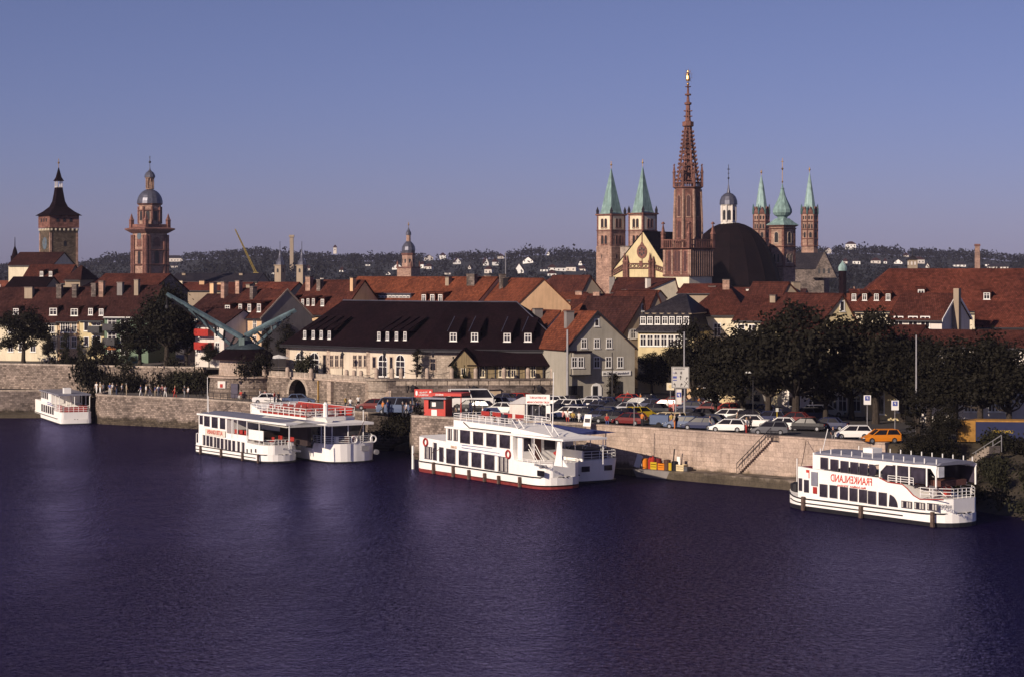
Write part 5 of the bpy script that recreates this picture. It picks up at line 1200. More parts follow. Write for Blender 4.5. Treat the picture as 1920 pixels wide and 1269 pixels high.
    for f, px in ((f1, 540), (f1, 616), (f1, 690.5)):
        m = MB().mat(SAND); P = l(f.world(f.x(px), 0)); m.cb(P[0], P[1], -.3, .5, .5, ze); m.build('quoin', parent=root)
    # porch range in front of the right wing
    f3 = Fr(845, 285.6, zb, -6); x1 = f3.x(1028)
    pr = empty('timber_porch', 'low timber fronted porch range with dark roof before the right wing of the hall', 'building', f3.loc, f3.rz)
    ze3 = f3.z(930, 681); zr3 = f3.z(930, 651, 2.6)
    tim = plain('ochre_boarding', (.20, .15, .08), .85, var=.35, scale=3, sc3=(3, 3, .2))
    m = MB().mat(tim); m.box(.6, x1 - .6, .4, 3.0, -.3, ze3); m.build('wall', parent=pr)
    m = MB().mat(SLATE); roof_slab(m, (2.3, -.6, ze3 - .25), (x1 + .4, -.6, ze3 - .25), (x1 - 1.6, 2.6, zr3), (1.6, 2.6, zr3), .15); m.build('roof', parent=pr)
    m = MB().mat(tim); xg = f3.x(863); m.prism([(0.1, ze3 - .6), (3.6, ze3 - .6), (3.6, ze3 - .1), (1.8, zr3 - .3), (0.1, ze3 - .1)], -.5, 2.4); m.box(.25, 3.45, -.4, 2.3, -.3, ze3 - .6); m.build('gabled_end', parent=pr)
    m = MB().mat(SLATE); roof_slab(m, (-.3, -.8, ze3 - .35), (-.3, 2.8, ze3 - .35), (1.8, 2.8, zr3), (1.8, -.8, zr3), .12); roof_slab(m, (3.9, 2.8, ze3 - .35), (3.9, -.8, ze3 - .35), (1.8, -.8, zr3 + .01), (1.8, 2.8, zr3 + .01), .12); m.build('gable_roof', parent=pr)
    m = MB().mat(DARKM)
    for px in (882, 893, 912, 928, 955, 972, 985, 998, 1018): x = f3.x(px); m.box(x - .08, x + .08, .3, .39, -.3, ze3)
    m.build('posts', parent=pr)
    for px in (904, 940, 951, 963, 1000): x, z = f3.p(px, 704, .4); win(pr, x, z - .2, .75, 1.55, 'cross', CREAM, y=.38)
    x, z = f3.p(869, 703, -.4); win(pr, x, z, .7, 1.4, 'cross', CREAM, y=-.42)
customs()

# ================================================================ OLD TREADWHEEL CRANE
def crane():
    Y = 301; cx, cy = -38.4, 306.4; zb = ZP
    t = empty('treadwheel_crane', 'round stone crane tower with two copper covered jibs spread in a wide V', 'crane', (cx, cy, zb))
    z = lambda py, Yy=303: gz(py, Yy) - zb
    m = MB().mat(RUBBLE); m.lathe([(5.3, -.8), (4.9, z(709))], 28); m.build('base', parent=t)
    m = MB().mat(SAND); m.lathe([(5.0, z(709) + .003), (5.2, z(708)), (5.2, z(705.5)), (4.9, z(705))], 28)
    for i in range(9):
        a = R(180 + 20 + i * 8); m.lathe([(.3, z(745)), (.3, z(744))], 4, cx=5.0 * math.cos(a), cy=5 * math.sin(a))
    m.build('cornice', parent=t)
    m = MB().mat(SAND); m.lathe([(3.7, z(704.5)), (3.6, z(677)), (3.9, z(675)), (3.9, z(672))], 28); m.build('drum', parent=t)
    m = MB().mat(SLATE); m.lathe([(4.7, z(674)), (4.5, z(671)), (3.2, z(658)), (2.4, z(653)), (2.0, z(651))], 28); m.build('roof', parent=t)
    def at(px, py, dy=0): return Vector((gx(px, cy + dy) - cx, dy, gz(py, cy + dy) - zb))
    m = MB().mat(copper('cap_copper', (.045, .06, .07)))
    c0 = at(459, 652); m.lathe([(2.9, c0.z - .1), (2.6, c0.z + .15), (1.3, c0.z + .7), (.9, c0.z + 1.3), (.5, c0.z + 1.6), (.1, c0.z + 1.7)], 12, cx=c0.x); m.build('turning_cap', parent=t)
    m = MB().mat(copper('door_copper', (.13, .17, .16))); p = at(450, 648, -1.2); m.cb(p.x + .3, -1.7, p.z - .5, .8, .3, 1.6); m.build('cap_door', parent=t)
    jc = copper('jib_copper', (.13, .185, .20))
    def jib(a, b_, low_a, low_b, nm='jib'):
        j = MB().mat(jc); d = (b_ - a); L = d.length; u = d.normalized(); sd = Vector((0, 1, 0)); up = u.cross(sd).normalized(); up = up if up.z > 0 else -up
        # roofed upper beam: width 0.9, little gable section tapering
        rings = []
        for t_, k in ((0, .95), (.5, .8), (1, .55)):
            c = a.lerp(b_, t_); rings.append([c + sd * -.55 * k, c + sd * -.55 * k + up * .45 * k, c + up * .8 * k, c + sd * .55 * k + up * .45 * k, c + sd * .55 * k])
        j.loft(rings); o = j.build(nm, parent=t)
        q = MB().mat(jc); q.loft([[c + sd * -.4 + up * s_, c + sd * -.4 + up * (s_ + .4), c + sd * .4 + up * (s_ + .4), c + sd * .4 + up * s_] for c, s_ in ((low_a, -.1), (low_b, 0))]); q.build('lower_beam', parent=o)
        q = MB().mat(DARKM)
        for i in range(7):
            f = i / 6; p = a.lerp(b_, .08 + f * .84); w_ = low_a.lerp(low_b, .05 + f * .93)
            for sy in (-.42, .42): q.tube(p + sd * sy, w_ + sd * sy, .11, n=4)
        q.build('struts', parent=o)
        q = MB().mat(copper('seam_copper', (.10, .14, .16)))
        for i in range(9):
            p = a.lerp(b_, (i + .5) / 9); q.box(-.35, .35, -.62, -.56, -.05, .25, Matrix.Translation(p) @ u.to_track_quat('X', 'Z').to_matrix().to_4x4())
        q.build('copper_seams', parent=o)
    jib(at(452, 637, -.6), at(311, 553, -4.5), at(436, 650, -.6), at(352, 583, -3.4))
    jib(at(462, 634, .6), at(555, 583, 4.2), at(482, 646, .6), at(538, 596, 3.6))
    m = MB().mat(DARKM); a = at(313, 555, -4.5); m.tube(a, a + Vector((0, 0, -1.3)), .05); m.lathe([(.25, a.z - 1.7), (.25, a.z - 1.3)], 8, cx=a.x, cy=a.y); m.build('chain_hook', parent=t)
    # door, coat of arms
    a = R(-90 - 9); p = Vector((5.12 * math.cos(a), 5.12 * math.sin(a), 0)); m = MB().mat(plain('blue_door', (.07, .06, .09), .6)); m.box(-.5, .5, -.1, .3, 0.1, 2.2, Matrix.Translation(p) @ Matrix.Rotation(a + R(90), 4, 'Z')); m.build('door', parent=t)
    a = R(-90 - 32); p = Vector((5.0 * math.cos(a), 5.0 * math.sin(a), 0)); mt = Matrix.Translation(p) @ Matrix.Rotation(a + R(90), 4, 'Z')
    m = MB().mat(WHITEP); m.box(-.7, .7, -.16, .2, 1.5, 2.5, mt); m.build('carved_arms', parent=t); m = MB().mat(REDP); m.box(-.25, .25, -.2, -.165, 1.6, 2.1, mt); m.build('red_shield', parent=t)
crane()
# ================================================================ BOATS
class Boat:
    def __init__(s, label, p1, p2, pl, pr, B, a=3.0, c=2.0, pa=2.0, pc=3.0, shift=0.0, name='passenger_boat'):
        """p1,p2 pixels on the waterline of the straight side; pl, pr tips; a,c = length of left/right rounding"""
        P1, P2 = Vector(G(*p1, 0)[:2]), Vector(G(*p2, 0)[:2]); ex = (P2 - P1).normalized(); ey = Vector((-ex.y, ex.x)); P1 = P1 + ey * shift
        def tip(px):
            k = (px - 960) / F_PX; Q = P1 + ey * B / 2; return (k * Q.y - Q.x) / (ex.x - k * ex.y)
        tl, tr = tip(pl), tip(pr); O = P1 + ex * tl; s.L = tr - tl; s.B = B
        s.fr = frw(O, 0, math.degrees(math.atan2(ex.y, ex.x))); s.a, s.c, s.pa, s.pc = a, c, pa, pc
        s.root = empty(name, label, 'boat', (O.x, O.y, 0), s.fr.rz, 'moored passenger boats')
    def x(s, px, yo=0): return s.fr.x(px, yo)
    def z(s, px, py, yo=0): return s.fr.z(px, py, yo)
    def p(s, px, py, yo=0): return s.fr.p(px, py, yo)
    def hb(s, x, ins=0.0):
        L = s.L; k = 1.0
        if x < s.a: k = (1 - (1 - max(x, 0) / s.a) ** s.pa) ** (1 / s.pa)
        if x > L - s.c: k = min(k, (1 - (1 - max(L - x, 0) / s.c) ** s.pc) ** (1 / s.pc))
        return max(.12, s.B / 2 * k - ins)
    def xs(s, x0=0, x1=None, n=6):
        x1 = s.L if x1 is None else x1; r = {x0, x1}
        for i in range(n + 1):
            for v in (s.a * (i / n) ** 2, s.L - s.c * (i / n) ** 2): 
                if x0 < v < x1: r.add(v)
        return r
    def body(s, name, prof, z0, mat, parent=None, ins=0.0, flare=0.0, x0=None, x1=None, mats_top=None):
        """prof [(x, ztop)] may hold equal x for steps; z0 number or function"""
        zf = z0 if callable(z0) else (lambda x: z0)
        X0, X1 = prof[0][0], prof[-1][0]; pts = []
        for (xa, za), (xb, zb) in zip(prof, prof[1:]):
            pts.append((xa, za))
            if xb - xa > .01:
                for v in sorted(s.xs(xa, xb)):
                    if xa + .01 < v < xb - .01: pts.append((v, za + (zb - za) * (v - xa) / (xb - xa)))
        pts.append(prof[-1]); yc = s.B / 2; m = MB().mat(mat)
        rings = [[(x, yc - s.hb(x, ins) * (1 - flare), zf(x)), (x, yc - s.hb(x, ins), z), (x, yc + s.hb(x, ins), z), (x, yc + s.hb(x, ins) * (1 - flare), zf(x))] for x, z in pts]
        m.loft(rings); return m.build(name, parent=parent or s.root)
    def rail(s, x0, x1, zf, h=1.0, mat=None, ins=.05, step=1.3, bars=2, name='railing', both=True, end=False, r=.035):
        m = MB().mat(mat or WHITE); zf = zf if callable(zf) else (lambda x, q=zf: q); yc = s.B / 2
        n = max(1, int((x1 - x0) / step)); X = [x0 + (x1 - x0) * i / n for i in range(n + 1)]
        for sg in ((-1, 1) if both else (-1,)):
            P = [Vector((x, yc + sg * s.hb(x, ins), zf(x))) for x in X]
            for p in P: m.tube(p, p + Vector((0, 0, h)), r, n=4)
            for b in range(bars + 1): m.path([p + Vector((0, 0, h * (1 - b / (bars + 1)))) for p in P], r * .9, 4)
        if end:
            for x in ([x1] if end == 1 else [x0, x1]):
                a = Vector((x, yc - s.hb(x, ins), zf(x))); b_ = Vector((x, yc + s.hb(x, ins), zf(x))); K = 5
                for i in range(K + 1): p = a.lerp(b_, i / K); m.tube(p, p + Vector((0, 0, h)), r, n=4)
                for b in range(bars + 1): dz = Vector((0, 0, h * (1 - b / (bars + 1)))); m.tube(a + dz, b_ + dz, r * .9, n=4)
        return m.build(name, parent=s.root)
    def win(s, pxs, py0, py1, w_, st='plain', y=-.01, name='window', parent=None, slope=0.0, fm=None, wpx=None):
        """py0 top, py1 bottom given at first px; slope = py per px"""
        for i, px in enumerate(pxs):
            d = slope * (px - pxs[0]); ww = w_
            if wpx: ww = abs(s.x(px + wpx / 2, y) - s.x(px - wpx / 2, y))
            x = s.x(px, y); z1 = s.z(px, py0 + d, y); z0 = s.z(px, py1 + d, y)
            boatwin(parent or s.root, x, y, z0, round(ww, 1), round(z1 - z0, 1), st, fm)
    def fenders(s, pxs, py, h=1.2):
        for px in pxs:
            x = s.x(px); z = s.z(px, py); y = s.B / 2 - s.hb(x)
            m = MB().mat(ROPE); m.box(x - .1, x + .1, y - .28, y - .06, z - h, z + .05); m.build('fender', parent=s.root)
def boatwin(root, x, y, z, w_, h, st='plain', fm=None, rz=0.0):
    key = ('bw', w_, h, st)
    if key not in WIN:
        r = .02; g = MB().mat(GLB)
        if st == 'round':   # right end rounded
            q = min(w_ * .5, h * .5); pts = [(-w_ / 2, 0), (w_ / 2 - q, 0)] + [(w_ / 2 - q + q * math.cos(t), q + q * math.sin(t)) for t in [R(-75 + 15 * i) for i in range(6)]] + [(w_ / 2 - q + q * math.cos(t), h - q + q * math.sin(t)) for t in [R(15 * i) for i in range(7)]] + [(-w_ / 2, h)]
            g.prism(pts, -.03, .02)
        elif st == 'quarter':  # quarter circle, curve at top right
            pts = [(-w_ / 2, 0), (w_ / 2, 0)] + [(-w_ / 2 + w_ * math.cos(t), h * math.sin(t)) for t in [R(12 * i) for i in range(1, 8)]]
            g.prism(pts, -.03, .02)
        else: g.box(-w_ / 2, w_ / 2, -.03, .02, 0, h)
        f = MB().mat(plain('window_rubber', (.12, .11, .12), .5)); t = .04
        f.box(-w_ / 2 - t, w_ / 2 + t, -.022, .01, -t, h + t) if st == 'plain' or st == 'curtain' else None
        c = None
        if st == 'curtain':
            c = MB().mat(CURT)
            n = max(2, int(w_ / .25))
            for i in range(n):
                if (i * 7) % 3 != 1: c.box(-w_ / 2 + i * w_ / n + .02, -w_ / 2 + (i + .7) * w_ / n, -.04, -.031, .03, h - .03)
            c = c.mesh('curtain')
        WIN[key] = (g.mesh('window'), f.mesh('window_rim') if f.v else None, c)
    g, f, c = WIN[key]
    o = link('window', g, root, (x, y, z), rz)
    if f: link('window_rim', f, o)
    if c: link('curtain', c, o)
    return o
def lifebuoy(root, x, y, z, r=.4, mat=None, rz=0.0):
    m = MB().mat(mat or REDP); N = 14
    m.loft([[(math.cos(t) * (r + .09 * math.cos(q)), .09 * math.sin(q), math.sin(t) * (r + .09 * math.cos(q))) for q in [i * 1.2566 for i in range(5)]] for t in [2 * math.pi * i / N for i in range(N + 1)]], False, False)
    o = m.build('lifebuoy', parent=root, loc=(x, y, z)); o.rotation_euler = (0, 0, rz); return o
def bench(root, x, y, z, l=1.6, mat=None, rz=0.0):
    key = ('bench', l, (mat or REDP).name)
    if key not in WIN:
        m = MB().mat(mat or REDP); m.box(-l / 2, l / 2, -.2, .2, .42, .47); m.box(-l / 2, l / 2, .2, .25, .5, .95); m.mat(WHITE)
        for sx in (-l / 2 + .15, l / 2 - .15): m.box(sx - .03, sx + .03, -.18, .22, 0, .415)
        WIN[key] = m.mesh('bench')
    return link('bench', WIN[key], root, (x, y, z), rz)
def mast(b, px, py0, py1, y=None, r=.05, mat=None, name='mast', top=None):
    y = b.B / 2 if y is None else y; x = b.x(px, y); m = MB().mat(mat or WHITE); z0 = b.z(px, py0, y); z1 = b.z(px, py1, y); m.tube((x, y, z0), (x, y, z1), r, r * .6); return m.build(name, parent=b.root)
ZX5 = lambda zx, zy: (1440 + zx / 3.846, 680 + zy / 3.846)
def frankenland():
    b = Boat('white two deck passenger boat lettered in red, nearest to the camera at the right', (1617, 970), (1747, 987), 1491, 1812, 5.2, 4.2, 2.6, 1.9, 2.4)
    X = lambda zx, y=0: b.x(ZX5(zx, 0)[0], y); Zf = lambda zx, zy, y=0: b.z(*ZX5(zx, zy), y); L = b.L
    xm = X(400); 
    zr = lambda x: 1.05 + (.55 * max(0, (3.5 - x) / 3.5) ** 2) + .1 * max(0, (x - L + 3) / 3)
    b.body('boot_stripe', [(0, .42), (L, .36)], -.7, BLACK, flare=.12)
    b.body('hull', [(0, 1.7), (1.2, 1.35), (2.6, 1.12), (L - 3, 1.05), (L, 1.15)], lambda x: .365 + .06 * (L - x) / L, BOATW)
    m = MB().mat(BLACK); yc = b.B / 2
    for zo_, r in ((0.02, .07), (-.38, .06)):
        xs = [i * L / 30 for i in range(31)]
        xs = xs if zo_ == .02 else [x for x in xs if .8 < x < L - 4.6]
        for sg in (-1, 1): m.path([(x, yc + sg * (b.hb(x) + .03), zr(x) + zo_) for x in xs], r, 5)
    m.build('rubbing_strake', parent=b.root)
    # lower house with the stepped stern
    P = [(X(205), Zf(205, 745)), (X(315), Zf(315, 762)), (X(380), Zf(380, 770)), (X(800), Zf(800, 828)), (X(862), Zf(862, 860)), (X(965), Zf(965, 875)), (X(1000), Zf(1000, 905)), (X(1045), Zf(1045, 955)), (X(1092), Zf(1092, 983)), (L - .25, Zf(1300, 992))]
    b.body('lower_house', P, 1.0, BOATW, ins=.06)
    m = MB().mat(REDP); zt = P[0][1]; m.loft([[(x, yc - b.hb(x, .3), z_), (x, yc + b.hb(x, .3), z_)] for x, z_ in ((P[0][0] + .3, P[0][1] + .012), (P[1][0], P[1][1] + .012))], False, False, closed=False); m.build('bow_deck', parent=b.root)
    zc = Zf(400, 662); zc2 = Zf(890, 733)
    cab = b.body('upper_cabin', [(X(318), Zf(318, 645)), (X(395), zc), (X(800), zc), (X(820), zc - .02), (X(895), zc - .06)], lambda x: min(Zf(380, 768), 9) if x < X(800) else zc - .35 - .0, BOATW, ins=.07)
    m = MB().mat(GREYP); zro = zc + .003; m.loft([[(x, yc - b.hb(x, -.05), zro), (x, yc - b.hb(x, .3), zro + .2), (x, yc, zro + .34), (x, yc + b.hb(x, .3), zro + .2), (x, yc + b.hb(x, -.05), zro)] for x in (X(330), X(500), X(700), X(900), X(1050), X(1215))]); rf = m.build('roof', parent=b.root)
    m = MB().mat(WHITE)
    for zx in range(370, 1215, 75):
        for sg in (-1, 1): x = X(zx); m.tube((x, yc + sg * b.hb(x, .15), zro + .1), (x, yc + sg * b.hb(x, .15), zro + .55), .05, n=5)
    m.build('roof_pegs', parent=rf)
    m = MB().mat(BOATW); x = X(680, 1.5); m.box(x - .6, x + .6, 2.2, 3.4, zro + .3, zro + .75); m.build('roof_hatch', parent=rf)
    # canopy side frame (white arches over the open deck)
    m = MB().mat(BOATW)
    for y0 in (.08, b.B - .16):
        m.box(X(860), X(1212), y0, y0 + .08, zc - .28, zc - .01)
        for zx in (800, 920, 1012, 1138, 1205): m.box(X(zx) - .07, X(zx) + .07, y0, y0 + .08, Zf(860, 860), zc - .281)
        m.prism([(X(800) + .07, zc - .28), (X(800) + .9, zc - .28), (X(800) + .07, zc - 1.0)], y0, y0 + .08)
        m.prism([(X(1205) - .07, zc - .28), (X(1205) - .07, zc - .9), (X(1205) - .6, zc - .28)], y0, y0 + .08)
    m.build('canopy_frame', parent=b.root)
    zd = Zf(1000, 830)
    m = MB().mat(GLB); m.box(X(815), X(1200), b.B - .2, b.B - .17, Zf(862, 860) + .15, zc - .3); m.box(X(930), X(1010), .14, .15, Zf(862, 860) + .2, zc - .35); m.box(X(1022), X(1130), .14, .15, Zf(862, 860) + .2, zc - .35); m.box(X(815), X(913), .14, .15, Zf(862, 860) + .2, zc - .35); m.build('windscreen', parent=b.root)
    m = MB().mat(plain('brown_interior', (.10, .04, .03), .8)); m.box(X(820), X(1190), 1.0, b.B - 1, Zf(862, 860), Zf(862, 860) + .5); m.build('deck_benches', parent=b.root)
    # windows
    b.win([ZX5(405, 0)[0]], *[680 + v / 3.846 for v in (683, 762)], 1.0, slope=.155, wpx=13)
    for i, zx in enumerate((478, 551, 622, 689)): boatwin(b.root, X(zx), -.0, Zf(zx, [776, 788, 797, 806][i]), .95, 1.0)
    boatwin(b.root, X(756), 0, Zf(756, 815), .9, 1.05, 'round')
    for zx, zb_ in ((400, 962), (472, 970), (547, 982), (616, 993), (685, 1003), (750, 1014), (827, 1025)): boatwin(b.root, X(zx), 0, Zf(zx, zb_), .93, 1.1)
    boatwin(b.root, X(903), 0, Zf(903, 1035), 1.05, 1.05, 'quarter')
    for zx, zb_ in ((1000, 1043), (1093, 1052), (1186, 1060)): boatwin(b.root, X(zx), 0, Zf(zx, zb_), 1.2, .55, 'curtain')
    for zx, zb_, w_ in ((228, 918, .4), (275, 930, .6)): x = X(zx); boatwin(b.root, x, yc - b.hb(x, .05), Zf(zx, zb_), w_, 1.1)
    m = MB().mat(GREYP); x0, x1 = X(312), X(358); m.box(x0, x1, -.03, .05, Zf(335, 885), Zf(335, 785)); m.build('gangway_door', parent=b.root)
    m = MB().mat(REDP); m.box(X(325), X(352), -.035, .05, Zf(338, 940), Zf(338, 893)); m.build('door_panel', parent=b.root)
    RT = plain('red_lettering', (.50, .05, .03), .6); xa, xb = X(450), X(748); t = text('FRANKENLAND', .95, RT, b.root, (xa + xb) / 2, .045, Zf(600, 868) , width=abs(xb - xa))
    text('Main-Schiffahrt  W\u00fcrzburg', .28, RT, b.root, X(600), .045, Zf(600, 898), width=3.6)
    text('FRANKENLAND', .42, plain('grey_lettering', (.10, .10, .13)), b.root, X(1275), -.02, Zf(1275, 1045), width=1.7)
    m = MB().mat(RT); m.box(X(272), X(296), yc - b.hb(X(284), .06) - .02, 1.0, Zf(285, 790), Zf(285, 770)); m.box(X(290), X(296), yc - b.hb(X(284), .06) - .02, 1.0, Zf(285, 830), Zf(285, 790)); m.build('emblem', parent=b.root)
    b.rail(X(862), X(1045), lambda x: P[4][1], .62, step=1.1); b.rail(X(1095), L - .25, Zf(1300, 990), .85, step=1.0, end=1)
    m = MB().mat(REDP)
    for (a_, za), (c_, zc_) in zip(P[3:9], P[4:10]): 
        for y_ in (.02,): m.tube((a_, y_, za + .03), (c_, y_, zc_ + .03), .05, n=4)
    m.build('red_trim', parent=b.root)
    # stair and bulkhead at the step
    m = MB().mat(BOATW); zb_ = P[9][1]; m.box(X(1092), X(1092) + .08, 1.2, 2.1, zb_, P[4][1] + .1); m.box(X(1110, 2), X(1110, 2) + .1, 3.0, 4.7, zb_, P[4][1] + .2); m.build('bulkhead', parent=b.root)
    m = MB().mat(WHITE)
    for y_ in (2.2, 2.9):
        m.tube((X(1045), y_, P[4][1] + .8), (X(1045) + 1.9, y_, zb_ + .8), .04); m.tube((X(1045), y_, P[4][1]), (X(1045) + 1.9, y_, zb_), .04)
    m.build('stair', parent=b.root)
    m = MB().mat(REDP); m.box(X(1200, 3), X(1200, 3) + 1.2, 2.4, 3.0, zb_ + .65, zb_ + .7); m.box(X(1200, 3) + .5, X(1200, 3) + .6, 2.65, 2.75, zb_ + .01, zb_ + .645); m.build('deck_table', parent=b.root)
    m = MB().mat(REDP); m.box(X(1200, 3) - .6, X(1200, 3) - .2, 2.4, 3.0, zb_ + .01, zb_ + .85); m.build('deck_chair', parent=b.root); m = MB().mat(REDP); m.box(X(1200, 3) + 1.6, X(1200, 3) + 2.0, 2.4, 3.0, zb_ + .01, zb_ + .85); m.build('deck_chair', parent=b.root)
    b.fenders([1509, 1617, 1751], 931, 1.3) if False else None
    for px, py in ((1508.5, 931), (1616.5, 948), (1751, 960)):
        x = b.x(px); z = b.z(px, py); m = MB().mat(ROPE); m.box(x - .16, x + .16, -.3, -.06, z - 1.25, z + .05); m.build('fender', parent=b.root)
    m = MB().mat(WHITE); x = .25; m.tube((x, yc, 1.7), (x, yc, 4.4), .05); m.build('bow_staff', parent=b.root)
    m = MB().mat(WHITE); x = X(318); m.lathe([(.25, Zf(318, 700)), (.3, Zf(318, 690)), (.1, Zf(318, 668))], 8, cx=x - .6, cy=1.8); m.tube((x - .6, 1.8, Zf(318, 670)), (x + .2, 1.8, Zf(318, 480)), .04); m.build('mast', parent=b.root)
    m = MB().mat(plain('ensign_white', (.7, .7, .68))); m.box(X(1200), X(1200) + .3, .2, .9, zc - 1.0, zc - .1); m.build('folded_flag', parent=b.root)
    m = MB().mat(BLACK); m.lathe([(.05, -.1), (.45, 0), (.5, .9), (.1, 1.1)], 10, cx=.9, cy=yc - .8); bz = m.build('bow_fender', parent=b.root); bz.location = (0, 0, 1.2)
frankenland()

def twin_deck():
    b = Boat('white two deck boat with sun deck railing and red waterline, moored in the centre', (882, 898), (978, 912.4), 811, 1060, 5.4, 2.4, 2.4, 2.6, 2.6)
    q6 = lambda zx, zy: (700 + zx / 4.174, 680 + zy / 4.174); X = lambda zx, y=0: b.x(q6(zx, 0)[0], y); Zf = lambda zx, zy, y=0: b.z(*q6(zx, zy), y); L = b.L; yc = b.B / 2
    b.body('boot_stripe', [(0, .38), (L, .22)], -.7, RUSTR, flare=.1)
    zr = Zf(700, 815); b.body('hull', [(0, zr + .1), (3, zr), (L, zr)], .385, BOATW, flare=.02)
    m = MB().mat(BLACK); xs = [i * L / 26 for i in range(27)]
    for sg in (-1, 1): m.path([(x, yc + sg * (b.hb(x) + .03), zr) for x in xs], .075, 5)
    m.build('rubbing_strake', parent=b.root)
    zu = Zf(500, 605); zm = Zf(1150, 770)
    x1 = X(1085)
    b.body('lower_house', [(.1, Zf(400, 580)), (X(560), zu), (x1, zu), (x1 + .3, zu - 1.0), (x1 + .9, zm + .0), (L - .2, zm)], zr + .01, BOATW, ins=.08)
    zt = Zf(600, 512); cab = b.body('upper_cabin', [(X(562), zt), (X(1085), zt)], zu + .003, BOATW, ins=.1)
    m = MB().mat(BOATW); m.box(X(562) - .1, X(1487), -.02, b.B + .02, zt + .003, zt + .2); m.build('sun_deck', parent=b.root)
    zz = zt + .2; m = MB().mat(BOATW)
    x0, x3, x4 = X(610), X(1060), X(1330)
    m.loft([[(x0, .3, zz + .003), (x0, .3, zz + .75), (x0, b.B - .3, zz + .75), (x0, b.B - .3, zz + .003)], [(x3, .3, zz + .003), (x3, .3, zz + .6), (x3, b.B - .3, zz + .6), (x3, b.B - .3, zz + .003)], [(x4, .9, zz + .003), (x4, .9, zz + .1), (x4, b.B - .9, zz + .1), (x4, b.B - .9, zz + .003)]]); m.build('deck_coaming', parent=b.root)
    m = MB().mat(DARKM); m.tube((X(690), .26, zz + .6), (X(735), .26, zz + .08), .06); m.path([(X(735), .26, zz + .08), (x3, .26, zz + .08)], .05); m.build('dark_trim', parent=b.root)
    b.rail(x0, x3, zz + .7, .75, ins=.35, step=1.2, bars=2, end=2)
    m = MB().mat(WHITE)
    for xx in (x3, x4 - .5):
        m.tube((xx, .4, zz + 1.4), (xx + 1.6, .4, zz + .1), .05); m.tube((xx, 1.2, zz + 1.4), (xx + 1.6, 1.2, zz + .1), .05)
    m.build('stair_rail', parent=b.root)
    for i in range(4):
        bench(b.root, x0 + 1.5 + i * 2.2, 3.2, zz + .7, 1.6)
    m = MB().mat(plain('grey_flag', (.04, .035, .05))); m.box(X(905), X(935), 1.5, 1.9, zz + .8, zz + 1.7); m.build('ventilator', parent=b.root)
    m = MB().mat(WHITE); m.tube((X(1232), 2.7, zz), (X(1240), 2.7, Zf(1240, 60, 2.7)), .07, .04); m.build('mast', parent=b.root)
    # open aft deck with roof
    m = MB().mat(WHITE)
    for zx in (1250, 1465):
        for y_ in (.15, b.B - .15): m.tube((X(zx), y_, zm), (X(zx), y_, zt), .05)
    m.build('canopy_posts', parent=b.root)
    m = MB().mat(BOATW); xb = X(1230, 2); m.box(x1 + .3, x1 + 1.2, .5, b.B - .5, zm, zt); m.build('aft_bulkhead', parent=b.root); m = MB().mat(BOATW); m.box(X(1180, 3), X(1500, 3), b.B - .25, b.B - .12, zm, zm + 1.1); m.build('far_bulwark', parent=b.root); m = MB().mat(BOATW); m.prism([(X(1440) - 1, zm), (X(1550) - 1, zm), (X(1510) - 1, zm + .7), (X(1492) - 1, zt - .1), (X(1470) - 1, zt - .1), (X(1455) - 1, zm + .8)], .25, .4)
    m.build('aft_screen', parent=b.root)
    for y_, w_ in ((1.1, .9), (3.9, 1.4)):
        g = MB().mat(GLB); g.box(x1 + 1.2, x1 + 1.23, y_ - w_ / 2, y_ + w_ / 2, zm + 1.0, zt - .2); g.build('window', parent=b.root)
    g = MB().mat(plain('brown_interior', (.10, .04, .03), .8)); g.box(x1 + 1.2, x1 + 1.24, 2.0, 2.8, zm + .05, zt - .15); g.build('door', parent=b.root)
    m = MB().mat(WHITE)
    for y_ in (1.2, 2.0): m.tube((x1 + 1.3, y_, zm + 1.7), (x1 + 3.0, y_, zm), .045); m.tube((x1 + 1.3, y_, zm + 1.2), (x1 + 2.6, y_, zm), .04)
    m.build('aft_stair', parent=b.root)
    b.rail(x1 + 1.0, L - .2, zm, .3, step=.8, bars=1, end=1)
    m = MB().mat(REDP); m.prism([(X(1405, 2), zm + 1.0), (X(1455, 2), zm + 1.5), (X(1460, 2), zm + 1.4), (X(1430, 2), zm + .7)], 2.0, 2.03); m.build('furled_flag', parent=b.root)
    # windows
    for zx in (594, 640): boatwin(b.root, X(zx), .05, Zf(zx, 600 + (zx - 594) * .12), .75, 1.35, 'curtain')
    for zx, zb_ in ((714, 625), (816, 635), (920, 650), (1025, 663)): boatwin(b.root, X(zx), .05, Zf(zx, zb_), 1.85, 1.35)
    boatwin(b.root, X(428), 0, Zf(428, 748), 1.5, 1.3, 'curtain'); boatwin(b.root, X(480), 0, Zf(480, 757), .65, 1.3); boatwin(b.root, X(480), 0, Zf(480, 668), .65, .6, 'curtain')
    for zx, zb_, w_ in ((531, 768, .75), (605, 783, 1.7), (704, 797, 1.75), (805, 812, 1.75), (907, 830, 1.8)): boatwin(b.root, X(zx), 0, Zf(zx, zb_), w_, 1.5)
    boatwin(b.root, X(1014), 0, Zf(1014, 848), 1.8, 1.5, 'curtain')
    for zx in (1297, 1487): x = X(zx, .3 if zx > 1400 else 0); boatwin(b.root, min(x, L - 1.2), yc - b.hb(min(x, L - 1.2), .05), zr + .2, 2.0, .5)
    lifebuoy(b.root, X(410), -.05, Zf(410, 618)); lifebuoy(b.root, X(1056), -.05, Zf(1056, 713))
    BL = plain('blue_stripe', (.10, .13, .35), .6); m = MB().mat(BL)
    for (xa, za, xb_, zb_) in ((690, 640, 930, 668), (690, 660, 985, 705), (690, 685, 1000, 730)): m.tube((X(xa), -.0, Zf(xa, za)), (X(xb_), -.0, Zf(xb_, zb_)), .035, .02, n=4)
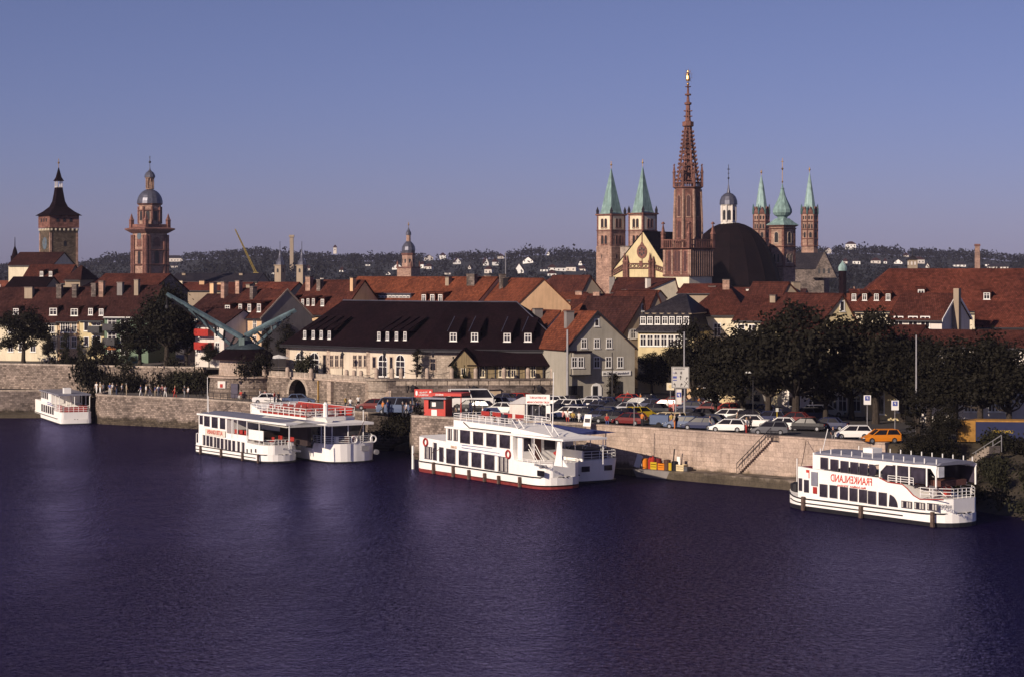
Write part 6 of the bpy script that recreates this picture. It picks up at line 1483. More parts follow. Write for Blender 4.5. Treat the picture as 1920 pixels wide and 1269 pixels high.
    m.build('blue_waves', parent=b.root)
    text('KRAMER', .4, plain('ochre_lettering', (.55, .35, .22)), b.root, X(625), .06, Zf(625, 668), width=1.2)
    text('MS.MAINFRANKEN', .3, plain('grey_lettering', (.10, .10, .13)), b.root, X(1305), .06, Zf(1305, 808), width=2.2)
    o = text('E. KRAMER', .3, plain('grey_lettering', (.10, .10, .13)), b.root, L - .6, yc - b.hb(L - .6) - .03, zm - .45, width=1.3); o.rotation_euler = (0, 0, R(40))
    for zx, zy in ((480, 775), (634, 800), (757, 835), (880, 860), (990, 880), (1155, 890)):
        m = MB().mat(ROPE); x = X(zx); m.box(x - .13, x + .13, -.3, -.05, Zf(zx, zy) - 1.25, Zf(zx, zy)); m.build('fender', parent=b.root)
    m = MB().mat(ROPE); m.tube((0.2, yc - .8, 1.0), (-1.6, yc - 1.6, 1.7), .12); m.mat(WHITE).tube((-1.6, yc - 1.6, 0), (-1.6, yc - 1.6, 2.6), .16, .14); m.build('rudder_gear', parent=b.root)
    return b
twin_deck()

def blue_canopy():
    b = Boat('white boat with a blue awning, half hidden behind the centre boat', (882, 898), (978, 912.4), 850, 1120, 6.0, 4, 1.3, 2, 3.5, shift=6.3)
    L, yc = b.L, b.B / 2; zh = 2.35
    b.body('boot_stripe', [(0, .2), (L, .2)], -.7, BLACK, flare=.1)
    b.body('hull', [(0, zh + .5), (3, zh), (L, zh)], .203, BOATW, flare=.12)
    b.body('deckhouse', [(4, zh + 2.2), (L - 8, zh + 2.2)], zh + .003, BOATW, ins=.4)
    m = MB().mat(plain('blue_awning', (.035, .045, .16), .8)); z0 = zh + 2.75; m.loft([[(L - 11, .3, z0 + .1), (L - 11, yc, z0 + .55), (L - 11, b.B - .3, z0 + .1), (L - 11, yc, z0)], [(L - .4, .2, z0), (L - .4, yc, z0 + .3), (L - .4, b.B - .2, z0), (L - .4, yc, z0 - .1)]]); m.build('awning', parent=b.root)
    m = MB().mat(WHITE)
    for x in (L - 5, L - 2.2):
        for y_ in (.3, b.B - .3): m.tube((x, y_, zh), (x, y_, z0 + .1), .06)
    m.build('awning_posts', parent=b.root)
    m = MB().mat(plain('dark_bulwark', (.03, .022, .03), .7)); m.box(L - 7, L - 1.4, .6, b.B - .6, zh + .003, zh + 1.0); m.build('aft_box', parent=b.root)
    b.rail(L - 6, L - .3, zh, .9, step=1.0, end=1)
    for y_ in (1.5, 4.4):
        g = MB().mat(GLB); g.box(L - .03, L + .04, y_ - .5, y_ + .5, 1.2, 1.75); g.build('window', parent=b.root)
    for i, (dx, y_) in enumerate(((-3.2, 1.2), (-2.6, 3.0), (-1.2, 4.4))):
        m = MB().mat(WHITE); m.box(L + dx - .5, L + dx + .5, y_ - .3, y_ + .3, zh + 1.35, zh + 1.41)
        for sx in (-.45, .45): m.tube((L + dx + sx, y_ - .25, zh), (L + dx - sx, y_ + .25, zh + 1.35), .035, n=4)
        m.build('deck_table', parent=b.root)
blue_canopy()

def boat_left():
    b = Boat('white double deck boat with grey roof and narrow windows beside the red decked boat', (416, 856.4), (486, 867.3), 390, 533, 4.9, 2.0, 2.6, 2.2, 2.4)
    qa = lambda zx, zy: (360 + zx / 9.6, 760 + zy / 9.6); X = lambda zx, y=0: b.x(qa(zx, 0)[0], y); Zf = lambda zx, zy, y=0: b.z(*qa(zx, zy), y); L, yc = b.L, b.B / 2
    b.body('boot_stripe', [(0, .2), (L, .2)], -.7, BLACK, flare=.1); zr = Zf(540, 785)
    b.body('hull', [(0, zr + .1), (2, zr), (L, zr)], .203, BOATW, flare=.02)
    zu = Zf(500, 560); zm = Zf(1260, 720); xu = X(985)
    b.body('lower_house', [(.1, zu), (xu, zu), (xu + .01, zu - .25), (X(1230), zm), (L - .2, zm)], zr + .01, BOATW, ins=.06)
    zt = Zf(400, 200); m = MB().mat(BOATW); m.box(X(108), X(610), .1, b.B - .1, zu + .003, zt); m.box(X(610), xu, .1, .22, zu + .003, zu + .55); m.box(X(610), xu, b.B - .22, b.B - .1, zu + .003, zt); m.build('upper_house', parent=b.root)
    m = MB().mat(WHITE); xr = X(1700)
    m.box(X(92), xr, -.05, b.B + .05, zt + .003, zt + .22)
    for zx in (700, 722, 800, 970, 1192, 1730): m.box(X(zx) - .05, X(zx) + .05, .1, .2, zm if zx > 1000 else zu, zt); m.box(X(zx) - .05, X(zx) + .05, b.B - .2, b.B - .1, zm if zx > 1000 else zu, zt)
    m.build('canopy_frame', parent=b.root)
    m = MB().mat(GREYP); m.loft([[(X(100), .1, zt + .223), (X(100), yc, zt + .4), (X(100), b.B - .1, zt + .223)], [(xr - 2.0, .1, zt + .223), (xr - 2, yc, zt + .4), (xr - 2, b.B - .1, zt + .223)]]); m.build('roof', parent=b.root)
    m = MB().mat(plaster('off_white_awning', (.62, .60, .54))); m.loft([[(xu + .1, -.02, zt - .1), (xu + .1, yc, zt + .5), (xu + .1, b.B, zt - .1)], [(xr, -.02, zt - .25), (xr, yc, zt + .35), (xr, b.B, zt - .25)]]); m.build('awning', parent=b.root)
    m = MB().mat(BOATW); m.box(X(1000), X(1265), .12, .2, Zf(1130, 620), Zf(1130, 440)); m.box(X(1390, 4), X(1660, 4), 4.5, 4.6, zm + .5, zt - .4); m.build('wind_screen', parent=b.root)
    m = MB().mat(plain('dark_interior', (.03, .018, .018), .8)); m.box(xu + .5, xr - 2.5, b.B - .8, b.B - .3, zm, zt - .3); m.box(X(620), xu, 1.5, b.B - .5, zu + .003, zu + .9); m.build('saloon', parent=b.root)
    for i in range(4): bench(b.root, X(660 + i * 85), .8, zu + .05, .8)
    for i in range(4): bench(b.root, X(1320 + i * 105, 2), 1.2 + (i % 2) * 1.8, zm, .9)
    for zx, zb_, w_ in ((155, 328, .8), (258, 365, 1.4), (398, 395, 1.5), (540, 415, 1.3)): boatwin(b.root, X(zx), .08, Zf(zx, zb_), w_, 1.3)
    for i, zx in enumerate((215, 282, 345, 410, 472, 540, 608, 675, 750, 832)): boatwin(b.root, X(zx), 0, Zf(zx, 700 + i * 13.5), .58, 1.15, 'plain' if i % 3 else 'curtain')
    boatwin(b.root, X(915), 0, Zf(915, 832), .6, 1.1, 'curtain'); boatwin(b.root, X(118, .2), .05, Zf(118, 660), .35, 1.0)
    for zx in (990, 1065, 1143): boatwin(b.root, X(zx), 0, Zf(zx, 835), .16, .35)
    RT = plain('red_lettering', (.50, .05, .03), .6); m = MB().mat(plaster('sign_cream', (.72, .66, .55))); m.box(X(240), X(600), -.03, .0, Zf(420, 545), Zf(420, 430)); m.build('name_board', parent=b.root)
    text('ALTER KRANEN', .7, RT, b.root, X(415), -.045, Zf(415, 515), width=abs(X(560) - X(285)))
    text('W\u00dcRZBURG \u2022 VEITSH\u00d6CHHEIM', .36, plain('grey_lettering', (.10, .10, .13)), b.root, X(1480), yc - b.hb(X(1480)) - .02, Zf(1480, 835), width=4.2)
    m = MB().mat(BLACK); xs = [i * L / 24 for i in range(25)]
    for sg in (-1, 1):
        m.path([(x, yc + sg * (b.hb(x) + .03), zr) for x in xs], .06, 5); m.path([(x, yc + sg * (b.hb(x) + .03), zr - .42) for x in xs if x < X(1200)], .05, 5)
    m.build('rubbing_strake', parent=b.root)
    for zx in (170, 540, 925, 1210): m = MB().mat(ROPE); x = X(zx); m.box(x - .1, x + .1, -.26, -.05, zr - 1.0, zr + .1); m.build('fender', parent=b.root)
    b.rail(X(1240), L - .2, zm, .6, step=1.0, bars=1, end=1)
    mast(b, 391, 775, 742, 1.2, .05); mast(b, 389, 778, 706, 2.4, .06)
boat_left()

def red_deck():
    b = Boat('white boat with a red railed sun deck and rounded bow, beside the grey roofed boat', (416, 856.4), (486, 867.3), 470, 668, 6.6, 2, 2.6, 2, 2.6, shift=6.2)
    q4 = lambda zx, zy: (340 + zx / 5.053, 660 + zy / 5.053); X = lambda zx, y=0: b.x(q4(zx, 0)[0], y); Zf = lambda zx, zy, y=0: b.z(*q4(zx, zy), y); L, yc = b.L, b.B / 2
    b.body('boot_stripe', [(0, .15), (L, .15)], -.7, BLACK, flare=.1)
    zm = Zf(1230, 850); b.body('hull', [(0, 1.5), (L - 4.5, 1.5), (L - 4.0, zm - .0), (L, zm)], .153, BOATW, flare=.05)
    zu = Zf(1180, 680); xb = X(1180); xf = X(655)
    m = MB().mat(BOATW); m.box(xf + .5, xb + .3, .25, b.B - .25, 1.503, zu - .003); m.build('lower_house', parent=b.root)
    m = MB().mat(BOATW); m.box(xf, xb, 0, b.B, zu, zu + .75); m.build('deck_fascia', parent=b.root)
    m = MB().mat(BOATW); x2 = L - 1.5; m.box(xb, x2 + .1, .1, b.B - .1, zu, zu + .28); m.build('bridge_roof', parent=b.root)
    m = MB().mat(GLB); m.loft([[(xb + .3, .35, z), (x2 - 1.4, .35, z), (x2 - .5, 1.2, z), (x2 - .4, yc, z), (x2 - .5, b.B - 1.2, z), (x2 - 1.4, b.B - .35, z), (xb + .3, b.B - .35, z)] for z in (zm, zu - .003)]); br = m.build('bridge_windows', parent=b.root)
    m = MB().mat(WHITE)
    for (x, y_) in ((xb + .3, .3), (x2 - 1.4, .32), (x2 - .45, 1.2), (x2 - .36, yc), (x2 - .45, b.B - 1.2)): m.tube((x, y_, zm), (x, y_, zu), .07)
    m.build('bridge_posts', parent=b.root)
    for zx, zb_ in ((1085, 945), (1210, 970)): boatwin(b.root, X(zx, .25), .24, Zf(zx, zb_, .25), 1.2, 1.2)
    for zx in (1075, 1140): boatwin(b.root, X(zx, .25), .24, Zf(zx, 765, .25), 1.1, 1.1)
    zz = zu + .75; m = MB().mat(REDP); m.box(xf + .3, xb - .3, b.B - .15, b.B - .08, zz, zz + 1.0); m.box(xf + .3, xb - .3, .25, .3, zz, zz + .35); m.build('red_screen', parent=b.root)
    m = MB().mat(plain('red_deck', (.20, .035, .03), .8)); m.box(xf + .1, xb - .1, .1, b.B - .1, zz + .002, zz + .02); m.build('deck_carpet', parent=b.root)
    b.rail(xf + .3, xb, zz, 1.0, ins=-.0, step=1.3, bars=2, end=2, r=.045)
    for i in range(7):
        for y_ in (1.3, 3.2, 5.0): bench(b.root, xf + 2.6 + i * (xb - xf - 3) / 7, y_, zz + .02, 1.1, RUSTR)
    m = MB().mat(BOATW); m.loft([[(xf, 0, zz), (xf, b.B, zz), (xf, b.B, zz + .9), (xf, 0, zz + .9)], [(xf + 2.4, 0, zz), (xf + 2.4, b.B, zz), (xf + 2.4, b.B, zz + .25), (xf + 2.4, 0, zz + .25)]]); m.build('aft_bulwark', parent=b.root)
    # small dinghy on the roof
    x0 = X(1240, 1.5); m = MB().mat(WHITE); m.loft([[(x0 + x, 1.6 - w_, zu + .85), (x0 + x, 1.6 - w_ * .5, zu + .3), (x0 + x, 1.6 + w_ * .5, zu + .3), (x0 + x, 1.6 + w_, zu + .85)] for x, w_ in ((0, .1), (.5, .5), (1.6, .75), (3, .75), (4.0, .6))]); m.build('dinghy', parent=b.root)
    zrr = Zf(1300, 850); b.rail(L - 4.4, L - .05, zm, .85, ins=.1, step=.8, bars=3, end=1)
    b2 = L - .35
    for y_ in (3.0, 5.6): lifebuoy(b.root, L + .0, y_, zm + .45, .38, WHITE, R(90))
    m = MB().mat(GALV); m.box(L - .0, L + .06, 4.0, 5.0, 1.3, 1.9); m.build('name_plate', parent=b.root)
    m = MB().mat(GALV); m.tube((L - .3, 6.0, 1.1), (L + .18, 6.0, 1.1), .3, n=12); m.build('anchor_pocket', parent=b.root)
    m = MB().mat(WHITE)
    x = X(1225); m.lathe([(.3, zz), (.28, zz + 1.4), (.35, zz + 1.5), (.15, zz + 1.8)], 8, cx=x, cy=2.0); m.build('funnel', parent=b.root)
    m = MB().mat(ROPE); m.tube((L - .6, 3.6, zm), (L - .2, 4.6, zm + 2.9), .04); m.build('jack_staff', parent=b.root)
    m = MB().mat(WHITE); m.tube((L - 1.6, 5.2, zu + .2), (L - 1.6, 5.2, zu + 1.7), .06); m.build('mast', parent=b.root)
    for i, y_ in enumerate((1.2, 2.6, 3.6)): m = MB().mat(REDP if i else WHITE); m.box(L - 1.5, L - 1.1, y_, y_ + .4, zm + .01, zm + .8); m.build('deck_chair', parent=b.root)
red_deck()

def boat_far():
    b = Boat('small white boat with open canopied stern deck, moored alone at the far left', (72, 782), (106, 793.4), 66, 143, 4.6, 1.6, .5, 2, 3)
    q2 = lambda zx, zy: (zx / 3.965, 500 + zy / 3.965); X = lambda zx, y=0: b.x(q2(zx, 0)[0], y); Zf = lambda zx, zy, y=0: b.z(*q2(zx, zy), y); L, yc = b.L, b.B / 2
    b.body('boot_stripe', [(0, .12), (L, .12)], -.7, BLACK, flare=.1); zr = Zf(400, 1120); b.body('hull', [(0, zr + .3), (L, zr)], .123, BOATW, flare=.02)
    zm = Zf(430, 1095) + .35; zt = Zf(400, 948); xm = X(400); zu = zm + .5
    b.body('lower_house', [(.1, zu + .4), (xm - 3, zu + .4), (xm, zm), (L - .1, zm)], zr + .01, BOATW, ins=.06)
    m = MB().mat(BOATW); m.box(X(298), xm - 3, .15, b.B - .15, zu + .3, zt); m.build('wheelhouse', parent=b.root)
    m = MB().mat(GREYP); m.box(X(292), L - 1, -.05, b.B + .05, zt + .003, zt + .18); m.build('roof', parent=b.root)
    m = MB().mat(WHITE)
    for x in (xm - 2, xm + 1, L - 1.2):
        for y_ in (.1, yc, b.B - .1): m.tube((x, y_, zm), (x, y_, zt), .06)
    m.build('canopy_posts', parent=b.root)
    for i in range(6): boatwin(b.root, X(312 + i * 16), 0, zr + .45, .8, 1.0)
    for i in range(4): boatwin(b.root, X(306 + i * 13), .14, zu + .9, .9, 1.2)
    BL = plain('blue_stripe', (.10, .13, .35), .6); m = MB().mat(BL); m.box(xm - 5, xm - 1, -.02, .03, zr + 1.7, zr + 1.8); m.box(xm - 5, xm - 2, -.02, .03, zr + 1.95, zr + 2.05); m.build('blue_stripes', parent=b.root)
    m = MB().mat(REDP); m.box(xm, L - 1.5, .5, 1.0, zm + .02, zm + .8); m.box(xm, L - 1.5, 3.6, 4.2, zm + .02, zm + .8); m.box(L - 1.2, L - .8, .8, 4.0, zm + .02, zm + .7); m.build('deck_benches', parent=b.root)
    b.rail(xm, L - .1, zm, .8, step=1.0, bars=2, end=1)
    m = MB().mat(WHITE); m.box(xm + .5, xm + 1.6, 1.2, 2.2, zt + .2, zt + 1.0); m.build('loudspeaker_box', parent=b.root)
    m = MB().mat(BLACK)
    for sg in (-1, 1): m.path([(x, yc + sg * (b.hb(x) + .02), zr) for x in [i * L / 14 for i in range(15)]], .06, 4)
    m.build('rubbing_strake', parent=b.root)
boat_far()
# ================================================================ TREES AND BUSHES
def crown_mesh(seed, lobes, n, leaf, s0=.28, s1=.6, name='crown', drop=.0):
    """lobes: [(x,y,z,rx,ry,rz)]; leaf clumps spread through shells with gaps"""
    rnd = random.Random(seed); mb = MB().mat(leaf); tot = sum(l[3] * l[4] + l[3] * l[5] for l in lobes)
    for (cx, cy, cz, rx, ry, rz) in lobes:
        k = int(n * (rx * ry + rx * rz) / tot); twigs = max(8, k // 15)
        for t in range(twigs):
            d = Vector((rnd.gauss(0, 1), rnd.gauss(0, 1), rnd.gauss(0, 1))).normalized()
            if d.z < -.55: d.z *= .4
            rr = rnd.uniform(.55, 1.06) if rnd.random() < .85 else rnd.uniform(.2, .6)
            c = Vector((cx + d.x * rx * rr, cy + d.y * ry * rr, cz + d.z * rz * rr))
            if mnoise.noise(c * .75 + Vector((seed, 0, 0))) < -.17: continue
            cs = rnd.uniform(.35, .75) * (rx + rz) * .13 + .18
            for q in range(16):
                p = c + Vector((rnd.gauss(0, cs), rnd.gauss(0, cs), rnd.gauss(0, cs * .7)))
                s = rnd.uniform(s0, s1) * .5; nrm = (d + Vector((rnd.gauss(0, .7), rnd.gauss(0, .7), rnd.gauss(0, .7) + .4))).normalized()
                u = nrm.orthogonal().normalized(); u.rotate(Matrix.Rotation(rnd.uniform(0, 6.28), 3, nrm)); v = nrm.cross(u)
                mb.poly([p - u * s, p - v * s * .7, p + u * s, p + v * s * .7])
    return mb.mesh(name, fix=False)
def trunk_mesh(seed, h, r, lobes, lean=0.0):
    rnd = random.Random(seed); mb = MB().mat(BARK); zt = h * .55
    pts = [Vector((lean * t * h + .15 * math.sin(t * 5 + seed) * t, .1 * math.cos(t * 4 + seed) * t, t * zt)) for t in (0, .15, .4, .7, 1)]
    rs = [r * 1.35, r * 1.05, r * .9, r * .78, r * .62]
    for a, b_, r0, r1 in zip(pts, pts[1:], rs, rs[1:]): mb.tube(a, b_, r0, r1, 8)
    for l in lobes:
        e = Vector((l[0], l[1], l[2])); s = pts[3 if l[2] > zt else 2]; m_ = s.lerp(e, .5) + Vector((0, 0, -.4)); mb.tube(s, m_, r * .45, r * .28, 6); mb.tube(m_, e, r * .28, r * .08, 5)
        for q in range(3):
            d = Vector((rnd.uniform(-1, 1) * l[3], rnd.uniform(-1, 1) * l[4], rnd.uniform(-.3, 1) * l[5])) * .7; mb.tube(m_.lerp(e, .6), e + d, r * .14, r * .03, 4)
    return mb.mesh('trunk')
TREES = {}
def tree_proto(kind):
    if kind in TREES: return TREES[kind]
    rnd = random.Random(hash(kind) % 1000 if False else sum(map(ord, kind)))
    if kind.startswith('round'):
        leaf = LEAF_D; H = 10.0; lobes = [(0, 0, 6.0, 3.0, 3.0, 3.0)]
        for i in range(11):
            a = i * .8 + rnd.uniform(-.3, .3); r = rnd.uniform(1.7, 3.3); lobes.append((r * math.cos(a), r * math.sin(a), rnd.uniform(3.2, 7.6), rnd.uniform(1.2, 2.0), rnd.uniform(1.2, 2.0), rnd.uniform(1.0, 1.6)))
        lobes.append((rnd.uniform(-.8, .8), 0, 8.4, 1.6, 1.6, 1.5)); n = 9500; s = (.24, .46)
    elif kind.startswith('loose'):
        leaf = LEAF_M if 'l' in kind[-1] else LEAF_D; H = 10.0; lobes = []
        for i in range(12): a = i * 2.4; r = rnd.uniform(.4, 1.9); lobes.append((r * math.cos(a), r * math.sin(a), 1.6 + i * .68, rnd.uniform(.7, 1.2), rnd.uniform(.7, 1.2), rnd.uniform(.6, 1.1)))
        n = 3600; s = (.22, .42)
    elif kind == 'conifer':
        leaf = LEAF_C; lobes = [(0, 0, 1 + i * .85, 2.2 * (1 - i / 11.5), 2.2 * (1 - i / 11.5), .5) for i in range(11)]; n = 3800; s = (.25, .5)
    elif kind == 'column':
        leaf = LEAF_D; lobes = [(rnd.uniform(-.3, .3), 0, 2 + i * .9, 1.3 - abs(i - 3.5) * .16, 1.3 - abs(i - 3.5) * .16, .9) for i in range(9)]; n = 2600; s = (.24, .45)
    if kind == 'conifer': tk = trunk_mesh(3, 16, .22, [(0, 0, 9.5, .3, .3, .3)])
    else: tk = trunk_mesh(rnd.randint(0, 99), 10, .3, lobes)
    TREES[kind] = (crown_mesh(rnd.randint(0, 999), lobes, n, leaf, *s), tk); return TREES[kind]
def tree(kind, px, Y, zb, top, label, w=1.0, rz=0.0, group='riverside trees', leaf=None, name='tree'):
    c, t = tree_proto(kind); h = gz(top, Y) - zb; s = h / 10.0
    root = empty(name, label, 'tree', (gx(px, Y), Y, zb), R(rz), group)
    root.scale = (s * w, s * w, s)
    if leaf:
        key = (kind, leaf.name)
        if key not in TREES: m = c.copy(); m.materials[0] = leaf; TREES[key] = m
        c = TREES[key]
    link('crown', c, root); link('trunk', t, root); return root
BUSH = {}
def bush(px, py, Y, r, h, label, leaf=LEAF_D, seed=1, group=None, zb=None, w=1.0, cat='bush'):
    key = (seed % 4, leaf.name)
    if key not in BUSH:
        rnd = random.Random(seed % 4 + 40); lobes = [(0, 0, .45, .7, .7, .5)] + [(.55 * math.cos(i * 1.3), .5 * math.sin(i * 1.3), rnd.uniform(.25, .75), rnd.uniform(.25, .45), rnd.uniform(.25, .45), rnd.uniform(.2, .35)) for i in range(6)]
        BUSH[key] = crown_mesh(seed % 4 + 7, lobes, 1500, leaf, .10, .2, 'foliage'); 
        st = MB().mat(BARK)
        for i in range(5): st.tube((.05 * i - .1, 0, -.1), (.35 * math.cos(i * 1.3), .35 * math.sin(i * 1.3), .6), .03, .01, 4)
        BUSH[key + ('s',)] = st.mesh('stem')
    z = gz(py, Y) if zb is None else zb
    o = empty('bush', label, cat, (gx(px, Y), Y, z), seed * 1.1, group); o.scale = (r * w, r, h); link('foliage', BUSH[key], o); link('stem', BUSH[key + ('s',)], o); return o
RT_ = [('round_a', 1300, 262, 590, .72, 'small airy tree right in front of the slate mansard house'), ('round_b', 1342, 250, 655, .95, 'low dark tree just right of the big road sign'), ('round_c', 1392, 247, 604, 1.0, 'dark tree above the cream box truck'), ('round_a', 1440, 243, 578, 1.0, 'tall dark tree directly right of the box truck tree'),
       ('round_b', 1492, 240, 553, 1.0, 'tallest dark tree of the row, left of the stepped yellow gable'), ('round_c', 1548, 243, 642, 1.1, 'low dark tree below the stepped yellow gable'), ('round_a', 1596, 247, 604, 1.0, 'dark tree right of the stepped yellow gable'), ('round_b', 1642, 240, 568, .95, 'tall dark tree left of the slender lamp pole'),
       ('round_c', 1692, 243, 614, 1.05, 'dark tree just behind the slender lamp pole'), ('round_a', 1742, 237, 622, 1.0, 'dark tree left of the white gable with the huge chimney'), ('round_b', 1792, 232, 660, 1.2, 'low dark tree under the huge chimney'), ('round_c', 1838, 228, 612, 1.05, 'dark tree near the right edge before the red hall'), ('round_a', 1892, 226, 632, 1.1, 'rightmost dark tree of the long row'),
       ('round_b', 1415, 262, 648, 1.1, 'second row dark tree showing between the truck tree and its neighbour'), ('round_a', 1668, 262, 640, 1.2, 'second row dark tree behind the lamp pole pair'), ('round_b', 1770, 255, 655, 1.1, 'second row dark tree in front of the white end gable')]
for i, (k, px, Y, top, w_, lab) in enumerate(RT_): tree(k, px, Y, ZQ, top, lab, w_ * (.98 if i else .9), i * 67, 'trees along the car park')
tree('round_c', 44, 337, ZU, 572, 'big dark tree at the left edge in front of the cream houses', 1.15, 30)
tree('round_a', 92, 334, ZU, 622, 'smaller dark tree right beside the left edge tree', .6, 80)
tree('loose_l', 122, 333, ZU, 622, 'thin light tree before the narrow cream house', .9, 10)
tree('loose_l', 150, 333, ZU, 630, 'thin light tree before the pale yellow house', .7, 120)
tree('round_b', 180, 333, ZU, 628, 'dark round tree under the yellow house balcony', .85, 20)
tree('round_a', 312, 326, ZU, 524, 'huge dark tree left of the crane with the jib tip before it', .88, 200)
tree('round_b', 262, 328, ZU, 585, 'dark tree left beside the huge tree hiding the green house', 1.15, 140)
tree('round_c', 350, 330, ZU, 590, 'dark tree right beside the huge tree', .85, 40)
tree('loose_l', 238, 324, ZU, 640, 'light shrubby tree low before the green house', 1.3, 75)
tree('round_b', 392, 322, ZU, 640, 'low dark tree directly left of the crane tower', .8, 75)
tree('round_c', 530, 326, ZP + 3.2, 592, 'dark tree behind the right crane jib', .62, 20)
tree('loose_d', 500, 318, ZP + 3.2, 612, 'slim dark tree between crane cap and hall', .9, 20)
tree('loose_d', 782, 288.5, ZQ + 2.9, 652, 'spreading dark conifer before the bend of the hall', 1.15, 20)
tree('conifer', 850, 284.6, ZQ + 2.9, 668, 'small dark fir left of the timber porch', .75, 50)
tree('conifer', 871, 284.2, ZQ + 2.9, 684, 'smallest fir before the porch gable', .8, 90)
tree('round_b', 1222, 300, ZQ, 655, 'dark tree between the grey green house and the road sign', .9, 50, 'trees along the car park')
tree('round_c', 1265, 290, ZQ, 640, 'dark tree right behind the big road sign', .8, 90, 'trees along the car park')
tree('loose_d', 1152, 276, ZQ, 695, 'small dark street tree in front of the shop sign house', 1.3, 90, 'trees along the car park')
tree('loose_d', 1722, 214, ZQ - .6, 728, 'tall dark bushy tree at the top of the river bank', 1.6, 33, 'trees along the car park')
tree('round_a', 1775, 213.5, ZQ - .6, 752, 'broad dark bush tree on the river bank by the yellow container', .95, 133, 'trees along the car park')
for i, (k, px, Y, zb_, top, lab, w_) in enumerate([('round_b', 1716, 210.5, 2.0, 812, 'low dark bushy tree left on the river bank slope', 1.2), ('round_c', 1745, 209.5, 2.2, 806, 'dark bushy tree in the middle of the river bank slope', 1.5), ('round_a', 1768, 210.5, 2.6, 796, 'dark bushy tree right on the river bank slope', 1.0)]):
    tree(k, px, Y, zb_, top, lab, w_, i * 55, 'scrub on the river bank')
B_ = [(102, 728, 327, 3.0, 6.0, LEAF_D, 'tall dark shrub on the promenade wall above the far left boat'), (140, 733, 326, 2.2, 3.5, LEAF_M, 'lighter shrub right of the tall shrub over the left boat'), (172, 735, 322, 2.8, 5.2, LEAF_D, 'dark shrub hanging by the round wall nose'), (200, 735, 321, 2.0, 3.0, LEAF_D, 'low dark shrub right of the wall nose shrub'),
      (232, 700, 320, 2.4, 2.2, LEAF_M, 'bluish shrub on top of the retaining wall'), (285, 733, 318, 2.4, 3.8, LEAF_D, 'dark ivy bush on the retaining wall behind the crowd'), (355, 730, 314, 3.2, 2.6, LEAF_M, 'green bush behind the right part of the crowd'), (325, 736, 315, 1.6, 3.4, LEAF_D, 'narrow dark bush behind the crowd'),
      (382, 738, 308, 1.9, 4.4, LEAF_D, 'dark bush hugging the left side of the crane tower'), (470, 706, 302.2, 2.1, 3.0, LEAF_D, 'dark round bush on top of the crane tower base'), (487, 702, 303, 1.6, 2.8, LEAF_D, 'dark bush right of the crane drum'), (573, 700, 301, 1.6, 2.6, LEAF_M, 'climbing vine between the two big arched windows'),
      (60, 735, 328, 1.6, 1.2, LEAF_M, 'low shrub at the far left wall'), (30, 728, 329, 1.2, 1.0, LEAF_D, 'low dark shrub on the far left edge wall')]
B_ += [(218, 735, 319, 1.8, 2.6, LEAF_D, 'dark shrub behind the left part of the crowd'), (250, 734, 318, 2.2, 3.0, LEAF_D, 'spreading dark shrub under the bluish shrub'), (305, 734, 316, 2.0, 2.6, LEAF_D, 'dark hedge piece right of the ivy bush'), (80, 700, 331, 1.6, 2.0, LEAF_D, 'shrub on the wall below the left edge tree'), (130, 700, 331, 2.0, 2.6, LEAF_D, 'shrub on the wall below the thin light trees'), (205, 695, 329, 2.4, 3.2, LEAF_D, 'big shrub on the wall below the yellow house'), (330, 696, 322, 2.2, 2.6, LEAF_D, 'shrub on the wall left of the crane'), (165, 700, 330, 1.8, 2.6, LEAF_D, 'shrub on the wall right of the thin light trees')]
for i, (px, py, Y, r, h, lf, lab) in enumerate(B_): bush(px, py, Y, r, h, lab, lf, i)
for i, (px, py, Y, r, h, lab) in enumerate([(778, 788, 252.5, 1.4, 2.4, 'dark ivy spilling beside the red kiosk'), (762, 804, 258, 1.8, 2.2, 'dark bush halfway down beside the recess'), (742, 816, 263, 2.0, 2.3, 'dark bush low in the wall recess'), (722, 828, 266.5, 2.1, 2.4, 'dark bush at the foot of the wall recess'), (752, 786, 262, 1.9, 2.2, 'dark bush at the head of the wall recess'), (705, 834, 268, 1.5, 1.8, 'dark bush at the waterline left in the recess')]):
    bush(px, py, Y, r, h, lab, LEAF_D, i + 1, 'bushes in the wall recess')
def bank_bushes():
    rnd = random.Random(21); dg = ['top', 'upper middle', 'lower middle', 'foot']; n = 0
    for row in range(4):
        for i in range(6):
            t = (row + .5) / 4 + rnd.uniform(-.06, .06); u = (i + rnd.uniform(.1, .9)) / 6
            T = Vector((38 + 16 * u, 212.5 + 2.5 * u, ZQ - .3)); Bq = Vector((37 + 9 * u, 209 - 25 * u, -.2)); P = T.lerp(Bq, t)
            px = 960 + F_PX * P.x / P.y
            if 1762 < px < 1870 and row < 2 and rnd.random() < .6: continue
            nm = ['leftmost', 'second', 'third', 'fourth', 'fifth', 'rightmost'][i]
            bush(0, 0, 1, rnd.uniform(1.2, 1.9), rnd.uniform(1.2, 2.2), '%s scrub bush at the %s of the right river bank' % (nm, dg[row]), LEAF_D if rnd.random() < .7 else LEAF_M, n, 'scrub on the river bank').location = P; n += 1
bank_bushes()
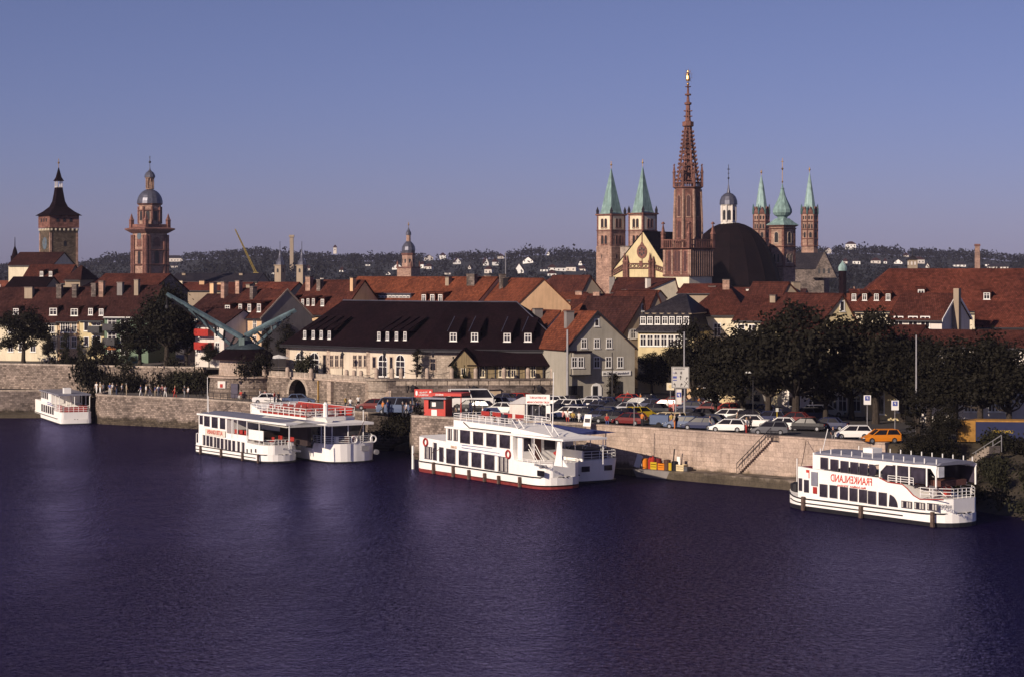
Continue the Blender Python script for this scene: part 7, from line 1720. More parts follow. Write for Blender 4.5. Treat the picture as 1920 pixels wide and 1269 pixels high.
# ================================================================ VEHICLES
CARM = {}
COL = {'white': (.78, .76, .72), 'cream': (.62, .50, .30), 'red': (.36, .03, .02), 'dark red': (.13, .015, .015), 'orange': (.62, .20, .015), 'yellow': (.50, .34, .02), 'dark blue': (.025, .03, .075), 'blue': (.09, .12, .20), 'black': (.010, .010, .014), 'grey': (.10, .10, .11), 'silver': (.38, .38, .40), 'green': (.05, .09, .06), 'brown': (.09, .045, .03)}
def carpaint(c):
    n = 'car_paint_' + c.replace(' ', '_'); return plain(n, COL[c], .45, var=.06, spec=.18, coat=.04, scale=.6)
TY = plain('tyre', (.015, .014, .015), .9, var=.2); HUB = plain('hub_metal', (.35, .35, .36), .4, metal=.6); LAMPG = plain('lamp_glass', (.6, .6, .55), .2); LAMPR = plain('tail_glass', (.25, .02, .015), .3); BUMP = plain('bumper', (.03, .03, .032), .6); PLATE = plain('number_plate', (.7, .7, .66), .6)
PROF = {  # half length front(+) : lower body top line, greenhouse (x0 base rear, x1 roof rear, x2 roof front, x3 base front), heights
    'hatchback': (3.9, 1.62, .88, .62, (-1.9, -1.55, .35, 1.05), 1.40, .84),
    'saloon': (4.5, 1.70, .90, .70, (-1.45, -.95, .45, 1.15), 1.40, .86),
    'estate': (4.6, 1.70, .90, .70, (-2.2, -2.0, .45, 1.2), 1.43, .86),
    'van': (4.6, 1.80, 1.15, 1.0, (-2.25, -2.2, 1.55, 2.1), 2.0, 1.0)}
def car_meshes(kind):
    if kind in CARM: return CARM[kind]
    L, W, hb, hh, (g0, g1, g2, g3), H, _ = PROF[kind]; h = L / 2; w_ = W / 2; dummy = carpaint('white')
    m = MB().mat(dummy)
    prof = [(-h, .38, .62, .93), (-h + .06, .28, hb - .04, .97), (-h + .5, .24, hb, 1.0), (g3, .24, hb, 1.0), (h - .45, .24, hh + .04, .97), (h - .06, .28, hh - .06, .93), (h, .4, .58, .88)]
    m.loft([[(x, -w_ * k, zb), (x, -w_ * k * 1.0, (zb + zt) / 2), (x, -w_ * k * .93, zt), (x, w_ * k * .93, zt), (x, w_ * k, (zb + zt) / 2), (x, w_ * k, zb)] for x, zb, zt, k in prof])
    wi = w_ * .78
    # roof skin and pillars
    m.loft([[(g1 + .02, -wi, H - .05), (g2 - .02, -wi, H - .05), (g2 - .02, wi, H - .05), (g1 + .02, wi, H - .05)], [(g1 + .12, -wi + .1, H), (g2 - .15, -wi + .1, H), (g2 - .15, wi - .1, H), (g1 + .12, wi - .1, H)]])
    for sg in (-1, 1):
        pl = [(g0, g1), (g3, g2)] + [((g0 + g3) / 2 * .9 + dx, (g1 + g2) / 2 + dx) for dx in ((0,) if kind != 'estate' else (-.8, .35))]
        for xb, xt in pl: m.tube((xb, sg * w_ * .92, hb - .02), (xt, sg * wi, H - .03), .055, .045, 5)
    body = m.mesh('body')
    g = MB().mat(GLC); g.loft([[(g0 + .03, -w_ * .90, hb - .01), (g3 - .03, -w_ * .90, hb - .01), (g3 - .03, w_ * .9, hb - .01), (g0 + .03, w_ * .9, hb - .01)], [(g1 + .05, -wi + .02, H - .055), (g2 - .05, -wi + .02, H - .055), (g2 - .05, wi - .02, H - .055), (g1 + .05, wi - .02, H - .055)]])
    gl = g.mesh('windows')
    t = MB().mat(TY); t.loft([[(r * math.cos(a), y, r * math.sin(a)) for a in [i * math.pi / 7 for i in range(14)]] for y, r in ((-.09, .27), (-.07, .30), (.07, .30), (.09, .27))]); tyre = t.mesh('wheel')
    t = MB().mat(HUB); t.loft([[(r * math.cos(a), y, r * math.sin(a)) for a in [i * math.pi / 5 for i in range(10)]] for y, r in ((-.1, .16), (.1, .16))]); hub = t.mesh('rim')
    b_ = MB().mat(BUMP); b_.box(-.06, .1, -w_ * .95, w_ * .95, -.07, .1); bump = b_.mesh('bumper')
    b_ = MB().mat(LAMPG); b_.box(-.05, .05, -.17, .17, -.07, .07); hl = b_.mesh('headlight'); b_ = MB().mat(LAMPR); b_.box(-.05, .05, -.16, .16, -.08, .08); tl = b_.mesh('taillight'); b_ = MB().mat(PLATE); b_.box(-.02, .02, -.26, .26, -.06, .06); pl = b_.mesh('number_plate')
    CARM[kind] = (body, gl, tyre, hub, bump, hl, tl, pl, h, w_, hb, hh); return CARM[kind]
CPROTO = {}
def car(kind, col, px, py, head, label, z=None, Y=None, group='cars parked along the river', scale=1.0):
    """head = direction the nose points, degrees (180 = left in the picture)"""
    z = ZQ if z is None else z; x, y, z = G(px, py, z) if Y is None else (gx(px, Y), Y, z)
    key = (kind, col)
    if key in CPROTO: r = copy_tree(CPROTO[key])
    else:
        body, gl, ty, hub, bu, hl, tl, pl, h, w_, hb, hh = car_meshes(kind); bk = body.copy(); bk.materials[0] = carpaint(col)
        r = empty('car' if kind != 'van' else 'van', label, 'car' if kind != 'van' else 'van'); link('body', bk, r); link('windows', gl, r)
        for sx in (-1, 1):
            for sy in (-1, 1): o = link('wheel', ty, r, (sx * (h - .78), sy * (w_ - .08), .30)); link('rim', hub, o)
            link('bumper', bu, r, (sx * (h - .02), 0, .42), 0 if sx > 0 else math.pi)
        for sy in (-1, 1): link('headlight', hl, r, (h - .02, sy * (w_ - .3), hh - .08)); link('taillight', tl, r, (-h + .02, sy * (w_ - .28), hb - .18))
        link('number_plate', pl, r, (-h - .02, 0, .56)); CPROTO[key] = r
    tag(r, label, 'van' if kind == 'van' else 'car', group); r.location = (x, y, z + .004); r.rotation_euler = (0, 0, R(head)); r.scale = (scale,) * 3; return r
ORD = ['first', 'second', 'third', 'fourth', 'fifth', 'sixth', 'seventh', 'eighth', 'ninth', 'tenth', 'eleventh', 'twelfth', 'thirteenth', 'fourteenth', 'fifteenth']
ROWS = [  # row from the water: (px, py, kind, colour, heading)
    [(1068, 786, 'estate', 'white', 150), (1095, 789, 'saloon', 'black', 155), (1122, 792, 'hatchback', 'dark blue', 150), (1150, 795, 'saloon', 'black', 150), (1180, 798, 'hatchback', 'dark red', 150), (1278, 805, 'hatchback', 'blue', 160), (1312, 807, 'hatchback', 'dark blue', 158), (1364, 811, 'hatchback', 'white', 168), (1443, 816, 'hatchback', 'grey', 170), (1598, 822, 'hatchback', 'white', 175), (1651, 830, 'hatchback', 'orange', 188)],
    [(1040, 778, 'saloon', 'black', 150), (1075, 779, 'saloon', 'dark blue', 150), (1105, 781, 'hatchback', 'black', 150), (1135, 784, 'saloon', 'dark blue', 152), (1168, 787, 'saloon', 'black', 150), (1202, 784, 'hatchback', 'yellow', 30), (1248, 796, 'estate', 'cream', 150), (1300, 796, 'saloon', 'black', 155), (1336, 800, 'saloon', 'dark blue', 155), (1405, 801, 'saloon', 'white', 165), (1466, 806, 'saloon', 'white', 165), (1510, 807, 'saloon', 'black', 160), (1552, 806, 'saloon', 'dark blue', 160)],
    [(1058, 769, 'estate', 'white', 150), (1096, 768, 'estate', 'white', 155), (1125, 771, 'saloon', 'dark blue', 150), (1150, 773, 'hatchback', 'black', 150), (1178, 775, 'saloon', 'silver', 150), (1228, 777, 'saloon', 'black', 150), (1285, 786, 'saloon', 'dark blue', 160), (1318, 788, 'saloon', 'black', 155), (1362, 789, 'estate', 'white', 165), (1402, 790, 'saloon', 'black', 165), (1440, 793, 'hatchback', 'dark blue', 165), (1490, 795, 'saloon', 'dark red', 165)],
    [(1012, 760, 'hatchback', 'dark blue', 150), (1040, 762, 'saloon', 'white', 150), (1070, 761, 'saloon', 'black', 150), (1112, 762, 'saloon', 'silver', 150), (1140, 764, 'saloon', 'dark blue', 150), (1166, 764, 'hatchback', 'red', 155), (1196, 766, 'saloon', 'white', 155), (1222, 768, 'saloon', 'dark blue', 155), (1246, 769, 'hatchback', 'red', 160), (1296, 773, 'saloon', 'dark blue', 160), (1330, 774, 'hatchback', 'dark red', 160), (1366, 776, 'saloon', 'red', 168), (1400, 778, 'saloon', 'black', 168), (1432, 779, 'saloon', 'dark blue', 168)],
    [(1176, 758, 'saloon', 'red', 150), (1212, 760, 'saloon', 'black', 150), (1262, 763, 'hatchback', 'dark red', 160), (1306, 765, 'saloon', 'dark blue', 160), (1338, 766, 'saloon', 'dark red', 160)],
    [(900, 772, 'saloon', 'black', 160), (925, 764, 'hatchback', 'dark blue', 150), (905, 756, 'saloon', 'silver', 150), (945, 757, 'saloon', 'dark blue', 150), (942, 775, 'saloon', 'white', 155), (872, 762, 'saloon', 'silver', 160), (882, 770, 'hatchback', 'black', 160), (968, 756, 'hatchback', 'red', 150)]]
for ri, row in enumerate(ROWS):
    for i, (px, py, k, c, hd) in enumerate(sorted(row)):
        lab = ('%s %s, %s from the left in the %s parking row counted from the water' % (c, k, ORD[i], ORD[ri])) if ri < 5 else ('%s %s, %s from the left between red kiosk and white kiosk' % (c, k, ORD[i]))
        car(k, c, px, py - (2 if ri == 0 and px < 1500 else 0), hd + ((i * 37) % 7) - 3, lab)
car('hatchback', 'dark blue', 1530, 786, 8, 'dark hatchback parked under the trees before the white shop front')
car('estate', 'white', 1545, 781, 10, 'white estate hidden behind the dark hatchback under the trees')
car('saloon', 'dark red', 702, 768, 170, 'dark red saloon at the bastion turret')
car('hatchback', 'black', 730, 768, 170, 'black hatchback right of the dark red saloon by the turret')
car('saloon', 'blue', 560, 757, 4, 'blue saloon parked inside the big dark arch', z=ZP)
car('van', 'blue', 742, 775, 170, 'grey blue van at the head of the ramp left of the red kiosk', z=ZQ)
car('van', 'white', 884, 766, 8, 'white high roofed camper van between the kiosks', scale=1.25)
car('saloon', 'white', 504, 756, 4, 'white saloon before the small arch on the promenade', z=ZP)
# trailer
x, y, z = G(1240, 800, ZQ); t = empty('trailer', 'small grey blue box trailer in front of the cream estate', 'trailer', (x, y, z), R(155))
m = MB().mat(carpaint('blue')); m.box(-1.1, 1.1, -.75, .75, .35, 1.35); m.build('box', parent=t); m = MB().mat(DARKM); m.tube((1.1, 0, .4), (2.2, 0, .4), .04); m.build('drawbar', parent=t)
for sy in (-1, 1): link('wheel', car_meshes('saloon')[2], t, (0, sy * .8, .3))
# cream box truck and its text
def truck():
    x, y, z = G(1402, 775, ZQ); CRM = plaster('truck_cream', (.60, .48, .28), .05); t = empty('box_truck', 'cream box truck with dark lettering parked under the trees', 'truck', (x, y, z), R(-20))
    m = MB().mat(CRM); m.box(-3.2, .55, -1.15, 1.15, .9, 3.35); m.build('box', parent=t)
    m = MB().mat(CRM); m.loft([[(.62, -1.1, .55), (2.25, -1.1, .55), (2.25, 1.1, .55), (.62, 1.1, .55)], [(.62, -1.1, 1.5), (2.3, -1.1, 1.5), (2.3, 1.1, 1.5), (.62, 1.1, 1.5)], [(.62, -1.1, 2.6), (1.9, -1.0, 2.6), (1.9, 1.0, 2.6), (.62, 1.1, 2.6)]]); c = m.build('cab', parent=t)
    m = MB().mat(CRM); m.loft([[(-.3 + .7, -1.0, 2.6), (1.7, -.9, 2.605), (1.7, .9, 2.605), (.62, 1.0, 2.6)], [(.4, -.9, 3.3), (.8, -.8, 3.3), (.8, .8, 3.3), (.4, .9, 3.3)]]); m.build('roof_fairing', parent=t)
    m = MB().mat(GL); m.loft([[(2.31, -.95, 1.58), (2.31, .95, 1.58), (2.28, .95, 1.58), (2.28, -.95, 1.58)], [(1.99, -.88, 2.45), (1.99, .88, 2.45), (1.95, .88, 2.45), (1.95, -.88, 2.45)]]); m.build('windscreen', parent=c)
    m = MB().mat(GL); m.box(1.0, 1.75, -1.125, -1.09, 1.6, 2.35); m.build('side_window', parent=c)
    m = MB().mat(DARKM); m.box(2.28, 2.36, -.9, .9, .75, 1.05); m.box(-3.1, 2.0, -.9, .9, .45, .85); m.build('chassis', parent=t)
    w = car_meshes('saloon')[2]
    for xx in (-2.2, 1.4):
        for sy in (-1, 1): o = link('wheel', w, t, (xx, sy * 1.0, .43)); o.scale = (1.45, 1.6, 1.45)
    for sy in (-1, 1): link('headlight', car_meshes('saloon')[5], t, (2.34, sy * .75, .95))
    D = plain('dark_lettering', (.05, .04, .045), .7); text('m\u00f6belhaus', .55, D, t, -1.35, -1.165, 2.3, width=2.6); text('W\u00dcRZBURG', .3, D, t, -1.35, -1.165, 1.8, width=2.9); text('tel. 0931', .25, D, t, -1.35, -1.165, 1.35, width=2.0)
truck()
x, y, z = G(1850, 825, ZQ); t = empty('container', 'yellow and blue container with yellow lettering at the right edge', 'container', (x, y - 2, z), R(-8))
m = MB().mat(carpaint('dark blue')); m.box(-1.6, 5, -1.2, 1.2, .2, 2.1); m.build('blue_side', parent=t); m = MB().mat(plain('shade_dimmed_yellow', (.34, .17, .03), .7)); m.box(-3.4, -1.62, -1.2, 1.2, .1, 2.2); m.box(-1.6, 5, -1.22, 1.22, 2.103, 2.25); m.build('yellow_end', parent=t)  # both paints darkened: the shade on the container is put into their colour
text('CONTAINER', .4, carpaint('yellow'), t, 1.0, -1.22, 1.0, width=2.2)
# ================================================================ PEOPLE
PM = {}
HAIRS = [plain('brown_hair', (.05, .03, .02), .8), plain('blond_hair', (.30, .20, .10), .8), plain('grey_hair', (.25, .24, .23), .8)]
CLO = {n: plain('cloth_' + n.replace(' ', '_'), c, .9, var=.12) for n, c in {'white': (.72, .70, .66), 'red': (.42, .04, .03), 'blue': (.06, .09, .25), 'dark': (.02, .02, .028), 'yellow': (.55, .38, .10), 'grey': (.2, .2, .21), 'beige': (.42, .34, .24), 'pink': (.55, .25, .22), 'cyan': (.12, .32, .38), 'orange': (.55, .18, .04), 'jeans': (.05, .07, .13), 'green': (.06, .10, .05)}.items()}
def person_base(pose):
    if pose in PM: return PM[pose]
    V = []; E = []; Rr = []
    def add(p, r, par=None): V.append(p); Rr.append(r); i = len(V) - 1; E.append((par, i)) if par is not None else None; return i
    st = {'stand': 0, 'walk': .22, 'sit': 0}[pose]; zo = 0 if pose != 'sit' else -.43
    pel = add((0, 0, .95 + zo), (.15, .12)); wa = add((0, 0, 1.12 + zo), (.13, .10), pel); ch = add((0, 0, 1.34 + zo), (.165, .115), wa); ne = add((0, 0, 1.49 + zo), (.06, .06), ch); hd = add((.015, 0, 1.58 + zo), (.075, .085), ne); add((.01, 0, 1.70 + zo), (.082, .09), hd); 
    for sg in (-1, 1):
        hp = add((0, sg * .09, .88 + zo), (.095, .095), pel)
        if pose == 'sit': kn = add((.42, sg * .12, .50), (.065, .065), hp); an = add((.45, sg * .12, .09), (.045, .045), kn); add((.58, sg * .13, .04), (.04, .035), an)
        else: kn = add((sg * st * .55, sg * .10, .49), (.065, .065), hp); an = add((sg * st, sg * .10, .09), (.045, .045), kn); add((sg * st + .13, sg * .11, .035), (.045, .035), an)
        sh = add((0, sg * .18, 1.40 + zo), (.06, .06), ch); el = add((-sg * st * .4 + (.05 if pose != 'sit' else .15), sg * .24, 1.13 + zo), (.042, .042), sh); wr = add((-sg * st * .8 + (.14 if pose != 'sit' else .36), sg * .20, .90 + zo + (.12 if pose == 'sit' else 0)), (.03, .03), el); add((-sg * st * .9 + (.18 if pose != 'sit' else .43), sg * .19, .82 + zo + (.16 if pose == 'sit' else 0)), (.028, .035), wr)
    me = bpy.data.meshes.new('p'); me.from_pydata(V, E, []); o = bpy.data.objects.new('p', me); sc.collection.objects.link(o)
    md = o.modifiers.new('s', 'SKIN'); ms = o.modifiers.new('u', 'SUBSURF'); ms.levels = 1; ms.render_levels = 1
    for i, r in enumerate(Rr): me.skin_vertices[0].data[i].radius = r
    me.skin_vertices[0].data[0].use_root = True
    dg = bpy.context.evaluated_depsgraph_get(); dg.update(); r = bpy.data.meshes.new_from_object(o.evaluated_get(dg)); bpy.data.objects.remove(o); r.name = 'body'
    for m_ in (SKIN, SKIN, SKIN, TY): r.materials.append(m_)
    for p in r.polygons:
        c = p.center; z = c.z - zo; 
        if c.z < .08 and (pose != 'sit' or c.x > .3): i = 3
        elif z > 1.47: i = 0
        elif abs(c.y) > .19 and z < 1.2 and (c.z > .55): i = 0
        elif z > .97 or (pose == 'sit' and c.x < .1 and z > .97): i = 1
        else: i = 2
        p.material_index = i; p.use_smooth = True
    h = MB().mat(HAIRS[0]); rings = []
    for k in range(5): a = R(k * 22); rings.append([((.10 * math.cos(a)) * math.cos(t) - .012, .098 * math.cos(a) * math.sin(t), 1.63 + zo + .155 * math.sin(a) - (.04 if math.cos(t) < 0 and k == 0 else 0)) for t in [j * math.pi / 5 for j in range(10)]])
    h.loft(rings); PM[pose] = (r, h.mesh('hair')); return PM[pose]
def person(px, py, z, top, leg, label, pose='stand', hd=None, hair=0, Y=None, xyz=None, sc_=1.0):
    b_, h_ = person_base(pose); key = ('m', pose, top, leg)
    if key not in PM: m = b_.copy(); m.materials[1] = CLO[top]; m.materials[2] = CLO[leg]; PM[key] = m
    hk = ('h', pose, hair)
    if hk not in PM: m = h_.copy(); m.materials[0] = HAIRS[hair]; PM[hk] = m
    P = xyz or (G(px, py, z) if Y is None else (gx(px, Y), Y, z))
    r = empty('person', label, 'person', P, R(hd if hd is not None else (px * 73) % 360), 'people by the river'); link('body', PM[key], r); link('hair', PM[hk], r); r.scale = (sc_,) * 3; return r
C_ = [(122, 'beige', 'dark', 'walk', 'leftmost walker on the promenade in a beige top above the far left boat'), (137, 'white', 'jeans', 'walk', 'walker in white top and jeans above the left boat stern'), (149, 'red', 'dark', 'stand', 'person in red right above the left boat'), (161, 'blue', 'beige', 'walk', 'person in blue top and beige trousers by the round wall nose'),
      (181, 'white', 'white', 'walk', 'person all in white, first of the promenade crowd right of the nose'), (188, 'beige', 'white', 'stand', 'person in beige top and white trousers beside the one all in white'), (194, 'grey', 'dark', 'walk', 'person in grey and dark, third of the promenade crowd'), (206, 'blue', 'white', 'stand', 'person in blue top and white trousers left in the crowd'), (211, 'white', 'beige', 'walk', 'person in white top and beige trousers behind the blue one'), (219, 'dark', 'jeans', 'stand', 'dark clad person in the left half of the crowd'), (229, 'white', 'dark', 'walk', 'person in white top and dark trousers mid crowd'), (237, 'beige', 'beige', 'stand', 'person all in beige beside the red low car hood'),
      (264, 'blue', 'white', 'walk', 'person in blue jacket before the dark ivy bush'), (274, 'white', 'beige', 'walk', 'first of a pair in white before the ivy'), (281, 'beige', 'white', 'walk', 'second of a pair, beige top and white trousers'), (291, 'blue', 'beige', 'stand', 'person in blue with beige trousers right of the pair'), (297, 'white', 'grey', 'walk', 'person in white and grey in the dense right crowd'), (304, 'pink', 'beige', 'stand', 'person in pink top in the dense right crowd'), (310, 'white', 'white', 'walk', 'person all in white at the end of the dense crowd'), (328, 'red', 'red', 'walk', 'person all in red walking apart at the right'), (346, 'dark', 'grey', 'walk', 'dark clad walker left of the crane tower'), (353, 'white', 'dark', 'stand', 'person in white top near the crane tower foot')]
EDG = [(100, 326), (168, 326), (176, 313), (200, 309.5), (370, 300.2), (400, 297)]
for i, (px, a, b_, po, lab) in enumerate(C_):
    Ye = next(ya + (yb - ya) * (px - xa) / (xb - xa) for (xa, ya), (xb, yb) in zip(EDG, EDG[1:]) if xa <= px <= xb)
    person(px, 0, ZP, a, b_, lab, po, hair=i % 3, Y=Ye + 1.3 + (i % 3) * .9)
P2 = [(452, 748, ZP, 'red', 'white', 'sit', 'person in red sitting at the foot of the crane tower'), (488, 752, ZP, 'white', 'dark', 'stand', 'person in white standing in the small arch'), (497, 755, ZP, 'pink', 'dark', 'stand', 'person in pink before the small arch'), (515, 757, ZP, 'red', 'jeans', 'stand', 'person in red right of the small arch'), (522, 758, ZP, 'dark', 'dark', 'walk', 'dark clad person between the two arches'),
      (648, 768, ZP + .2, 'yellow', 'dark', 'stand', 'person in yellow beside the bastion wall'), (657, 770, ZP + .2, 'white', 'jeans', 'walk', 'person in white shirt and jeans left of the dark red saloon'), (672, 766, ZP + .4, 'white', 'dark', 'walk', 'person in white shirt right behind the dark red saloon'), (650, 776, ZP + .1, 'dark', 'red', 'sit', 'dark clad person sitting at the wall edge'),
      (718, 777, ZQ, 'orange', 'dark', 'stand', 'person in orange by the blue van'), (727, 776, ZQ, 'blue', 'jeans', 'stand', 'person in blue by the blue van'), (755, 780, ZQ, 'dark', 'dark', 'stand', 'dark clad person first in line at the red kiosk'), (762, 781, ZQ, 'white', 'dark', 'stand', 'person in white in line at the red kiosk'), (770, 779, ZQ, 'dark', 'jeans', 'stand', 'dark clad person nearest the red kiosk'), (783, 778, ZQ, 'blue', 'dark', 'walk', 'person in blue at the left corner of the red kiosk'),
      (842, 779, ZQ, 'white', 'grey', 'stand', 'person in white at the right corner of the red kiosk'), (852, 780, ZQ, 'beige', 'dark', 'sit', 'person in beige sitting by the red kiosk'), (905, 789, ZQ, 'white', 'pink', 'stand', 'person in white top standing at the edge above the centre boat'), (882, 777, ZQ, 'white', 'white', 'walk', 'person all in white before the camper van'), (890, 778, ZQ, 'beige', 'beige', 'walk', 'person all in beige before the camper van'),
      (1013, 785, ZQ, 'beige', 'beige', 'stand', 'person in beige inside the white kiosk doorway'), (1056, 789, ZQ, 'pink', 'dark', 'sit', 'person in pink sitting among the first table group'), (1064, 790, ZQ, 'white', 'red', 'sit', 'person in white sitting beside the pink one'), (1074, 791, ZQ, 'yellow', 'dark', 'sit', 'person in yellow sitting right in the table group'), (1086, 792, ZQ, 'white', 'white', 'sit', 'person all in white at the table by the tilted board'),
      (1138, 797, ZQ, 'red', 'blue', 'sit', 'person in red and blue sitting by the edge'), (1196, 784, ZQ, 'cyan', 'jeans', 'stand', 'person in a cyan top behind the yellow hatchback'), (1204, 801, ZQ, 'orange', 'brown' if 'brown' in CLO else 'dark', 'stand', 'person in orange near the parking ticket post'), (1251, 776, ZQ, 'white', 'grey', 'stand', 'person in white left of the road sign post'), (1263, 778, ZQ, 'pink', 'pink', 'walk', 'person all in pink before the road sign'), (1259, 803, ZQ, 'yellow', 'red', 'walk', 'person in yellow top and red trousers behind the blue hatchback'), (1265, 804, ZQ, 'beige', 'orange', 'stand', 'person in beige beside the yellow topped one'), (1275, 802, ZQ, 'white', 'jeans', 'walk', 'person in white top with cap over the blue hatchback'),
      (1331, 808, ZQ, 'grey', 'jeans', 'walk', 'person in grey top and jeans left of the white hatchback'), (1400, 813, ZQ, 'white', 'red', 'stand', 'person in white top and long red skirt at the quay edge'), (1407, 809, ZQ, 'dark', 'dark', 'stand', 'dark clad person behind the red skirt'), (1383, 800, ZQ, 'beige', 'dark', 'stand', 'person in beige between the white saloons'), (1311, 770, ZQ, 'orange', 'dark', 'stand', 'person in orange behind the dark blue saloons'), (1177, 757, ZQ, 'red', 'white', 'stand', 'person in red by the white posts'), (1201, 762, ZQ, 'orange', 'orange', 'stand', 'person all in orange by the right white post'), (1562, 824, ZQ, 'dark', 'grey', 'sit', 'dark clad person sitting left of the parked white hatchback')]
for i, (px, py, z, a, b_, po, lab) in enumerate(P2): person(px, py, z, a, b_, lab, po, hair=i % 3)
# people on boats
def onboat(px, py, Y, z, a, b_, po, lab, hair=0): person(px, 0, z, a, b_, lab, po, hair=hair, Y=Y)
for px, py, Y, a, b_, po, lab in [(584, 795, 259, 'white', 'white', 'stand', 'crew member in white standing on the red railed sun deck'), (553, 790, 262, 'pink', 'white', 'sit', 'passenger in pink on the red railed sun deck'), (562, 790, 261, 'white', 'beige', 'sit', 'passenger in white on the red railed sun deck'), (927, 802, 228, 'dark', 'dark', 'sit', 'dark clad person sitting on the sun deck of the centre boat'), (455, 817, 262, 'white', 'dark', 'sit', 'passenger in white under the grey boat roof'), (437, 815, 263, 'pink', 'dark', 'sit', 'passenger in pink behind the narrow boat windows'), (510, 829, 254, 'dark', 'dark', 'stand', 'dark clad person bending on the stern of the grey roofed boat'), (517, 829, 253, 'red', 'beige', 'sit', 'person in red at the stern of the grey roofed boat')]:
    onboat(px, py, Y, gz(py, Y), a, b_, po, lab)
# ================================================================ KIOSKS, SIGNS, POLES, QUAY FURNITURE
TXW = plain('white_lettering', (.8, .78, .74), .6); TXR = plain('red_lettering', (.50, .05, .03), .6); TXD = plain('dark_lettering', (.05, .04, .045), .7)
def kiosk_red():
    f = Fr(795, 252.2, ZQ, -20); k = empty('red_kiosk', 'red snack kiosk with long red canopy at the quay edge', 'kiosk', f.loc, f.rz); RK = plain('kiosk_red', (.50, .05, .035), .6, var=.1)
    w_ = f.x(835); m = MB().mat(RK); m.box(0, w_, 0, 2.2, 0, .95); m.box(0, .55, 0, 2.2, .953, 2.1); m.box(w_ - .2, w_, 0, 2.2, .953, 2.1); m.box(.55, w_ - .2, 2.0, 2.2, .953, 2.1); m.build('wall', parent=k)
    m = MB().mat(BLACK); m.box(.56, w_ - .21, .3, 1.9, .96, 2.05); m.build('counter_opening', parent=k); m = MB().mat(GREYP); m.box(-.2, w_ + .2, -.3, 2.4, 2.103, 2.3); m.build('roof', parent=k)
    m = MB().mat(WHITE); m.box(.95, 1.65, -.04, -.005, .1, .85); m.build('notice_board', parent=k); m = MB().mat(WHITE); m.box(.9, 1.4, .25, .28, 1.2, 1.7); m.build('price_card', parent=k)
    m = MB().mat(RK); x0, x1 = f.x(812, 1), f.x(872, 1); m.box(x0, x1, -.2, 2.8, 2.5, 2.85); m.build('canopy', parent=k); m = MB().mat(TXW)
    text('IMBISS', .26, TXW, k, f.x(825), -.215, 2.56, width=1.0)
    for x in (x1 - .2, x0 + 1.8): q = MB().mat(RK); q.tube((x, .2, 0), (x, .2, 2.5), .06); q.build('post', parent=k)
    f = Fr(777, 254, ZQ, -16); s = empty('red_sign_board', 'red sign board with two white emblems above the kiosk queue', 'sign', f.loc, f.rz); w_ = f.x(811); z0 = f.z(790, 744); z1 = f.z(790, 729)
    m = MB().mat(RK); m.box(0, w_, 0, .12, z0, z1); m.build('panel', parent=s); text('W\u00fcrzburger', .28, TXW, s, w_ / 2, -.015, (z0 + z1) / 2 + .03, width=1.0); text('HOFBR\u00c4U', .28, TXW, s, w_ / 2, -.015, (z0 + z1) / 2 - .3, width=1.2)
    for x in (.28, w_ - .28): q = MB().mat(TXW); q.prism([(x + .14 * math.cos(a), (z0 + z1) / 2 + .3 * math.sin(a)) for a in [j * .5236 for j in range(12)]], -.02, -.002); q.build('emblem', parent=s)
    for x in (.1, w_ - .1): q = MB().mat(DARKM); q.tube((x, .15, 0), (x, .15, z1), .05); q.build('post', parent=s)
kiosk_red()
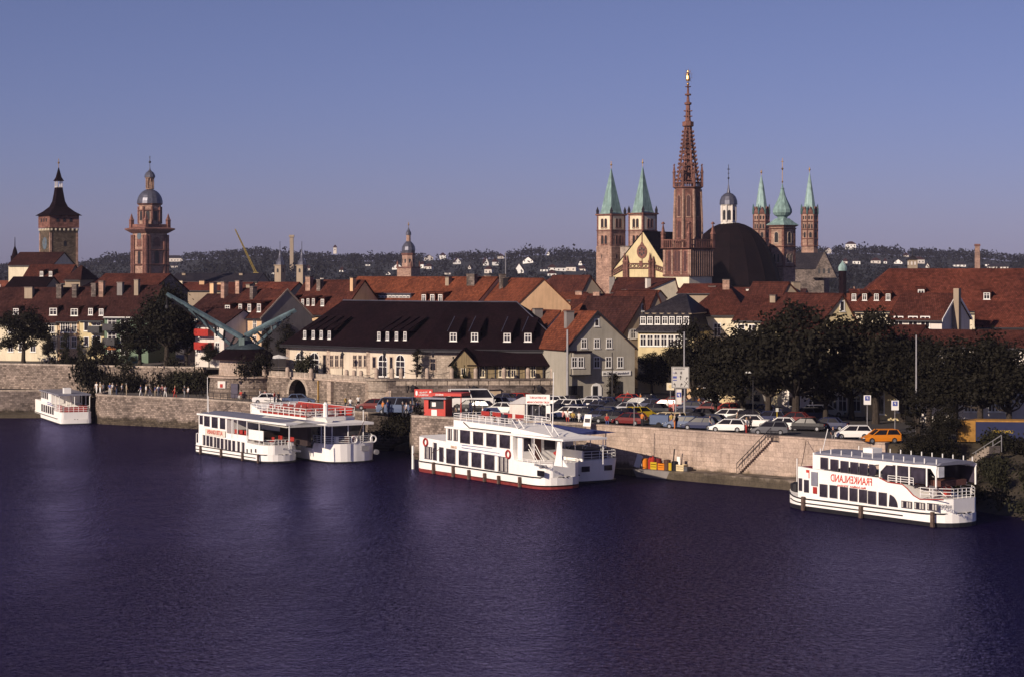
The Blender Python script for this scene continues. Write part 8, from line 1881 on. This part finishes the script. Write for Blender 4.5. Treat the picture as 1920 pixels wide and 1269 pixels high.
def kiosk_white():
    f = Fr(955, 244.5, ZQ, -14); k = empty('white_kiosk', 'white boat ticket kiosk with a pitched tent roof', 'kiosk', f.loc, f.rz); w_ = f.x(984); m = MB().mat(WHITEP); m.box(0, w_, 0, 2.4, 0, 2.0); m.build('wall', parent=k)
    m = MB().mat(plaster('tent_cloth', (.55, .52, .50))); m.loft([[(-.15, -.15, 2.003), (w_ + 1.7, -.15, 2.003), (w_ + 1.7, 2.6, 2.003), (-.15, 2.6, 2.003)], [(1.3, .9, 2.75), (w_ + .8, .9, 2.75), (w_ + .8, 1.4, 2.75), (1.3, 1.4, 2.75)]]); m.build('roof', parent=k)
    m = MB().mat(GREYP); m.box(w_ + .1, w_ + 1.7, .3, 2.3, 0, .6)
    for x in (w_ + .05, w_ + .85, w_ + 1.62): m.box(x, x + .08, .1, .18, 0, 2.0)
    m.build('door_frame', parent=k); m = MB().mat(GL); m.box(w_ + .14, w_ + .84, .12, .16, .1, 1.8); m.build('glass_door', parent=k)
    f2 = Fr(986, 243.6, ZQ, -14); s = empty('notice_board', 'wide white board with red lettering over the boarding point', 'sign', f2.loc, f2.rz); x1 = f2.x(1031); z0 = f2.z(1005, 757); z1 = f2.z(1005, 739)
    m = MB().mat(WHITE); m.box(0, x1, 0, .15, z0, z1); m.build('panel', parent=s); text('SCHIFFAHRT', .35, TXR, s, x1 / 2, -.015, z0 + .62, width=x1 * .7); text('KURT VEITSH\u00d6CHHEIM', .3, TXR, s, x1 / 2, -.015, z0 + .12, width=x1 * .9)
    for x in (.1, x1 - .1): q = MB().mat(WHITE); q.tube((x, .1, 0), (x, .1, z1), .07); q.build('post', parent=s)
    f3 = Fr(1023.5, 242, ZQ, -14); s = empty('timetable_case', 'narrow white timetable case with a dark lower pane beside the white kiosk', 'sign', f3.loc, f3.rz); m = MB().mat(WHITE); m.box(0, .55, 0, .12, 0.1, 1.95); m.build('case', parent=s); m = MB().mat(GL); m.box(.08, .47, -.02, .0, .35, 1.05); m.build('pane', parent=s)
    f4 = Fr(1093, 236.6, ZQ, -30); s = empty('tilted_board', 'white leaning menu board at the quay edge', 'sign', f4.loc, f4.rz)
    m = MB().mat(WHITE); m.loft([[(0, 0, 0), (.95, 0, 0), (.95, .05, 0), (0, .05, 0)], [(.05, .35, 1.3), (.9, .35, 1.3), (.9, .4, 1.3), (.05, .4, 1.3)]]); m.build('panel', parent=s); m = MB().mat(TXD); m.loft([[(.15, .10, .42), (.8, .10, .42), (.8, .12, .42), (.15, .12, .42)], [(.15, .2, .85), (.8, .2, .85), (.8, .22, .85), (.15, .22, .85)]]); m.build('poster', parent=s)
kiosk_white()
def pole(px, py, top, label, r=.09, z=ZQ, mat=None, arms=(), name='street_lamp', cat='lamp post', r1=None):
    Y = gy(py, z); H = gz(top, Y) - z; o = empty(name, label, cat, (gx(px, Y), Y, z)); m = MB().mat(mat or GALV); m.tube((0, 0, 0), (0, 0, H), r, r1 or r * .6, 8); m.build('pole', parent=o)
    for i, (dx, dz, h) in enumerate(arms):
        m = MB().mat(mat or GALV); m.path([(0, 0, H), (dx * .5, 0, H + dz), (dx, 0, H + dz)], .05, 5); m.build('arm', parent=o)
        m = MB().mat(plain('lamp_white', (.7, .7, .68), .3)); m.loft([[(dx - .1, -.12, H + dz - .02), (dx + h, -.14, H + dz - .02), (dx + h, .14, H + dz - .02), (dx - .1, .12, H + dz - .02)], [(dx, -.07, H + dz + .12), (dx + h - .1, -.08, H + dz + .14), (dx + h - .1, .08, H + dz + .14), (dx, .07, H + dz + .12)]]); m.build('lamp_head', parent=o)
    return o
pole(1064, 755, 618, 'tall thick grey mast left of the grey green gabled house', .2)
pole(1283, 790, 622, 'tall grey mast behind the big road sign', .12)
pole(1718, 826, 628, 'slender pale lamp pole before the dark trees at the right', .11)
pole(1148, 758, 660, 'dark tram mast before the shop sign', .1, mat=DARKM)
pole(1105, 752, 742, 'short white post left in the dark shade', .09, mat=WHITE, name='post', cat='post'); pole(1221, 758, 738, 'short white post right in the dark shade', .09, mat=WHITE, name='post', cat='post')
pole(1390, 772, 648, 'lamp post with a white head above the box truck', .07, mat=DARKM, arms=((2.6, .1, .7),)); pole(1770, 790, 652, 'lamp post with a white head at the far right', .07, mat=DARKM, arms=((2.6, .1, .8),)); pole(1412, 795, 700, 'lamp post with two white heads left of the truck trees', .06, mat=DARKM, arms=((.8, .1, .6), (-.8, .1, .6)))
pole(1189, 800, 762, 'thin parking post with an orange bin', .05, name='post', cat='post')
pole(730, 770, 732, 'thin pale post left of the red sign', .05, name='post', cat='post')
o = pole(1052, 752, 722, 'round red rimmed traffic sign at the end of the terrace wall', .04, name='traffic_sign', cat='sign')
H = 2.0; m = MB().mat(REDP); m.prism([(.33 * math.cos(a), 1.75 + .33 * math.sin(a)) for a in [j * .3927 for j in range(16)]], -.1, -.05); m.build('red_rim', parent=o); m = MB().mat(WHITE); m.prism([(.2 * math.cos(a), 1.75 + .2 * math.sin(a)) for a in [j * .3927 for j in range(16)]], -.115, -.101); m.build('disc', parent=o)
def road_sign():
    Y = gy(792, ZQ); f = Fr(1259, Y, ZQ, -8); s = empty('road_sign', 'big pale rectangular lane sign with arrows on tall posts over the car park', 'sign', f.loc, f.rz); x1 = f.x(1292); z0, z1 = f.z(1275, 727), f.z(1275, 687)
    SG = plaster('sign_grey', (.52, .50, .46), .06); m = MB().mat(SG); m.box(0, x1, 0, .08, z0, z1); m.build('panel', parent=s); m = MB().mat(TXD); t = .04
    m.box(.05, x1 - .05, -.012, 0, z1 - .09, z1 - .05); m.box(.05, x1 - .05, -.012, 0, z0 + .05, z0 + .09); m.box(.05, .09, -.012, 0, z0 + .09, z1 - .09); m.box(x1 - .09, x1 - .05, -.012, 0, z0 + .09, z1 - .09)
    def ar(x, z, h, dx=0): m.tube((x, -.02, z), (x + dx, -.02, z + h), .035, n=4); m.tube((x + dx, -.02, z + h), (x + dx - .1, -.02, z + h - .16), .03, n=4); m.tube((x + dx, -.02, z + h), (x + dx + .1, -.02, z + h - .16), .03, n=4)
    ar(x1 * .22, z0 + .2, .35, -.1); ar(x1 * .52, z0 + .2, .35, .1); ar(x1 * .52, z0 + .95, .45); ar(x1 * .82, z0 + .9, .35, .12); m.tube((x1 * .72, -.02, z0 + .15), (x1 * .92, -.02, z0 + .8), .025, n=4); m.tube((x1 * .92, -.02, z0 + .4), (x1 * .72, -.02, z0 + .8), .025, n=4); m.build('arrows', parent=s)
    m = MB().mat(plain('sign_blue', (.06, .08, .30), .6)); m.box(.16, .6, -.02, 0, z0 + 1.1, z0 + 1.35); m.box(.16, .6, -.02, 0, z0 + .85, z0 + .95); m.box(.16, .55, -.02, 0, z0 + 1.7, z0 + 1.75); m.build('blue_fields', parent=s)
    text('W\u00dcRZBURG', .16, TXD, s, x1 * .45, -.02, z1 - .3, width=1.2); text('A', .4, TXD, s, x1 * .25, -.02, z0 + 1.6); text('B', .4, TXD, s, x1 * .55, -.02, z0 + 1.6)
    for px in (1267, 1284): x = f.x(px); q = MB().mat(GALV); q.tube((x, .15, 0), (x, .15, z1), .09); q.build('post', parent=s)
    m = MB().mat(WHITEP); m.box(f.x(1268), f.x(1278), .02, .1, f.z(1272, 757), f.z(1272, 729)); b_ = m.build('lower_panel', parent=s)
    xc = f.x(1273); m = MB().mat(plain('sign_blue', (.06, .08, .30), .6)); m.box(xc - .26, xc + .26, -.0, .018, f.z(1272, 744), f.z(1272, 735)); m.build('parking_field', parent=s); text('P', .5, TXW, s, xc, -.015, f.z(1272, 743.2))
    # small hanging shop signs
    for px, py, Y, w_, h_, lab, col in [(1257, 724, 268, .95, .9, 'small cream box sign left behind the big lane sign', 'cream'), (1324, 733, 262, .85, .95, 'square white sign with a round yellow emblem', 'white')]:
        f = Fr(px, Y, ZQ, -10); z = f.z(px, py); s = empty('hanging_sign', lab, 'sign', f.loc, f.rz); m = MB().mat(CREAM if col == 'cream' else WHITE); m.box(-w_ / 2, w_ / 2, 0, .15, z - h_ / 2, z + h_ / 2); m.build('panel', parent=s); m = MB().mat(GALV); m.tube((0, .2, 0), (0, .2, z), .06); m.build('post', parent=s)
        m = MB().mat(YELL); m.prism([(.24 * math.cos(a), z + .24 * math.sin(a)) for a in [j * .5236 for j in range(12)]], -.02, -.002); m.build('emblem', parent=s)
    for px, py, top, lab in [(1626, 812, 742, 'small white sign with dark picture on a post left of the orange hatchback'), (1678, 818, 752, 'small blue and white parking sign on a post above the orange hatchback')]:
        o = pole(px, py, top + 4, lab, .045, name='parking_sign', cat='sign'); Y = o.location.y; z = gz(top, Y) - ZQ; m = MB().mat(WHITE); m.box(-.38, .38, -.1, -.05, z - .9, z + .1); m.build('panel', parent=o); m = MB().mat(plain('sign_blue', (.06, .08, .30), .6)); m.box(-.25, .25, -.12, -.101, z - .45, z + .02); m.build('blue_field', parent=o); text('P', .38, TXW, o, 0, -.135, z - .35)
    o = pole(1457, 798, 768, 'yellow and white parking meter post before the dark parked cars', .07, name='parking_meter', cat='meter', mat=carpaint('yellow')); m = MB().mat(LAMPG); m.cb(0, 0, 1.6, .3, .2, .4); m.build('meter_head', parent=o)
road_sign()
for i, (px, Y, zb, lab) in enumerate([(566, 303.5, ZP + 3.25, 'old lantern left of the big arch, against the arched window'), (642, 296.5, ZP + 3.25, 'old lantern among the narrow windows of the hall'), (721, 286, ZQ + 2.98, 'old lantern before the left tall arched window pair'), (812, 285.6, ZQ + 2.98, 'old lantern right of the spreading conifer')]):
    o = empty('lantern', lab, 'lamp post', (gx(px, Y), Y, zb), group='old iron lanterns on the terrace'); m = MB().mat(DARKM); m.tube((0, 0, 0), (0, 0, 2.7), .08, .05); m.build('post', parent=o); m = MB().mat(GL); m.sq([(.13, 2.7), (.22, 3.2)]); m.build('glass', parent=o); m = MB().mat(DARKM); m.sq([(.3, 3.203), (.04, 3.6)]); m.build('cap', parent=o)
for px, py, lab in [(774, 727, 'left dark iron lamp bracket on the long terrace wall'), (888, 728, 'middle dark iron lamp bracket on the long terrace wall'), (1010, 727, 'right dark iron lamp bracket on the long terrace wall')]:
    x, z = TF2.p(px, py); P = TF2.world(x, -.5); o = empty('wall_lamp', lab, 'lamp', (P.x, P.y, ZQ + z), group='iron lamps on the terrace wall'); m = MB().mat(DARKM); m.tube((-.9, 0, -.2), (0, 0, -.2), .05); m.tube((-.9, .3, -.5), (-.9, 0, .6), .06); m.build('bracket', parent=o); m = MB().mat(DARKM); m.sq([(.15, -.4), (.3, .1), (.34, .13), (.05, .5)]); m.build('lamp_head', parent=o)
def quay_rails():
    f = frw((8.3, 238), 0, math.degrees(math.atan2(211.5 - 238, 37 - 8.3)))
    st = empty('quay_stair', 'narrow stair with a thin handrail climbing the pale quay wall', 'stairs', (f.O.x, f.O.y, 0), f.rz); x0, x1 = f.x(1376, -.9), f.x(1440, -.9); z0, z1 = 1.0, ZQ; n = 20
    m = MB().mat(QSTONE)
    for i in range(n): m.box(x0 + (x1 - x0) * i / n, x0 + (x1 - x0) * (i + 1) / n, -.42, -.07, z0 + (z1 - z0) * (i + 1) / n - .34, z0 + (z1 - z0) * (i + 1) / n - .003 * i)
    m.build('steps', parent=st); m = MB().mat(DARKM); N = 6
    for i in range(N + 1): x = x0 + (x1 - x0) * i / N; z = z0 + (z1 - z0) * i / N; m.tube((x, -.40, z), (x, -.40, z + 1.0), .035, n=5)
    m.tube((x0, -.40, z0 + 1), (x1, -.40, z1 + 1), .04); m.tube((x0, -.40, z0 + .5), (x1, -.40, z1 + .5), .03); m.build('handrail', parent=st)
    g_ = empty('iron_gate', 'small dark iron barrier on the quay edge at the head of the stair', 'railing', (f.O.x, f.O.y, 0), f.rz); m = MB().mat(DARKM); a, b_ = f.x(1441), f.x(1461)
    for i in range(9): x = a + (b_ - a) * i / 8; m.tube((x, -.2, ZQ - .4), (x, -.2, ZQ + .65), .03, n=4)
    m.tube((a, -.2, ZQ + .65), (b_, -.2, ZQ + .65), .04); m.tube((a, -.2, ZQ - .35), (b_, -.2, ZQ - .35), .04); m.build('bars', parent=g_)
    # concrete ramp with railing on the bank
    A = Vector(G(1770, 905, .8)); B = Vector((48.0, 208.6, ZQ + .1)); d = (B - A); rp = empty('bank_stair', 'grey stone stair ramp with pipe railing on the right river bank', 'stairs', A, math.atan2(d.y, d.x)); L = math.hypot(d.x, d.y); m = MB().mat(QLED); n = 24
    for i in range(n): m.box(L * i / n, L * (i + 1) / n, -2.0, -.4, d.z * (i + 1) / n - .7, d.z * (i + 1) / n)
    m.build('steps', parent=rp); m = MB().mat(GALV)
    for k in range(8): x = L * k / 7; z = d.z * k / 7; m.tube((x, -.2, z - .6), (x, -.2, z + 1.05), .05, n=5)
    m.tube((0, -.2, 1.05), (L, -.2, d.z + 1.05), .05); m.tube((0, -.2, .55), (L, -.2, d.z + .55), .04); m.build('railing', parent=rp)
    # thin promenade railing
    P = [(-44.0, 300.4), (-36, 292.4), (-28.4, 284.9), (-18.6, 270.9)]; o = empty('promenade_railing', 'thin dark railing along the promenade above the moored boats', 'railing', (P[0][0], P[0][1], ZP)); m = MB().mat(DARKM)
    for (ax, ay), (bx_, by) in zip(P, P[1:]):
        a = Vector((ax - P[0][0], ay - P[0][1], 0)); b_ = Vector((bx_ - P[0][0], by - P[0][1], 0)); k = 7
        for i in range(k + 1): p = a.lerp(b_, i / k); m.tube(p, p + Vector((0, 0, 1.1)), .035, n=4)
        for h in (.55, 1.1): m.tube(a + Vector((0, 0, h)), b_ + Vector((0, 0, h)), .03, n=4)
    m.build('bars', parent=o)
    # work float with gear by the ledge
    f = frw((13.0, 229.6), .0, -38); fl = empty('work_raft', 'low grey work raft carrying colourful drums by the pale quay wall', 'raft', f.loc, f.rz); a, b_ = 0.0, f.x(1312, 1) ; m = MB().mat(GREYPL)
    m.loft([[(a + .6, 0.1, -.3), (b_ - 1.2, .1, -.3), (b_ - 1.2, 2.6, -.3), (a + .6, 2.6, -.3)], [(a, 0, .85), (b_, 0, .85), (b_, 2.8, .85), (a, 2.8, .85)]]); m.build('hull', parent=fl)
    def put(px, py, kind, col, lab, h=.9, r=.3, tilt=0):
        x = f.x(px, 1.2); P = f.world(x, 1.2); o = empty(kind, lab, kind.replace('_', ' '), (P.x, P.y, .856), f.rz + tilt, 'gear on the work raft'); m = MB().mat(carpaint(col))
        if kind in ('drum', 'bucket'): m.lathe([(r * .95, 0), (r, .05), (r, h * .33), (r * 1.05, h * .35), (r, h * .37), (r, h * .66), (r * 1.05, h * .68), (r, h * .7), (r, h - .02), (r * .9, h)], 12); m.build('shell', parent=o); q = MB().mat(DARKM); q.lathe([(r * .5, h + .003), (r * .5, h + .03)], 8); q.build('lid', parent=o)
        elif kind == 'crate': m.box(-r, r, -r, r, .003, .06); [m.box(-r, r, s * r - .03, s * r + .03, z_, z_ + h * .25) for s in (-1, 1) for z_ in (.06, h * .4, h * .74)]; [m.box(s * r - .03, s * r + .03, -r, r, .06, h) for s in (-1, 1)]; m.build('slats', parent=o)
        elif kind == 'gas_bottle': m.lathe([(r, 0), (r, h * .75), (r * .75, h * .88), (r * .25, h * .93), (r * .25, h)], 10); m.build('bottle', parent=o); q = MB().mat(DARKM); q.lathe([(r * .4, h + .003), (r * .4, h + .08)], 8); q.build('valve', parent=o)
        return o
    put(1207, 870, 'bucket', 'silver', 'pale bucket at the left end of the raft', .8, .3); put(1209, 868, 'drum', 'orange', 'orange drum behind the pale bucket', 1.1, .33); put(1219, 868, 'gas_bottle', 'red', 'first red gas bottle on the raft', 1.3, .22); put(1224, 868, 'gas_bottle', 'red', 'second red gas bottle on the raft', 1.4, .22)
    put(1229, 870, 'crate', 'yellow', 'yellow crate right of the gas bottles', .8, .38); put(1235, 868, 'drum', 'dark red', 'dark red drum in the middle of the raft', 1.2, .32); put(1243, 870, 'crate', 'orange', 'orange crate right of the dark red drum', .7, .38); put(1251, 868, 'drum', 'brown', 'brown drum beside the steel stake', 1.1, .4); put(1258, 870, 'bucket', 'yellow', 'yellow bucket right of the brown drum', .8, .28); put(1266, 868, 'drum', 'black', 'black drum below the white upright board', 1.0, .4); put(1279, 870, 'crate', 'cream', 'cream crate at the right end of the raft', .7, .45); put(1286, 870, 'crate', 'grey', 'grey crate at the far right end of the raft', .5, .4)
    for px, h, w_, tl, lab in ((1193, 1.5, .75, .35, 'tilted white board at the left end of the work raft'), (1272, 1.5, .4, 0, 'upright narrow white board on the work raft')):
        x = f.x(px, 1.2); P = f.world(x, 1.2); o = empty('white_board', lab, 'board', (P.x, P.y, .86), f.rz); m = MB().mat(WHITE); m.box(-w_ / 2, w_ / 2, 0, .06, .06, h, Matrix.Rotation(tl, 4, 'Y')); m.build('panel', parent=o); m = MB().mat(DARKM); m.box(-w_ / 2, w_ / 2, -.15, .2, 0, .057); m.build('foot', parent=o)
    x = f.x(1261, 1.2); P = f.world(x, 1.2); o = empty('steel_stake', 'dark leaning steel stake on the work raft', 'stake', (P.x, P.y, .86), f.rz); m = MB().mat(DARKM); m.tube((0, 0, 0), (.25, 0, 2.3), .07); m.build('bar', parent=o)
    # recess stair
    o = empty('recess_stair', 'dark stone stair dropping to the water in the wall recess left of the kiosk', 'stairs', (-13.4, 268.5, 0), R(-125)); m = MB().mat(RUBBLE_D); n = 16
    for i in range(n): m.box(-3 + i * .55, -3 + (i + 1) * .55, -2.0, 1.5, -1, ZQ * (1 - (i + 1) / n) + .05)
    m.build('steps', parent=o)
    for px, Y, lab in ((1498, 214.5, 'thin antenna mast leaning by the quay edge'),):
        pass
quay_rails()
for i, (px, py, r, col, lab) in enumerate([(522, 671, 1.7, 'white', 'white parasol at the left end of the hall'), (205, 655, 1.3, 'orange', 'faded orange parasol under the trees of the green house'), (1001, 742, 0, 0, 0)]):
    if not r: continue
    Y = 306 if i == 0 else 334; zb_ = ZP + 3.25 if i == 0 else ZU; z_ = gz(py, Y) - zb_; o = empty('parasol', lab, 'parasol', (gx(px, Y), Y, zb_)); m = MB().mat(CLO[col]); m.lathe([(r, z_), (r * .55, z_ + .28), (.03, z_ + .5)], 8); m.build('canopy', parent=o); m = MB().mat(WHITE); m.tube((0, 0, 0), (0, 0, z_ + .4), .04); m.build('pole', parent=o)
# low stage by the left boat, nose light
o = empty('landing_stage', 'low pale landing stage left of the small far boat', 'jetty', (gx(20, 322), 322, 0)); m = MB().mat(QLED); m.box(-8, 6.5, 0, 3.8, -1, .6); m.build('deck', parent=o)
# mooring ropes
for i, (a, za, b_, zb_, lab) in enumerate([((-41.5, 269), 2.0, (-38, 293.9), 4.2, 'mooring rope from the grey roofed boat to the promenade'), ((27.2, 203.6), 1.9, (30, 217.6), 4.9, 'bow mooring rope of the red lettered boat'), ((-8.6, 229.6), 2.6, (-4.2, 246), 4.9, 'bow mooring rope of the centre boat')]):
    A = Vector((a[0], a[1], za)); B = Vector((b_[0], b_[1], zb_)); m = MB().mat(ROPE); m.path([(B - A) * (t / 10) + Vector((0, 0, -1.6 * (t / 10) * (1 - t / 10))) for t in range(11)], .035, 4)
    tag(m.build('mooring_rope', loc=A), lab, 'rope', 'mooring ropes')
# ================================================================ AIR
hz = bpy.data.materials.new('air'); hz.use_nodes = True; n_ = hz.node_tree; n_.nodes.clear(); oo = n_.nodes.new('ShaderNodeOutputMaterial'); pv = n_.nodes.new('ShaderNodeVolumePrincipled')
pv.inputs['Color'].default_value = (.72, .70, .95, 1); pv.inputs['Density'].default_value = HAZE; pv.inputs['Anisotropy'].default_value = .0
n_.links.new(pv.outputs[0], oo.inputs['Volume'])
if HAZE > 0:
    m = MB(); m.mats = [hz]; m.box(-4200, 4200, -80, 3600, -3, 110); tag(m.build('haze'), kind='stuff')
